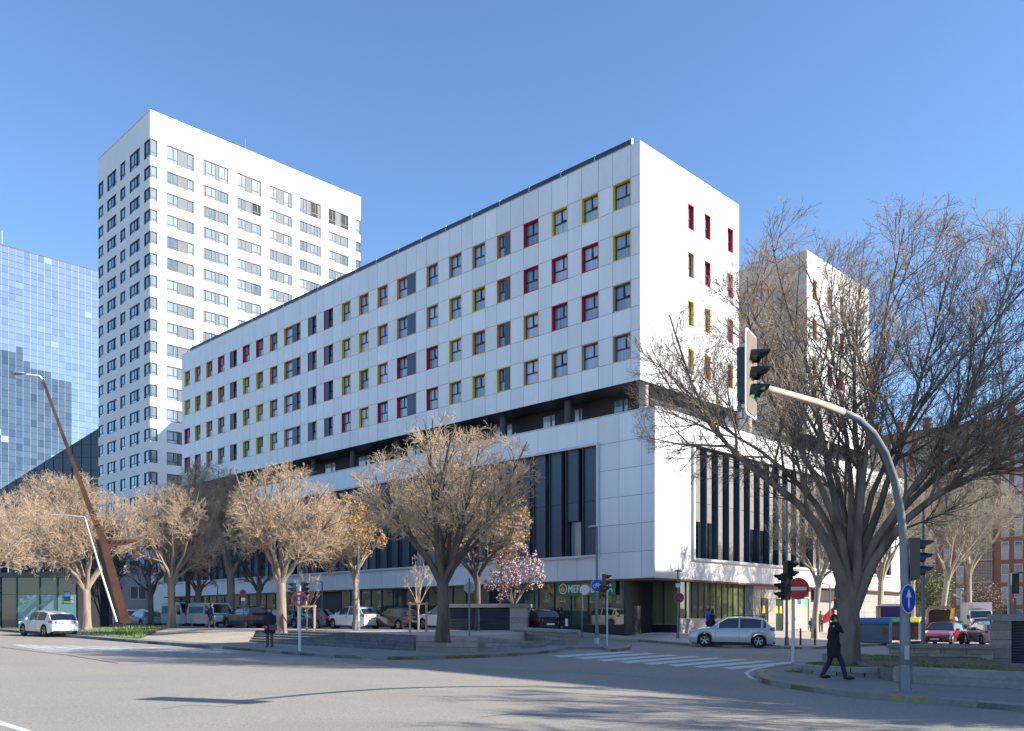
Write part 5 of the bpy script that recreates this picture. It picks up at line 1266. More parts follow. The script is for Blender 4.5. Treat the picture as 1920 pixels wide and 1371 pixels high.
    for s in (1, -1):
        m = MB(); m.add([(-hl - .012, s * wr * .62, zl), (-hl - .012, s * wr * .62, zl + .13), (-hl + .03, s * (wr * .93), zl + .16), (-hl + .03, s * wr * .93, zl + .01),
               (-hl + .24, s * (hw(-hl + .24) * 1.004), zl + .17), (-hl + .22, s * (hw(-hl + .24) * 1.008), zl + .06), (-hl + .1, s * wr * .5, zl + .02), (-hl + .1, s * wr * .5, zl + .12)], [(0, 1, 2, 3), (3, 2, 4, 5), (0, 1, 7, 6), (1, 2, 4, 7), (0, 3, 5, 6)])
        m.build('tail_light', M_TAIL, t)
        zh = .44 * H; wf = hw(hl - .1)
        m = MB(); m.add([(hl + .006, s * wf * .58, zh), (hl - .015, s * wf * .60, zh + .11), (hl - .12, s * wf * .96, zh + .17), (hl - .06, s * wf * .97, zh + .04), (hl - .42, s * hw(hl - .42) * 1.0, zh + .19), (hl - .38, s * hw(hl - .42) * 1.006, zh + .13)], [(0, 1, 2, 3), (3, 2, 4, 5)])
        m.build('headlight', M_HEAD, t)
        m = MB(); m.cbox((c0 - .42, s * (W / 2 + .06), belt(c0) + .06), (.13, .2, .13)); m.build('mirror', pt, t)
        for hx in (b1 - .02 + .12, b2 + .12):
            m = MB(); m.cbox((hx, s * (hw(0) * .992), belt(0) - .16), (.17, .03, .03)); m.build('door_handle', pt if lit else M_BLK, t)
        for hx in (b1, c0 - .30, b2 if L < 4.3 else b2 - .0):
            m = MB(); zz0 = .28; x_ = hx; w_ = hw(x_); zs = belt(x_) - .03
            if abs(x_ - xr_) < ra: zz0 = rw + ra + .0
            P = [(x_ + dx, s * (w_ * k + .003), zbot(0) + (zs - zbot(0)) * f) for f, k in ((.0, .965), (.22, .995), (.5, 1), (.78, .985), (1, .945)) for dx in (-.006, .006)]
            P = [p for p in P]; m.add(P, [(i, i + 1, i + 3, i + 2) for i in range(0, 8, 2)]); m.build('door_seam', M_SEAM, t)
        m = MB(); m.cbox((0, s * (W / 2 * .985), .235), (xf - xr_ - 2 * ra - .02, .03, .09)); m.build('sill', M_BLK, t)
    if plate:
        m = MB(); m.cbox((-hl - .012, 0, .40 * H), (.02, .5, .11)); m.build('number_plate', M_PLATE, t)
        m = MB(); m.cbox((hl + .012, 0, .26 * H), (.02, .5, .11)); m.build('number_plate', M_PLATE, t)
    m = MB(); m.cbox((-hl + .02, 0, .27), (.09, W * .74, .13)); m.build('rear_bumper', M_BLK, t)
    m = MB(); m.cbox((hl - .02, 0, .36), (.08, W * .5, .22)); m.build('grille', M_BLK, t)
    if kind == 'suv':
        for s in (1, -1):
            m = MB(); m.tube([(wt - .1, s * W * .36, H * .985), (wt - .3, s * W * .36, H * 1.02), (wtr + .3, s * W * .36, H * 1.02), (wtr, s * W * .36, H * .98)], .018, 6); m.build('roof_rail', M_BLK, t)
    return t
def van(label, loc, hd, group=None, H=1.98, L=4.9, W=1.95, decal=True):
    rz = math.atan2(hd[1], hd[0]); t = thing('delivery_van', label, 'van', tuple(loc), rz, group); hl = L / 2
    prof = [(-hl, .35), (-hl + .02, H * .6), (-hl + .12, H - .05), (-hl + .3, H), (hl - 1.75, H), (hl - 1.45, H - .06), (hl - .75, 1.12), (hl - .12, .98), (hl, .75), (hl, .35), (hl - .4, .3)]
    M_W = paint('white', (.62, .64, .65)); m = MB()
    def hwz(z): return W / 2 * (1 - .10 * max(0, (z - 1.0) / (H - 1.0)) ** 1.6)
    n = len(prof); vs = [(x, -hwz(z), z) for x, z in prof] + [(x, hwz(z), z) for x, z in prof]
    m.add(vs, [tuple(range(n))[::-1], tuple(range(n, 2 * n))] + [(i, (i + 1) % n, (i + 1) % n + n, i + n) for i in range(n)])
    b = m.build('body', M_W, t)
    g = MB()
    a, c = prof[5], prof[6]; f0, f1 = .08, .95; p = lambda f, y: (a[0] + (c[0] - a[0]) * f + .012, y * hwz(a[1] + (c[1] - a[1]) * f) * .90, a[1] + (c[1] - a[1]) * f + .012)
    g.quad(p(f0, -1), p(f0, 1), p(f1, 1), p(f1, -1)); g.build('windscreen', M_CGL, t)
    for s in (1, -1):
        g = MB(); g.add([(hl - 1.05, s * (hwz(1.15) + .006), 1.12), (hl - 1.42, s * (hwz(H - .3) + .006), H - .22), (hl - 1.85, s * (hwz(H - .3) + .006), H - .22), (hl - 1.85, s * (hwz(1.15) + .006), 1.12)], [(0, 1, 2, 3)]); g.build('door_window', M_CGL, t)
        if decal:
            g = MB(); g.quad((hl - 2.1, s * (hwz(1.2) + .008), 1.15), (-hl + .35, s * (hwz(1.2) + .008), 1.15), (-hl + .35, s * (hwz(H - .35) + .012), H - .3), (hl - 2.1, s * (hwz(H - .35) + .012), H - .3)); g.build('teal_decal', mat('teal', (.02, .24, .32), .5, noise=.05), t)
            g = MB(); g.cbox((-.3, s * (hwz(1.5) + .02), 1.5), (.35, .012, .14)); g.build('red_logo', MATS['st_red'], t)
        for x in (hl - .95, -hl + .95):
            ty, ri = CARM[[k for k in CARM][0]]; o = link('wheel', ty, t, (x, s * (W / 2 - .1), .325), 0 if s > 0 else math.pi); link('rim', ri, o)
        m = MB(); m.cbox((hl - .03, s * W * .38, .85), (.1, .25, .2)); m.build('headlight', M_HEAD, t)
        m = MB(); m.cbox((-hl - .0, s * W * .46, 1.1), (.05, .1, .35)); m.build('tail_light', M_TAIL, t)
        m = MB(); m.cbox((hl - 1.1, s * (W / 2 + .12), 1.2), (.12, .2, .28)); m.build('mirror', M_BLK, t)
    m = MB(); m.cbox((0, 0, .42), (L + .04, W * .98, .16)); m.build('bumper_strip', M_BLK, t)
    return t
P_WH = paint('white', (.62, .64, .65)); P_SI = paint('silver', (.50, .52, .54), .35); P_BK = paint('black', (.012, .012, .014)); P_NV = paint('navy', (.02, .04, .075)); P_RD = paint('red', (.30, .012, .02))
P_LB = paint('light_blue', (.26, .37, .42), .3); P_GR = paint('dark_grey', (.05, .055, .065), .3)
# moving cars
c = gp(90, 1192.5, 0); car('white hatchback driving away along the grass verge at the left', (c.x, c.y, c.z), U + V * -.12, P_WH, 'hatch', 4.06, 1.74, 1.47, name='moving_car', lit=True)
c = gp(1372, 1213, 0); car('silver crossover turning out of the side street onto the crossing', (c.x, c.y, c.z), (-.955, .30), P_SI, 'suv', 4.37, 1.84, 1.64, name='moving_car', lit=True)
# cars parked beside the square
def parked(label, px, py, pt, kind, L, W, H, hd=U, ground=1.0):
    c = pz(px, py, ground); return car(label, (c.x, c.y, ground), hd, pt, kind, L, W, H, group='cars parked beside the square')
SG = 1.12
def pk(label, px, Y, pt, kind, L, W, H, hd=U): return car(label, (xat(px, Y), Y, PZ - .03), hd, pt, kind, L, W, H, group='cars parked beside the square')
pk('dark blue estate car with red tail lamps parked left of the white crossover', 592, 62, P_NV, 'wagon', 4.7, 1.8, 1.45)
pk('white crossover with red tail lamps parked behind the silver lamp post', 664, 59.5, P_WH, 'suv', 4.3, 1.8, 1.6)
pk('black hatchback parked between the two white crossovers', 742, 58, P_BK, 'hatch', 4.0, 1.72, 1.45)
pk('white crossover half hidden behind the trunk on the block wall', 836, 56, P_WH, 'suv', 4.3, 1.8, 1.6)
pk('dark car behind the grey trunk at the top of the steps', 520, 65.5, P_GR, 'hatch', 4.2, 1.8, 1.5)
pk('dark people carrier parked right of the white and teal vans', 462, 67, P_GR, 'suv', 4.6, 1.85, 1.75)
pk('blue grey hatchback parked left of the pale trunked tree', 270, 76, P_LB, 'hatch', 4.1, 1.76, 1.5)
pk('white crossover parked just right of the rusty mast', 235, 79, P_WH, 'suv', 4.2, 1.8, 1.6)
pk('white hatchback parked between the verge tree and the mast', 198, 81, P_WH, 'hatch', 4.0, 1.72, 1.48)
pk('white car parked beside the glass pavilion', 150, 83, P_WH, 'hatch', 4.0, 1.72, 1.5)
van('white van with teal side panel, nearer one, behind the walking man', (xat(398, 70), 70, PZ - .03), -U, 'white and teal vans')
van('white van with teal side panel, farther one, behind the pale trunk', (xat(345, 74), 74, PZ - .03), -U, 'white and teal vans', H=2.1)
c = pz(1006, 1180, .95); car('dark hatchback with glowing red tail lamps behind the stone bench wall', (xat(1003, 52), 52, .93), U * .97 - V * -.35, P_BK, 'hatch', 3.9, 1.7, 1.46, name='moving_car')
# right side
c = gp(1768, 1208.5, 0); car('red hatchback parked in front of the green skip', (c.x, c.y, c.z), (-.62, -.78), P_RD, 'hatch', 4.25, 1.77, 1.42, group='cars in the side street')
c = gp(1850, 1209.5, 0); car('pale blue hatchback seen from behind, queuing beside the louvred stone block', (c.x, c.y, c.z), (.10, 1), P_LB, 'hatch', 3.75, 1.7, 1.5, group='cars in the side street', name='moving_car')
c = gp(1842, 1193, 0); car('white car facing the camera between the red hatchback and the box truck', (c.x, c.y, c.z), (-.45, -.9), P_WH, 'suv', 4.4, 1.82, 1.6, group='cars in the side street')
c = gp(1722, 1190, 0)
# box truck
c = gp(1835, 1187, 0); Yt = c.y; tk = thing('box_truck', 'white refrigerated box truck facing the camera in the side street', 'truck', tuple(c), math.atan2(-.93, -.36))
m = MB(); m.box(-4.2, .7, -1.1, 1.1, .85, 3.05); m.build('cargo_box', mat('truck_white', (.55, .54, .55), .5, noise=.05, scale=1), tk)
m = MB(); m.prism([(.75, .5), (.75, 2.25), (1.25, 2.25), (1.95, 1.45), (2.6, 1.15), (2.65, .5)], (-1.0, 1.0), axis='y'); m.build('cab', P_WH, tk)
m = MB(); m.quad((1.30, -.88, 2.2), (1.30, .88, 2.2), (1.97, .93, 1.5), (1.97, -.93, 1.5)); m.build('windscreen', M_CGL, tk)
m = MB(); m.box(.72, 1.12, -.6, .6, 2.5, 2.85); m.build('cooling_unit', M_CAPW, tk)
for s in (1, -1):
    m = MB(); m.cbox((1.85, s * 1.15, 1.6), (.12, .2, .35)); m.build('mirror', M_BLK, tk)
    m = MB(); m.cbox((2.62, s * .75, .85), (.1, .3, .2)); m.build('headlight', M_HEAD, tk)
    for x in (1.75, -2.6):
        ty, ri = CARM[[k for k in CARM][0]]; o = link('wheel', ty, tk, (x, s * .88, .33), 0 if s > 0 else math.pi); link('rim', ri, o)
m = MB(); m.box(-4.1, 2.5, -.5, .5, .4, .84); m.build('chassis', M_BLK, tk)
# ================================================ STREET FURNITURE
M_POLE = mat('pole_grey', (.17, .20, .235), .5, .3, noise=.15, scale=6); M_POLEW = mat('pole_white', (.60, .60, .60), .55, noise=.06)
M_BIGP = mat('arched_pole_steel', (.20, .23, .26), .5, .35, noise=.2, scale=5, stretch=(1, 1, .3)); M_SIG = mat('signal_black', (.012, .014, .018), .4, noise=0, coat=.3)
M_CREAM = mat('cream_arm', (.60, .50, .38), .5, noise=.1, scale=3)
M_SRED = mat('sign_red', (.62, .015, .012), .45, noise=0); M_SREDO = mat('sign_faded_red', (.55, .07, .03), .5, noise=.05); M_SBLU = mat('sign_blue', (.005, .07, .48), .45, noise=0); M_SDB = mat('sign_navy', (.02, .05, .14), .5, noise=0)
M_SW = MATS['sign_white']; M_SBACK = mat('sign_back', (.30, .34, .36), .5, .4, noise=.05)
def disc_frame(n):                                   # local frame for a disc with outward normal n
    n = Vector(n).normalized(); r = Vector((-n.y, n.x, 0)).normalized(); return n, r, n.cross(r) * -1 if False else Vector((0, 0, 1))
def sign_disc(parent, c, n, r, kind, k=28):
    """round plate with its printed face as thin raised shapes; c local to the parent"""
    n = Vector(n).normalized(); rt = Vector((-n.y, n.x, 0)).normalized(); up = Vector((0, 0, 1)); c = Vector(c)
    def P(u, v, d): return c + rt * u + up * v + n * d
    def disc(rr, d0, d1, mt, nm, inner=None):
        m = MB(); m.cyl(c + n * d0, c + n * d1, rr, n=k); return m.build(nm, mt, parent, smooth=False)
    def poly(pts, d, mt, nm, par):
        m = MB(); m.add([P(u, v, d) for u, v in pts] + [P(u, v, d - .004) for u, v in pts], [tuple(range(len(pts))), tuple(range(len(pts), 2 * len(pts)))[::-1]] + [(i, (i + 1) % len(pts), (i + 1) % len(pts) + len(pts), i + len(pts)) for i in range(len(pts))]); o = m.build(nm, mt, par)
        return o
    back = disc(r, -.02, 0, M_SBACK, 'sign_plate')
    kids = []
    if kind == 'entry': disc(r * .97, .001, .006, M_SRED, 'sign_face'); poly([(-r * .72, -r * .16), (r * .72, -r * .16), (r * .72, r * .16), (-r * .72, r * .16)], .012, M_SW, 'white_bar', parent)
    elif kind in ('stop', 'park', 'stopfaded'):
        mr = M_SREDO if kind == 'stopfaded' else M_SRED
        disc(r * .98, .001, .006, mr, 'red_rim'); disc(r * .76, .007, .010, M_SDB if kind != 'park' else M_SDB, 'blue_field')
        for a in ((45, 135) if kind != 'park' else (135,)):
            a = math.radians(a); e = .09 * r; dx, dy = math.cos(a), math.sin(a); L = r * .80
            poly([(dx * L - dy * e, dy * L + dx * e), (-dx * L - dy * e, -dy * L + dx * e), (-dx * L + dy * e, -dy * L - dx * e), (dx * L + dy * e, dy * L - dx * e)], .016 if a < 1 else .021, mr, 'red_bar', parent)
        if kind == 'stopfaded':
            for u0, v0, w_, h_ in ((-.02, .62, .22, .13), (-.02, .05, .12, .17), (-.02, -.5, .17, .22)):
                poly([(r * (u0 - w_), r * (v0 - h_)), (r * (u0 + w_), r * (v0 - h_)), (r * (u0 + w_), r * (v0 + h_)), (r * (u0 - w_), r * (v0 + h_))], .026, M_SW, 'paper_sticker', parent)
    elif kind == 'arrow':
        disc(r * 1.0, .001, .006, M_SW, 'white_rim'); disc(r * .93, .007, .010, M_SBLU, 'blue_field')
        poly([(-r * .09, -r * .62), (r * .09, -r * .62), (r * .09, r * .12), (r * .36, r * .10), (0, r * .68), (-r * .36, r * .10), (-r * .09, r * .12)], .016, M_SW, 'white_arrow', parent)
    elif kind == 'bike':
        disc(r * .98, .001, .006, M_SW, 'white_rim'); disc(r * .93, .007, .010, M_SBLU, 'blue_field')
        m = MB()
        for cx_ in (-.36, .36):
            ring = [P(r * (cx_ + .26 * math.cos(a)), r * (-.12 + .26 * math.sin(a)), .016) for a in np.linspace(0, 2 * math.pi, 14)]; m.tube(ring, r * .045, 4)
        for a, b in (((-.36, -.12), (-.1, .28)), ((-.1, .28), (.25, .25)), ((.25, .25), (.36, -.12)), ((-.1, .28), (.0, -.12)), ((0, -.12), (.25, .25)), ((-.36, -.12), (0, -.12)), ((.25, .25), (.18, .42)), ((-.2, .34), (.0, .34))):
            m.tube([P(r * a[0], r * a[1], .016), P(r * b[0], r * b[1], .016)], r * .045, 4)
        m.build('bicycle_symbol', M_SW, parent)
    elif kind == 'limit':
        disc(r * .98, .001, .006, M_SREDO, 'red_rim'); disc(r * .82, .007, .010, M_SW, 'white_field')
    elif kind == 'back': pass
    return back
def signal(parent, c, n, s=1.0, lit=None, plate=False, nm='signal_head'):
    """three aspect head: housing, visors, lenses; c = centre (local), n = facing"""
    n = Vector(n).normalized(); rt = Vector((-n.y, n.x, 0)).normalized(); up = Vector((0, 0, 1)); c = Vector(c)
    def box(u0, u1, d0, d1, v0, v1, mt, nm, par, bevel=0):
        m = MB(); vs = [c + rt * u + n * d + up * v for u in (u0, u1) for d in (d0, d1) for v in (v0, v1)]
        m.add(vs, [(0, 1, 3, 2), (4, 6, 7, 5), (0, 4, 5, 1), (2, 3, 7, 6), (0, 2, 6, 4), (1, 5, 7, 3)]); return m.build(nm, mt, par)
    h = box(-.15 * s, .15 * s, -.22 * s, 0, -.46 * s, .46 * s, M_SIG, nm, parent)
    if plate:
        W2, H2, rr = .36 * s, .74 * s, .10 * s
        def rrect(W2, H2, rr):
            out = []
            for cx_, cy_, a0 in ((W2 - rr, H2 - rr, 0), (-W2 + rr, H2 - rr, 90), (-W2 + rr, -H2 + rr, 180), (W2 - rr, -H2 + rr, 270)):
                for a in (0, 30, 60, 90): t = math.radians(a0 + a); out.append((cx_ + rr * math.cos(t), cy_ + rr * math.sin(t)))
            return out
        for (w_, hh, d0, d1, mt, nn) in ((W2, H2, -.03, -.012, M_SW, 'white_border'), (W2 - .045 * s, H2 - .045 * s, -.010, .003, mat('backboard_brown', (.20, .165, .13), .7, noise=.15, scale=3), 'backboard')):
            o_ = rrect(w_, hh, rr); m = MB(); k = len(o_); vs = [c + rt * u + up * v + n * d for d in (d0, d1) for u, v in o_]
            m.add(vs, [tuple(range(k)), tuple(range(k, 2 * k))] + [(i, (i + 1) % k, (i + 1) % k + k, i + k) for i in range(k)]); m.build(nn, mt, parent)
    for i, v in enumerate((.30, 0, -.30)):
        cc = c + up * v * s
        colr = {(0): mat('lens_dark_red', (.06, .01, .01), .25, noise=0), 1: mat('lens_dark_amber', (.07, .035, .01), .25, noise=0), 2: mat('lens_dark_green', (.01, .09, .06), .25, noise=0)}[i]
        if lit == i: colr = {0: mat('lens_lit_red', (.8, .05, .02), .3, noise=0, emit=(1, .05, .02, 1.2)), 1: mat('lens_lit_amber', (.8, .3, .02), .3, noise=0, emit=(1, .25, .02, 1.5)), 2: mat('lens_lit_green', (.02, .5, .3), .3, noise=0, emit=(.05, .8, .5, .25))}[i]
        m = MB(); m.cyl(cc, cc + n * .02 * s, .105 * s, n=16); m.build('lens', colr, h)
        m = MB(); k = 14; vs, fs = [], []
        for j in range(k + 1):
            a = math.radians(-35 + 250 * j / k); q_ = rt * math.cos(a) + up * math.sin(a); ln = (.30 if 15 < -35 + 250 * j / k < 165 else .12 + .0) * s
            ln = (.11 + .2 * max(0, math.sin(a)) ** .5) * s
            vs += [cc + q_ * .125 * s, cc + q_ * .125 * s + n * ln - up * .10 * ln, cc + q_ * .135 * s, cc + q_ * .135 * s + n * ln - up * .10 * ln]
        for j in range(k): a, b = j * 4, j * 4 + 4; fs += [(a, a + 1, b + 1, b), (a + 2, b + 2, b + 3, a + 3), (a + 1, a + 3, b + 3, b + 1)]
        m.add(vs, fs); m.build('visor', M_SIG, h)
    return h
FACE_R = (.86, -.50, 0)
# arched mast-arm signal
c = gp(1697, 1297, .13); pole = thing('traffic_light', 'tall arched steel pole with overhanging traffic light and blue arrow sign on the near pavement', 'traffic light', tuple(c))
Yp = c.y; loc = lambda p: (p.x - c.x, p.y - c.y, p.z - c.z)
pp = [(1697, 1297, 0), (1697, 1200, 0), (1697, 1100, 0), (1694, 1010, .02), (1688, 955, .05), (1677, 900, .10), (1660, 850, .18), (1637, 812, .28), (1608, 785, .40), (1580, 772, .50)]
YE = 15.2; P3 = [loc(at(x, y, Yp + (YE - Yp) * f)) for x, y, f in pp]
m = MB(); m.tube(P3, [.12, .12, .104, .096, .09, .086, .082, .078, .074, .07], 14); m.build('pole', M_BIGP, pole, smooth=True)
P4 = [loc(at(x, y, Yp + (YE - Yp) * f)) for x, y, f in [(1580, 772, .50), (1530, 754, .68), (1480, 740, .86), (1444, 730, .97), (1425, 722, 1.01)]]
m = MB(); m.tube(P4, [.071, .066, .062, .057, .055], 12); m.build('arm', M_CREAM, pole, smooth=True)
m = MB(); m.cyl((0, 0, -.02), (0, 0, .02), .24, n=16); m.cyl((0, 0, .02), (0, 0, .62), .137, n=14); m.build('base_plate', M_BIGP, pole)
m = MB(); m.cbox((-.02, -.128, .9), (.11, .02, .32)); m.build('access_door', M_STEEL, pole)
hc = loc(at(1410, 702, YE)); signal(pole, hc, FACE_R, 1.0, lit=2, plate=True)
n_ = Vector(FACE_R).normalized(); hcv = Vector(hc)
m = MB(); m.cyl(hcv - n_ * .22 + Vector((0, 0, -.62)), hcv - n_ * .22 + Vector((0, 0, .5)), .035, n=8); m.build('bracket', M_SBLU if False else M_POLE, pole)
sg2 = loc(at(1733, 1047, Yp - .05)); signal(pole, (sg2[0] - .12, sg2[1], sg2[2]), (.97, -.25, 0), 1.0, lit=2)
m = MB(); m.tube([loc(at(1700, 1090, Yp)), loc(at(1722, 1084, Yp)), loc(at(1722, 1076, Yp))], .03, 8); m.build('bracket', M_STEEL, pole)
sc_ = loc(at(1703, 1123, Yp - .16)); sign_disc(pole, sc_, (.62, -.78, 0), .335, 'arrow')
for z in (.17, -.17):
    m = MB(); m.cyl((0, 0, sc_[2] + z - .02), (0, 0, sc_[2] + z + .02), .118, n=12); m.build('clamp', M_STEEL, pole)
# lamp posts
def lamp(label, px, py_base, top, ground=None, Y=None, style='disc', side=-1, mt=None, group='street lamps', r=.055, hd=.28):
    b = (gp(px, py_base, .13) if ground is None else pz(px, py_base, ground)) if Y is None else Vector((xat(px, Y), Y, EYE - (py_base - HY) * Y / FPX))
    k = b.y / FPX; H = (py_base - top) * k; t = thing('street_lamp', label, 'street lamp', tuple(b), 0, group); mt = mt or M_POLE
    m = MB(); m.tube([(0, 0, -.1), (0, 0, H * .3), (0, 0, H)], [r * 1.3, r, r * .75], 10); m.build('pole', mt, t)
    m = MB(); m.cyl((0, 0, 0), (0, 0, .45), r * 1.9, r * 1.6, n=10); m.build('base', mt, t)
    if style == 'disc': m = MB(); m.lathe([(.001, .10), (hd * .5, .08), (hd, .0), (hd * .98, -.03), (.001, -.03)], (0, 0, H), n=20); m.build('lamp_head', M_POLE, t, smooth=True)
    if style == 'side':
        m = MB(); m.lathe([(.001, .09), (hd * .5, .07), (hd, .0), (hd * .5, -.07), (.001, -.09)], (side * hd * .9, 0, H), n=20); m.build('lamp_head', M_STEEL, t, smooth=True)
    if style == 'arm':
        m = MB(); m.tube([(0, 0, H), (side * .3, 0, H + .12), (side * .6, 0, H + .12)], r * .6, 8); m.build('arm', mt, t)
        m = MB(); m.ball((side * .62, 0, H + .12), (.3, .13, .06), 12); m.build('lamp_head', M_STEEL, t, smooth=True)
    return t, b, H
l1, b1_, H1 = lamp('tall lamp post with blue bicycle sign beside the zebra crossing', 1119, 1207, 988, style='side', side=-1, r=.075, hd=.26)
k = b1_.y / FPX; sign_disc(l1, (.02, -.10, (1207 - 1098) * k), (-.15, -1, 0), 12.5 * k, 'bike')
m = MB(); m.cyl((0, 0, .0), (0, 0, .30), .15, n=12); m.build('white_base_band', M_POLEW, l1)
l2, b2_, H2 = lamp('lamp post with a round no stopping sign beside the recessed shop corner', 1271, 1201, 1071, style='disc', hd=.24)
k = b2_.y / FPX; sign_disc(l2, (.05, -.08, (1201 - 1121) * k), (0, -1, 0), 9.6 * k, 'stop')
m = MB(); m.cbox((0, -.09, (1201 - 1098) * k), (9 * k, .01, 7 * k)); m.build('notice_plate', M_SW, l2)
lamp('pale silver lamp post beside the ochre tree and the white crossover', 672, 1182.5, 1017, ground=PZ, style='arm', side=-1, mt=M_POLEW)
lamp('short lamp post on the service street left of the white crossover', 603, 0, 0, Y=None) if False else None
def lamp_far(label, px, Y, zb, ztop_, **kw):
    yb = HY - (zb - EYE) * FPX / Y; yt = HY - (ztop_ - EYE) * FPX / Y; return lamp(label, px, yb, yt, Y=Y, **kw)
lamp_far('lamp post with drooping head behind the dark blue estate car', 604, 68, 1.0, zat(1092, 68), style='arm', side=-1)
lamp_far('thin lamp post in front of the podium wall behind the no parking sign', 408, 72, 1.0, zat(1097, 72), style='arm', side=-1)
lamp_far('lamp post behind the arched pole with flat disc head', 1731, gp(1731, 1217, .05).y, zr(13, 29) + .1, zat(950, gp(1731, 1217, .05).y), style='disc', hd=.24, r=.085)
lamp_far('slim lamp post with disc head beside the plane trees by the entrance', 1556, 58, zr(20, 58) + .1, zat(1098, 58), style='arm', side=-1)
lamp_far('white lamp post with blue disc head above the louvred block at the right edge', 1891, 42, .2, zat(1078, 42), style='arm', side=1, mt=M_POLEW)
lamp_far('tall thin grey pole with small head behind the no entry sign', 1475, 46, zr(14, 46) + .13, zat(912, 46), style='arm', side=-1, r=.06)
lamp_far('small lamp post among the shrubs behind the skip', 1801, 80, .5, zat(1105, 80), style='disc', hd=.3)
# sign posts
def post(label, px, py, ytop, n=(0, -1, 0), rpx=None, sy=None, kind=None, mt=None, ground=None, nm='sign_post', sx=None, r=.04, cat='road sign', group=None):
    b = gp(px, py, .13) if ground is None else pz(px, py, ground); k = b.y / FPX; t = thing(nm, label, cat, tuple(b), 0, group)
    m = MB(); m.cyl((0, 0, -.1), (0, 0, (py - ytop) * k), r, n=10); m.build('pole', mt or M_POLE, t)
    if kind: sign_disc(t, (((sx or px) - px) * k, -r - .045, (py - sy) * k), n, rpx * k, kind)
    return t, k
t, k = post('white pole with round no entry sign and two black signal heads', 1487, 1251, 1100, rpx=20.5, sy=1104, sx=1495, kind='entry', mt=M_POLEW, r=.055, nm='traffic_light', cat='traffic light', n=(-.1, -1, 0))
signal(t, ((1468 - 1487) * k, .02, (1251 - 1100) * k), (-1, -.15, 0), .95)
signal(t, ((1487 - 1487) * k, .22, (1251 - 1076) * k), (.98, .25, 0), .95)
t, k = post('white pole with faded no stopping sign and signal heads beside the stone steps', 562, 1221, 1098, rpx=14.3, sy=1123, kind='stopfaded', mt=M_POLEW, r=.055, nm='traffic_light', cat='traffic light')
signal(t, (-.30, .08, (1221 - 1106) * k), (-.95, -.3, 0), .62); signal(t, (.18, .12, (1221 - 1105) * k), (.95, -.3, 0), .62, lit=None)
t, k = post('white pole with paired signal heads facing the zebra crossing', 1138.5, 1211, 1085, mt=M_POLEW, nm='traffic_light', cat='traffic light')
signal(t, ((1137 - 1138.5) * k, .0, (1211 - 1093) * k), (.98, -.2, 0), .92, lit=0); signal(t, ((1129 - 1138.5) * k, -.05, (1211 - 1110) * k), (.3, -.95, 0), .72)
post('round white sign with red rim on a slim grey pole by the shop', 1091, 1197, 1108, rpx=11.5, sy=1106, sx=1096, kind='limit', n=(-.35, -1, 0))
t, k = post('grey octagonal sign seen from behind on a pole before the block wall', 880, 1222, 1084, r=.035)
m = MB(); n8 = 8; rr = 10.5 * k * 1.05; m.prism([(rr * math.cos(math.radians(22.5 + 45 * i)), (1222 - 1102) * k + rr * math.sin(math.radians(22.5 + 45 * i))) for i in range(8)], (.05, .07), axis='y'); m.build('sign_plate', M_SBACK, t)
t, k = post('small no parking sign with white plate on a pole behind the steps', 456, 1178, 1110, rpx=6.3, sy=1112, kind='park', ground=PZ, r=.03)
m = MB(); m.cbox((0, -.05, (1178 - 1124) * k), (7.5 * k, .012, 6 * k)); m.build('notice_plate', M_SW, t)
t = thing('pedestrian_signal', 'small pedestrian signal showing amber beside the dark trunk of the largest tree', 'traffic light', tuple(gp(1573, 1225, 0)))
k = t.location.y / FPX; m = MB(); m.cyl((0, 0, 0), (0, 0, (1225 - 1130) * k), .05, n=8); m.build('pole', M_POLEW, t)
signal(t, (-.12, 0, (1225 - 1130) * k), (-.3, -.95, 0), .75, lit=0)
# bollards
for x, lab in ((1501, 'black bollard at the kerb just right of the white sign pole'), (1528, 'black bollard at the kerb in front of the two people')):
    b = gp(x, 1210, .13); t = thing('bollard', lab, 'bollard', tuple(b), 0, 'bollards on the far kerb'); m = MB(); m.cyl((0, 0, 0), (0, 0, .86), .05, n=10); m.build('post', M_SIG, t); m = MB(); m.lathe([(.052, .86), (.05, .9), (.001, .92)], n=10); m.build('cap', M_SIG, t)
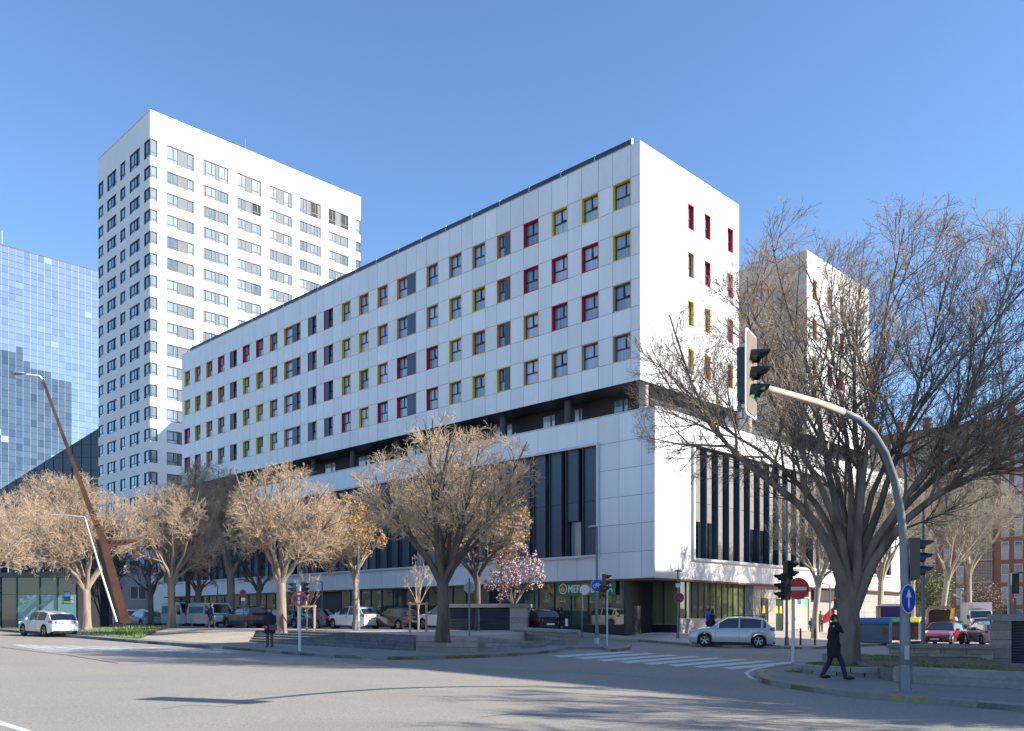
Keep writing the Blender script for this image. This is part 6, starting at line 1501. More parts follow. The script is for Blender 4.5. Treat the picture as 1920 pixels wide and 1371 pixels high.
# louvred ventilation blocks in stone
def louvre_block(label, A, B, z0, h, depth, pillar, nl, mt, capm, pleft=False):
    """A->B front line; louvres over most of it, a stone pillar of small courses at one end"""
    d = (B - A); d.z = 0; ln = d.length; d.normalize(); nn = Vector((-d.y, d.x, 0)); nn = nn if nn.y > 0 else -nn
    t = thing('louvred_block', label, 'vent block', (A.x, A.y, z0), math.atan2(d.y, d.x)); p0, p1 = (0, pillar) if pleft else (ln - pillar, ln); q0, q1 = (pillar, ln) if pleft else (0, ln - pillar)
    for r in range(5):
        z = h * r / 5
        m = MB(); m.box(p0, p1, .0, depth, z + .006, h * (r + 1) / 5 - .006); m.build('stone', mt, t)
    m = MB(); m.box(q0, q1, .22, depth - .01, 0, h - .01); m.build('core', M_ARCH, t)
    m = MB(); m.box(q0, q1, .02, .2, 0, h * .10); m.build('plinth', mt, t)
    half = (q0 + q1) / 2
    for a, b in ((q0 + .02, half - .03), (half + .03, q1 - .02)):
        for i in range(nl):
            z = h * .12 + (h * .86) * i / nl; dz = h * .86 / nl; m = MB()
            m.add([(a, .02, z), (b, .02, z), (b, .17, z + dz * .95), (a, .17, z + dz * .95), (a, .035, z - .012), (b, .035, z - .012), (b, .185, z + dz * .9), (a, .185, z + dz * .9)], [(0, 1, 2, 3), (4, 7, 6, 5), (0, 4, 5, 1), (3, 2, 6, 7)]); m.build('louvre_slat', mat('louvre_grey', (.13, .15, .175), .5, .3, noise=.06), t)
    m = MB(); m.box(half - .028, half + .028, .0, .2, h * .1, h); m.build('frame_post', M_POLE, t)
    m = MB(); m.box(-.08, ln + .08, -.08, depth + .06, h + .001, h + .22); m.build('cap_slab', capm, t); return t
A = pz(841, 1183, PZ); B = Vector((xat(987, A.y - .6), A.y - .6, PZ)); louvre_block('grey louvred vent block with stone pillar and slab cap behind the octagonal sign', A, B, PZ - .1, 1.42, 2.2, .95, 15, M_STONEP, M_STONE)
A = gp(1858, 1249, .13); B = Vector((A.x + 3.2, A.y - 1.6, A.z)); louvre_block('stone and black louvred vent block at the right edge', A, B, A.z - .05, 1.62, 1.1, .62, 14, M_STONEP, M_STONE, True)
# benches
def bench(label, px, py, w_=1.8, face=None, ground=PZ, dirv=None):
    c = pz(px, py, ground); t = thing('park_bench', label, 'bench', tuple(c), math.atan2(U.y, U.x) + math.pi if dirv is None else dirv, 'benches on the square'); MW = mat('bench_wood', (.16, .09, .055), .6, noise=.2, scale=4, rnd=.15)
    for i in range(4): m = MB(); m.box(-w_ / 2, w_ / 2, -.24 + i * .12, -.24 + i * .12 + .1, .42, .46); m.build('seat_slat', MW, t)
    for i in range(3): m = MB(); z = .56 + i * .13; m.add([(-w_ / 2, .25 + i * .03, z), (w_ / 2, .25 + i * .03, z), (w_ / 2, .28 + i * .03, z + .11), (-w_ / 2, .28 + i * .03, z + .11), (-w_ / 2, .28 + i * .03, z), (w_ / 2, .28 + i * .03, z), (w_ / 2, .31 + i * .03, z + .11), (-w_ / 2, .31 + i * .03, z + .11)], [(0, 1, 2, 3), (4, 7, 6, 5), (0, 4, 5, 1), (3, 2, 6, 7)]); m.build('back_slat', MW, t)
    for x in (-w_ / 2 + .12, w_ / 2 - .12):
        m = MB(); m.tube([(x, -.24, 0), (x, -.24, .41)], .03, 6); m.tube([(x, .24, 0), (x, .26, .45), (x, .38, .92)], .03, 6); m.tube([(x, -.24, .40), (x, .25, .40)], .025, 6); m.build('leg_frame', M_STEEL, t)
bench('wooden slatted bench left of the grey trunk behind the waiting woman', 481, 1178, dirv=.15); bench('wooden bench beside the walking man in blue', 402, 1176, dirv=.1)
c = pz(541, 1178, PZ); t = thing('litter_bin', 'round metal litter bin on a post right of the grey trunk', 'bin', tuple(c)); m = MB(); m.lathe([(.001, .32), (.2, .34), (.24, .95), (.22, .97), (.2, .9), (.001, .9)], n=14); m.build('drum', mat('bin_metal', (.35, .32, .27), .5, .3, noise=.1), t, smooth=True); m = MB(); m.cyl((.26, 0, 0), (.26, 0, 1.02), .035, n=8); m.build('post', M_POLEW, t)
# timber stake frames
def stakes(label, px, py, w_, h_, Y=None):
    c = pz(px, py, PZ); t = thing('stake_frame', label, 'tree guard', tuple(c), .15, 'timber tree guards'); MW = mat('stake_timber', (.42, .27, .14), .7, noise=.15, scale=5)
    for x, y in ((-w_, -w_), (w_, -w_), (w_, w_), (-w_, w_)): m = MB(); m.cyl((x, y, 0), (x, y, h_), .04, n=7); m.build('stake', MW, t)
    for a, b in (((-w_ - .08, -w_ - .045), (w_ + .08, -w_ - .005)), ((-w_ - .08, w_ + .005), (w_ + .08, w_ + .045))): m = MB(); m.box(a[0], b[0], a[1], b[1], h_ - .12, h_ - .04); m.build('rail', MW, t)
stakes('timber stake frame round the sapling beside the black hatchback', 784, 1185.5, .42, 1.55); stakes('timber stake frame round the sapling beside the faded sign', 575, 1184, .42, 1.45)
# glass pavilion
Yv = 60.0; PV = thing('glass_pavilion', 'low glass pavilion with teal film and flat roof at the far left', 'kiosk', (0, Yv, 0)); gz_ = 1.2
x0, x1 = xat(-60, Yv), xat(142, Yv); xm = xat(32, Yv); zt = zat(1074, Yv)
M_TEAL = mat('teal_film', (.16, .34, .36), .3, noise=.05, scale=1, coat=.4); M_PF = mat('pavilion_frame', (.055, .095, .095), .5, noise=.05)
m = MB(); m.box(x0, x1 + .15, -.25, 5, zt - .32, zt); m.build('roof', M_PF, PV); m = MB(); m.box(x0, x1, .3, 5, gz_, zt - .33); m.build('core', M_DARKW, PV)
m = MB(); m.box(x0, x1 + .1, -.1, .4, gz_ - .5, gz_); m.build('plinth', MATS['dark_plinth'], PV)
ed_ = [x0, xat(0, Yv), xm, xat(75, Yv), xat(108, Yv), x1]
for i, (a, b) in enumerate(zip(ed_, ed_[1:])):
    y = 0 if i >= 2 else .05
    m = MB(); m.box(a + .05, b - .01 if i > 1 else b - .1, y, y + .03, gz_, gz_ + (zt - gz_) * .60); m.build('pane', M_TEAL if i >= 2 else G_DARK, PV)
    m = MB(); m.box(a + .05, b - .01 if i > 1 else b - .1, y, y + .03, gz_ + (zt - gz_) * .605, zt - .33); m.build('pane', G_DARK, PV)
    m = MB(); m.box(a - .05, a + .05, -.05, .06, gz_, zt - .33); m.build('mullion', M_PF, PV)
pa, pb = xat(120, Yv), xat(132, Yv); z0_, z1_ = zat(1131, Yv), zat(1109, Yv)
m = MB(); m.box(pa, pb, -.03, -.01, z0_, z1_); po = m.build('poster', mat('poster_navy', (.02, .06, .14), .5, noise=.1, scale=9), PV)
m = MB(); m.box(pa + .03, pb - .03, -.04, -.031, z1_ - .35, z1_ - .08); m.build('poster_picture', mat('poster_blue', (.10, .28, .5), .5, noise=.5, scale=12), po)
m = MB(); m.box(pa + .02, pb - .02, -.04, -.031, z0_ + .02, z0_ + .12); m.build('poster_stripe', mat('poster_green', (.2, .5, .03), .5, noise=0), po)
for px_, pyy, s_ in ((41, 1127, .28), (53, 1119, .2), (135, 1121, .16), (135, 1128, .18)): m = MB(); X0 = xat(px_, Yv); Z0 = zat(pyy, Yv); m.box(X0 - s_ / 2, X0 + s_ / 2, -.03, -.012, Z0 - s_ * .6, Z0 + s_ * .6); m.build('notice', mat('notice_paper', (.5, .48, .42), .6, noise=.4, scale=14), PV)
m = MB(); c_ = (xat(135, Yv), zat(1091, Yv)); m.cyl((c_[0], -.03, c_[1]), (c_[0], -.01, c_[1]), .16, n=16); m.build('round_emblem', mat('emblem', (.5, .2, .2), .5, noise=.5, scale=8), PV)
m = MB(); m.cyl((xat(118, Yv), 2.5, zt), (xat(118, Yv), 2.5, zt + .75), .28, n=12); m.build('roof_vent', M_PF, PV)
# rusty leaning mast and the slim white pole beside it
Ym = 56.0; M_COR = mat('corten', (.17, .075, .045), .8, noise=.25, scale=2.5, col2=(.09, .045, .035), bigscale=.8, bump=.2)
gmz = 1.15; ms = thing('leaning_mast', 'tall tapering rusty steel mast leaning left with a lamp on its tip', 'mast', (xat(224, Ym), Ym, gmz))
def lm(x, y, dy=0): p = at(x, y, Ym + dy); return (p.x - xat(224, Ym), dy, p.z - gmz)
Lp = [(226, 1169), (186, 1011), (162, 950), (116, 820), (77, 712)]; Rp = [(246, 1169), (200, 1011), (173, 950), (123, 820), (82, 710)]
m = MB(); vs = []
for (a, b) in zip(Lp, Rp):
    for (q_, dd) in ((a, 0), (b, 0), (b, .35 * (b[0] - a[0]) / 42 + .04), (a, .35 * (b[0] - a[0]) / 42 + .04)): vs.append(lm(q_[0], q_[1], dd))
fs = [];
for i in range(4):
    for j in range(4): fs.append((i * 4 + j, i * 4 + (j + 1) % 4, (i + 1) * 4 + (j + 1) % 4, (i + 1) * 4 + j))
m.add(vs, fs + [(0, 3, 2, 1), (16, 17, 18, 19)]); m.build('blade', M_COR, ms)
m = MB(); sh = []
for (a, b), w_ in zip(zip(Lp[:2], Rp[:2]), (11, 7)):
    for (x, dd) in ((a[0] - w_, -.03), (a[0], -.03), (a[0], .3), (a[0] - w_, .3)): sh.append(lm(x, a[1], dd))
m.add(sh, [(i, (i + 1) % 4, 4 + (i + 1) % 4, 4 + i) for i in range(4)] + [(0, 3, 2, 1), (4, 5, 6, 7)]); m.build('side_plate', M_SIG, ms)
m = MB()
br = [(188, 1008), (212, 1013), (243, 1011), (262, 1014), (240, 1021), (198, 1026)]
m.add([lm(x, y, .1) for x, y in br] + [lm(x, y, .16) for x, y in br], [tuple(range(6)), tuple(range(6, 12))[::-1]] + [(i, (i + 1) % 6, (i + 1) % 6 + 6, i + 6) for i in range(6)]); bro = m.build('bracket', M_COR, ms)
for x in (207, 217, 227, 236): m = MB(); m.cyl(lm(x, 1016.5, .095), lm(x, 1016.5, .09), .075 + (227 - x) * .0012, n=10); m.build('round_hole', M_ARCH, bro)
m = MB(); m.tube([lm(80, 712), lm(74, 706), (lm(50, 703)[0], 0, lm(50, 703)[2])], .09, 8); m.build('lamp_arm', M_CAPW, ms)
m = MB(); e = lm(33, 700); m.ball(e, (.5, .2, .10), 12); m.build('lamp_head', M_STEEL, ms, smooth=True)
wp = thing('street_lamp', 'slim white bent lamp pole leaning beside the rusty mast', 'street lamp', (xat(219, Ym - .5), Ym - .5, gmz))
def lw2(x, y): p = at(x, y, Ym - .5); return (p.x - xat(219, Ym - .5), 0, p.z - gmz)
m = MB(); m.tube([lw2(219, 1166), lw2(190, 1075), lw2(159, 970), ], [.07, .065, .05], 8); m.build('pole', M_CAPW, wp); m = MB(); m.tube([lw2(159, 970), lw2(125, 967), lw2(90, 964.5)], [.05, .05, .04], 8); m.build('arm', M_CAPW, wp)
# containers
M_CG = mat('container_grey', (.13, .165, .195), .5, noise=.08, scale=2)
def container(label, px, py, w_, mlid, mbody=None, group='recycling containers', nm='recycling_container', Y=None, hd=-.55, sc=1.0):
    c = gp(px, py, 0); t = thing(nm, label, 'container', tuple(c), hd, group); H = 1.62 * sc; D = 1.25
    mb_ = mbody or M_CG; m = MB(); bx_ = w_ / 2
    prof = [(-D / 2 + .08, .16), (-D / 2, H * .62), (-D / 2 + .05, H * .76), (D / 2 - .05, H * .9), (D / 2, H * .62), (D / 2 - .08, .16)]
    m.prism(prof, (-bx_, bx_), axis='x'); m.build('body', mb_, t)
    m = MB(); lid = [(-D / 2 - .04, H * .77), (-D / 2 + .0, H * .83), (-.05, H * .99), (.2, H), (D / 2, H * .93), (D / 2, H * .905)]; m.prism(lid, (-bx_ - .03, bx_ + .03), axis='x'); m.build('lid', mlid, t)
    for i in range(7): z = .26 + i * .125; m = MB(); y = -D / 2 + .08 * (1 - (z - .16) / (H * .62)) - .012; m.box(-bx_ + .08, bx_ - .08, y - .012, y + .02, z, z + .03); m.build('rib', mb_, t)
    for x in (-bx_ + .2, bx_ - .2):
        for y in (-.4, .4): m = MB(); m.cyl((x - .03, y, .09), (x + .03, y, .09), .09, n=10); m.build('wheel', M_TYRE, t)
    m = MB()
    for i in range(2):
        z = .68 + i * .17; m.add([(bx_ * .62, -D / 2 - .035, z + .07), (bx_ * .62 + .12, -D / 2 - .035, z), (bx_ * .62 + .24, -D / 2 - .035, z + .07), (bx_ * .62 + .24, -D / 2 - .035, z + .15), (bx_ * .62 + .12, -D / 2 - .035, z + .08), (bx_ * .62, -D / 2 - .035, z + .15)], [(0, 1, 4, 5), (1, 2, 3, 4)])
    m.build('reflective_chevron', M_SRED, t)
    m = MB(); m.box(-bx_ - .05, -bx_ + .12, -D / 2 - .09, -D / 2 - .03, .35, 1.3); m.build('lift_arm', M_STEEL, t)
    return t
container('grey recycling container with blue lid right of the largest tree', 1640, 1209.5, 1.75, mat('lid_blue', (.02, .12, .33), .5, noise=.06))
container('grey recycling container with green lid behind the blue lidded one', 1675, 1204, 1.5, mat('lid_green', (.01, .14, .08), .5, noise=.06), mat('container_dark', (.05, .06, .07), .5, noise=.05))
container('recycling container with yellow lid beside the arched light pole', 1703, 1203, 1.4, mat('lid_yellow', (.55, .45, .03), .5, noise=.06), MATS['container_dark'])
c = gp(1752, 1199, 0); t = thing('skip', 'open bright green steel skip heaped with rubble bags behind the red hatchback', 'skip', tuple(c), -.35)
M_SKIP = mat('skip_green', (.02, .24, .05), .5, noise=.12, scale=3)
m = MB(); L_s, W_s, Hs = 3.4, 1.8, 1.35; vs = [(-L_s / 2 + .5, -W_s / 2, .1), (L_s / 2 - .5, -W_s / 2, .1), (L_s / 2 - .5, W_s / 2, .1), (-L_s / 2 + .5, W_s / 2, .1), (-L_s / 2, -W_s / 2, Hs), (L_s / 2, -W_s / 2, Hs), (L_s / 2, W_s / 2, Hs), (-L_s / 2, W_s / 2, Hs)]
m.add(vs, [(0, 3, 2, 1), (0, 1, 5, 4), (1, 2, 6, 5), (2, 3, 7, 6), (3, 0, 4, 7)]); m.build('body', M_SKIP, t)
for x in (-1.0, -.3, .4, 1.1): m = MB(); m.box(x - .04, x + .04, -W_s / 2 - .06, -W_s / 2 - .002, .15, Hs - .1); m.build('rib', M_SKIP, t)
m = MB(); m.box(-L_s / 2 - .05, L_s / 2 + .05, -W_s / 2 - .07, -W_s / 2 + .01, Hs - .09, Hs + .01); m.build('rim', M_SKIP, t)
rng_ = random.Random(5); M_BAG = mat('rubble_bag', (.50, .48, .46), .8, noise=.2, scale=5, bump=.4)
for i in range(8):
    m = MB(); m.ball((0, 0, 0), (rng_.uniform(.28, .42), rng_.uniform(.25, .35), rng_.uniform(.2, .3)), 10); o = m.build('rubble_bag', M_BAG, None, smooth=True); cr, sr = math.cos(-.35), math.sin(-.35); lx, ly = -1.35 + i * .36, rng_.uniform(-.4, .3)
    o.location = (c.x + lx * cr - ly * sr, c.y + lx * sr + ly * cr, c.z + Hs + rng_.uniform(-.05, .12)); o.rotation_euler = (rng_.uniform(-.3, .3), rng_.uniform(-.3, .3), rng_.uniform(0, 3)); tag(o, ['pale rubble bag at the left end of the heap on the green skip', 'second pale rubble bag from the left on the green skip', 'third pale rubble bag from the left on the green skip', 'pale rubble bag just left of the middle of the green skip', 'pale rubble bag just right of the middle of the green skip', 'third pale rubble bag from the right on the green skip', 'second pale rubble bag from the right on the green skip', 'pale rubble bag at the right end of the heap on the green skip'][i], 'bag', 'rubble bags on the skip')
c = gp(1668, 1191, 0); t = thing('portable_cabin', 'purple portable cabin with white roof behind the blue lidded container', 'cabin', (xat(1666, 62), 62, zr(26, 62)), -.25)
M_PUR = mat('cabin_purple', (.045, .03, .19), .5, noise=.06); 
zc0 = t.location.z; ht = zat(1137, 62) - zc0
m = MB(); m.box(-.75, .75, -.6, .6, 0, ht); m.build('body', M_PUR, t); m = MB(); m.prism([(-.8, ht), (.8, ht), (.6, ht + .16), (-.6, ht + .16)], (-.65, .65), axis='y'); m.build('roof', M_SW, t)
for x in (-.4, 0, .4): m = MB(); m.box(x - .16, x + .16, -.62, -.601, .2, ht - .15); m.build('door_panel', M_PUR, t)
m = MB(); m.box(-.72, -.62, -.66, -.62, .1, ht - .1); m.build('yellow_edge', MATS['sign_yellow'], t)
c = gp(1762, 1188, 0); t = thing('canvas_hood', 'tan canvas hood of a works trolley behind the skip', 'canopy', (xat(1764, 60), 60, .6), -.4)
m = MB(); m.prism([(-.9, .8), (-.9, 1.75), (-.65, 2.05), (.5, 2.05), (.8, 1.75), (.8, .8), (.68, .8), (.68, 1.6), (.4, 1.85), (-.6, 1.85), (-.78, 1.6), (-.78, .8)], (-.8, .9), axis='y'); m.box(-.77, .67, .75, .85, .8, 1.8); m.build('canvas', mat('tan_canvas', (.42, .34, .27), .8, noise=.1, scale=3), t); m = MB(); m.box(-.9, .8, -.8, .9, .3, .79); m.build('cart', M_BROWNW, t)
t = thing('works_sign', 'narrow yellow works sign leaning beside the canvas hood', 'sign', (xat(1784, 58), 58, .55), -.1)
m = MB(); m.add([(-.12, 0, 1.2), (.10, 0, 1.2), (.22, 0, 1.95), (.0, 0, 1.95), (-.12, .04, 1.2), (.10, .04, 1.2), (.22, .04, 1.95), (.0, .04, 1.95)], [(0, 1, 2, 3), (4, 7, 6, 5), (0, 4, 5, 1), (1, 5, 6, 2), (2, 6, 7, 3), (3, 7, 4, 0)]); m.build('panel', MATS['sign_yellow'], t); m = MB(); m.cyl((-.06, .06, 0), (.0, .06, 1.2), .025, n=6); m.build('stake', M_POLE, t)
t = thing('red_banner', 'small red cloth hanging beside the entrance left of the man on the phone', 'banner', (xat(1551, 60), 60, .65))
m = MB(); m.cyl((.5, 0, 0), (.5, 0, 2.0), .025, n=6); m.build('pole', M_POLE, t); m = MB(); m.add([(.5, 0, 1.1), (.5, .02, 2.0), (.15, -.08, 1.75), (-.3, .05, 1.3), (-.25, 0, .8)], [(0, 1, 2, 3, 4)]); m.build('cloth', MATS['st_red'], t)
t = thing('signal_cabinet', 'dark blue signal back and post over the louvred block at the right edge', 'traffic light', (xat(1903, 34), 34, .2)); m = MB(); m.cyl((0, 0, 0), (0, 0, 2.4), .05, n=8); m.build('pole', M_POLE, t); signal(t, (-.02, 0, 2.95), (.3, .95, 0), .85)
# off frame neighbours that the shop glazing mirrors
# ================================================ PEOPLE
M_SKIN = mat('skin', (.45, .27, .19), .55, noise=.04); M_HAIR = mat('dark_hair', (.02, .014, .01), .6, noise=.2, scale=30); M_COATB = mat('black_wool', (.010, .010, .012), .85, noise=.2, scale=12)
M_TRN = mat('navy_trousers', (.022, .026, .045), .8, noise=.1, scale=10); M_SHOE = mat('black_shoe', (.012, .012, .014), .5, noise=0)
def skin_mesh(verts, edges, radii, mt, name, parent, sub=2, root=0):
    me = bpy.data.meshes.new(name); me.from_pydata(verts, edges, []); o = bpy.data.objects.new(name, me); COL.objects.link(o)
    o.modifiers.new('s', 'SKIN')
    for i, r in enumerate(radii):
        r = (r, r) if not hasattr(r, '__len__') else r; me.skin_vertices[0].data[i].radius = r; me.skin_vertices[0].data[i].use_root = (i == root)
    ss = o.modifiers.new('b', 'SUBSURF'); ss.levels = sub; ss.render_levels = sub
    dg = bpy.context.evaluated_depsgraph_get(); dg.update(); nm = bpy.data.meshes.new_from_object(o.evaluated_get(dg)); bpy.data.objects.remove(o)
    nm.materials.clear(); nm.materials.append(mt); nm.polygons.foreach_set('use_smooth', [True] * len(nm.polygons)); return link(name, nm, parent)
def person(label, loc, hd, H, coat, trous, pose, hair=M_HAIR, coat_len=.5, skirt=None, hairlong=False, phone=False, glasses=False, shoes=None, bag=None, beanie=None, fine=True, coat_r=1.0):
    """local +y = forwards. pose: dict of leg swing, arm targets (fractions of H)"""
    t = thing('person', label, 'person', tuple(loc), math.atan2(hd[1], hd[0]) - math.pi / 2); h = H
    ls, rs = pose.get('stride', (0, 0)); kb = pose.get('kb', (0.02, .02))
    def leg(s, sw, k, lift=0): return [(s * .05 * h, 0, .50 * h), (s * .055 * h, sw * .45 * h + k * h, .275 * h), (s * .055 * h, sw * h, .05 * h + lift * h), (s * .06 * h, sw * h + .075 * h, .02 * h + lift * .4 * h)]
    Lg, Rg = leg(-1, ls, kb[0], pose.get('lift', (0, 0))[0]), leg(1, rs, kb[1], pose.get('lift', (0, 0))[1])
    sp = [(0, 0, .53 * h), (0, -.005 * h, .62 * h), (0, 0, .74 * h), (0, .0, .81 * h), (0, .008 * h, .86 * h), (0, .012 * h, .90 * h)]
    def arm(s, el, ha): return [(s * .105 * h, 0, .80 * h), (el[0] * h, el[1] * h, el[2] * h), (ha[0] * h, ha[1] * h, ha[2] * h)]
    La = arm(-1, *pose.get('la', ((-.125, -.02, .63), (-.12, .05, .49)))); Ra = arm(1, *pose.get('ra', ((.125, -.02, .63), (.12, .05, .49))))
    V_ = []; E = []; R = []
    def chain(pts, rad, start=None):
        prev = start
        for p, r in zip(pts, rad):
            V_.append(p); R.append(r); i = len(V_) - 1
            if prev is not None: E.append((prev, i))
            prev = i
        return prev
    chain(sp, [(.085 * h, .06 * h), (.072 * h, .055 * h), (.092 * h, .06 * h), (.06 * h, .045 * h), (.03 * h, .03 * h), (.028 * h, .03 * h)])
    for lg in (Lg, Rg): chain(lg, [.052 * h, .036 * h, .023 * h, .024 * h], 0)
    for ar in (La, Ra): chain(ar, [.034 * h, .024 * h, .015 * h], 3)
    body = skin_mesh(V_, E, R, M_SKIN, 'body', t)
    # head
    hz_ = .935 * h; yaw = pose.get('yaw', 0); cy, sy_ = math.cos(yaw), math.sin(yaw)
    def hp(x, y, z): return (x * cy - y * sy_, x * sy_ + y * cy + .015 * h, z + hz_)
    r = .5 * .13 * h; m = MB(); n = 20; k = 13; vs = []
    for i in range(n):
        a = 2 * math.pi * i / n
        for j in range(k):
            b = -math.pi / 2 + math.pi * j / (k - 1); x, y, z = math.cos(b) * math.cos(a), math.cos(b) * math.sin(a), math.sin(b)
            jaw = 1 - .22 * max(0, -z) * (1 if y < .4 else .8); px_, py_, pz_ = x * r * .74 * jaw, y * r * .92 * (1 - .05 * max(0, -z)), z * r
            if y > .6: 
                if abs(x) < .22 and -.35 < z < .12: py_ += r * .20 * (1 - abs(x) / .22) * (1 - abs(z + .18) / .3 if abs(z + .18) < .3 else 0)
                if .02 < z < .3 and .15 < abs(x) < .5: py_ -= r * .06
            vs.append(hp(px_, py_, pz_))
    m.add(vs, [(i * k + j, ((i + 1) % n) * k + j, ((i + 1) % n) * k + j + 1, i * k + j + 1) for i in range(n) for j in range(k - 1)])
    hd_ = m.build('head', M_SKIN, t, smooth=True)
    for s in (1, -1):
        m = MB(); m.ball(hp(s * r * .72, -r * .05, -r * .05), (r * .10, r * .16, r * .24), 8); m.build('ear', M_SKIN, hd_, smooth=True)
        m = MB(); m.ball(hp(s * r * .28, r * .78, r * .08), r * .10, 8); m.build('eye', M_SIG if glasses else M_SHOE, hd_, smooth=True)
        if glasses: m = MB(); m.ball(hp(s * r * .30, r * .90, r * .08), (r * .25, r * .07, r * .17), 10); m.build('sunglass_lens', M_SIG, hd_, smooth=True)
    if glasses:
        for s in (1, -1): m = MB(); m.tube([hp(s * r * .52, r * .8, r * .1), hp(s * r * .76, -r * .05, r * .08)], r * .04, 5); m.build('temple', M_SIG, hd_)
    m = MB(); m.ball(hp(0, r * .80, -r * .48), (r * .22, r * .06, r * .05), 8); m.build('mouth', mat('lips', (.35, .12, .10), .5, noise=0), hd_, smooth=True)
    m = MB(); vs = []; hl_ = .55 if hairlong else .0
    for i in range(n):
        a = 2 * math.pi * i / n
        for j in range(k):
            z_lo = -.25 - hl_; 
            fr = math.sin(a); lim = (.42 if fr > .35 else (-.25 if fr > -.1 else -.45)) if not hairlong else (.42 if fr > .45 else -1.0)
            b = math.asin(max(-1, min(1, lim))) + (math.pi / 2 - math.asin(max(-1, min(1, lim)))) * j / (k - 1); x, y, z = math.cos(b) * math.cos(a), math.cos(b) * math.sin(a), math.sin(b)
            if hairlong and fr <= .45 and j < 5: x, y = math.cos(a) * .95, math.sin(a) * .95; z = -1.35 + j * .33
            vs.append(hp(x * r * .84, y * r * 1.0 - r * .03, z * r * 1.07 + r * .02 + random.uniform(-.01, .01) * r))
    m.add(vs, [(i * k + j, ((i + 1) % n) * k + j, ((i + 1) % n) * k + j + 1, i * k + j + 1) for i in range(n) for j in range(k - 1)]); m.build('hair', beanie or hair, t, smooth=True)
    # trousers
    V_.clear(); E.clear(); R.clear(); V_.append((0, 0, .52 * h)); R.append((.092 * h, .068 * h))
    for lg in (Lg, Rg): chain([lg[0], lg[1], (lg[2][0], lg[2][1], lg[2][2] - .018 * h)], [.058 * h, .043 * h, .034 * h], 0)
    skin_mesh(list(V_), list(E), list(R), trous, 'trousers', t)
    for lg in (Lg, Rg):
        m = MB(); a, b = lg[2], lg[3]; zz = b[2] - .012 * h; m.ball((b[0], a[1] + .045 * h, max(zz, .0) + .022 * h), (.031 * h, .088 * h, .029 * h), 12); m.ball((a[0], a[1] - .005 * h, a[2] - .008 * h), (.026 * h, .034 * h, .03 * h), 10); m.build('shoe', shoes or M_SHOE, t, smooth=True)
    # coat: lofted torso that follows the body, plus sleeves
    m = MB(); secs = [(.885, .036, .042), (.872, .046, .048), (.825, .085, .055), (.80, .118, .066), (.74, .118, .078), (.66, .105, .078), (.58, .108, .082), (.52, .118, .088), (coat_len - .02, .122, .092), (coat_len - .06, .124, .094)] if coat_len < .5 else [(.872, .036, .040), (.825, .085, .055), (.80, .118, .066), (.74, .115, .074), (.66, .10, .072), (.58, .102, .074), (coat_len, .106, .076)]
    nn = 18; vs = []
    for z, wx, wy in secs:
        for i in range(nn): a = 2 * math.pi * i / nn; wv = 1 + .03 * math.cos(5 * a + z * 20); vs.append((math.cos(a) * wx * h * coat_r * wv, math.sin(a) * wy * h * coat_r * wv + (.02 * h * (0.6 - z) if z < .5 else 0), z * h))
    fs = [(j * nn + i, j * nn + (i + 1) % nn, (j + 1) * nn + (i + 1) % nn, (j + 1) * nn + i) for j in range(len(secs) - 1) for i in range(nn)] + [tuple(range((len(secs) - 1) * nn, len(secs) * nn))]
    m.add(vs, fs); co = m.build('coat', coat, t, smooth=True)
    for ar in (La, Ra):
        w_ = Vector(ar[2]) ; e_ = Vector(ar[1]); s_ = Vector(ar[0]); we = e_.lerp(w_, .93)
        m = MB(); m.tube([s_ * 1.0 + Vector((0, 0, .01 * h)), s_.lerp(e_, .5), e_, e_.lerp(w_, .5), we], [.045 * h * coat_r, .042 * h, .036 * h, .031 * h, .027 * h], 12); m.build('sleeve', coat, co, smooth=True)
        # hand: palm and five fingers
        d = (w_ - e_).normalized(); 
        side = Vector((1, 0, 0)) if abs(d.x) < .8 else Vector((0, 1, 0)); side = (side - d * side.dot(d)).normalized(); up = d.cross(side)
        m = MB(); sc = h / 1.7; m.tube([w_ - d * .01, w_ + d * .03 * sc, w_ + d * .08 * sc], [.024 * sc, .036 * sc, .034 * sc], 8)
        for q_, (off, ln) in enumerate(((-.028, .065), (-.010, .078), (.010, .072), (.028, .055))):
            b0 = w_ + d * .075 * sc + side * off * sc; b1_ = b0 + d * ln * .55 * sc; b2_ = b1_ + (d * .6 + up * .8) * ln * .5 * sc; m.tube([b0, b1_, b2_], [.010 * sc, .009 * sc, .007 * sc], 6)
        tb = w_ + d * .02 * sc - side * .03 * sc; m.tube([tb, tb + (d * .6 - side * .8) * .04 * sc, tb + (d * .9 - side * .3 + up * .3) * .07 * sc], [.012 * sc, .011 * sc, .008 * sc], 6)
        m.build('hand', M_SKIN, t, smooth=True)
    if skirt: m = MB(); m.lathe([(.10 * h, .52 * h), (.135 * h, .40 * h), (.15 * h, skirt * h)], n=18); m.build('skirt', coat, t, smooth=True)
    return t, (La, Ra), hp
b = gp(1563, 1274, .13)
mn, arms, hp_ = person('man in black coat and sunglasses striding past the planter with a phone', (b.x, b.y, b.z), (.97, -.22), 1.74, M_COATB, M_TRN,
    dict(stride=(-.16, .17), kb=(.02, .035), lift=(.02, 0), la=((-.13, -.05, .64), (-.10, .05, .50)), ra=((.135, .10, .735), (.070, .035, .885)), yaw=-.25), glasses=True, coat_len=.40, coat_r=1.08)
R_ = arms[1][2]
ph = MB(); ph.cbox((.056 * 1.74 , .040 * 1.74, .925 * 1.74), (.012, .07, .14)); o = ph.build('mobile_phone', M_SIG, None); o.parent = mn; o.matrix_parent_inverse = Matrix.Identity(4)
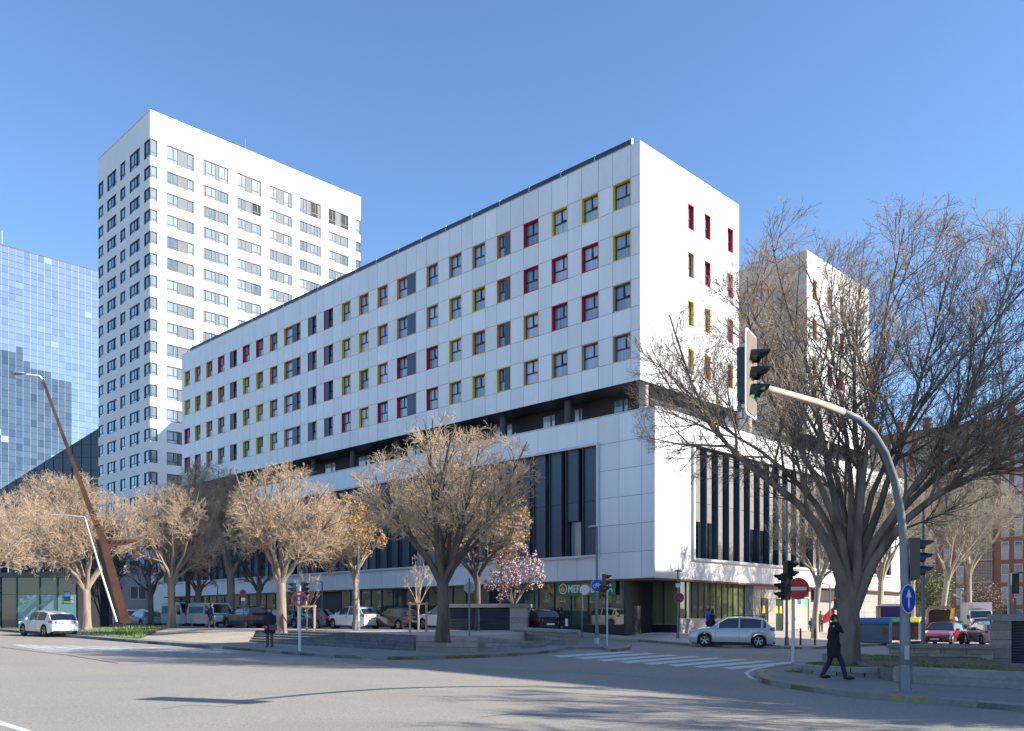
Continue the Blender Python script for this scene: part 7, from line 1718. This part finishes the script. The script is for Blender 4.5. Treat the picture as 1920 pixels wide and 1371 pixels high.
o.parent = None; o.matrix_world = Matrix.Translation(mn.location) @ Matrix.Rotation(mn.rotation_euler.z, 4, 'Z'); tag(o, 'dark mobile phone held to the ear of the man in the black coat', 'phone')
M_COATN = mat('navy_coat', (.012, .014, .03), .85, noise=.1, scale=8); M_BRT = mat('brown_trousers', (.13, .075, .045), .8, noise=.1)
b = gp(506, 1213.5, .13)
person('woman in dark navy coat with brown shoulder bag waiting before the steps', (b.x, b.y, b.z), (.1, -1), 1.66, M_COATN, M_BRT, dict(stride=(0, .02), la=((-.13, .0, .64), (-.09, .08, .52)), ra=((.13, .0, .64), (.08, .10, .54))), coat_len=.42, hairlong=True, coat_r=1.15)
hb = MB(); hb.box(.02, .34, -.24, -.12, .72, .95); hb.box(.02, .34, -.25, -.24, .83, .955); o = hb.build('shoulder_bag', mat('bag_brown', (.11, .06, .045), .6, noise=.1), None, loc=tuple(b)); tag(o, 'brown leather shoulder bag carried at the hip of the waiting woman', 'bag')
hb = MB(); hb.ball((-.2, -.13, .85), (.06, .05, .07), 8); hb.ball((-.14, -.19, .80), (.05, .04, .05), 8); o = hb.build('red_glove', MATS['st_red'], None, True, loc=tuple(b)); tag(o, 'pair of red gloves held by the waiting woman', 'gloves')
def far_person(label, px, Y, zf, H, hd, coat, tr, **kw):
    pose = kw.pop('pose', dict(stride=(-.1, .11))); return person(label, (xat(px, Y), Y, zf), hd, H, coat, tr, pose, **kw)
far_person('long haired pedestrian in black carrying a white bag past the shop window', 1053, 50.5, .80, 1.66, (-.9, .4), M_COATB, mat('grey_jeans', (.12, .13, .15), .8), hairlong=True, coat_len=.42)
hb = MB(); hb.cbox((.27, -.12, .78), (.14, .3, .42)); o = hb.build('carrier_bag', M_SW, None, loc=(xat(1053, 50.5), 50.5, .80)); tag(o, 'white carrier bag held by the long haired pedestrian', 'bag')
far_person('person in a bright blue jacket passing behind the silver crossover', 1329, 52.5, .70, 1.72, (1, .2), mat('blue_jacket', (.01, .05, .45), .7), M_TRN)
far_person('dark haired person walking beside the blue jacket behind the silver crossover', 1336, 52.0, .70, 1.66, (1, .2), M_COATN, M_TRN, hairlong=True)
far_person('person in black standing by the glazed entrance', 1533, 66, .72, 1.74, (.5, -1), M_COATB, M_TRN, pose=dict())
far_person('fair person in beige standing at the entrance beside the one in black', 1539, 66.5, .72, 1.68, (-.6, -1), mat('beige_jacket', (.35, .27, .2), .8), M_TRN, pose=dict())
far_person('small figure in blue crouching near the sticker covered door', 1521, 66, .70, 1.15, (.2, -1), mat('royal_blue', (.02, .06, .35), .8), M_TRN, pose=dict(), coat_len=.4)
far_person('man in a dark blue jacket walking behind the wooden bench by the vans', 396, 61, PZ, 1.8, (.6, .8), mat('dark_blue_jacket', (.015, .03, .08), .8), M_COATN)
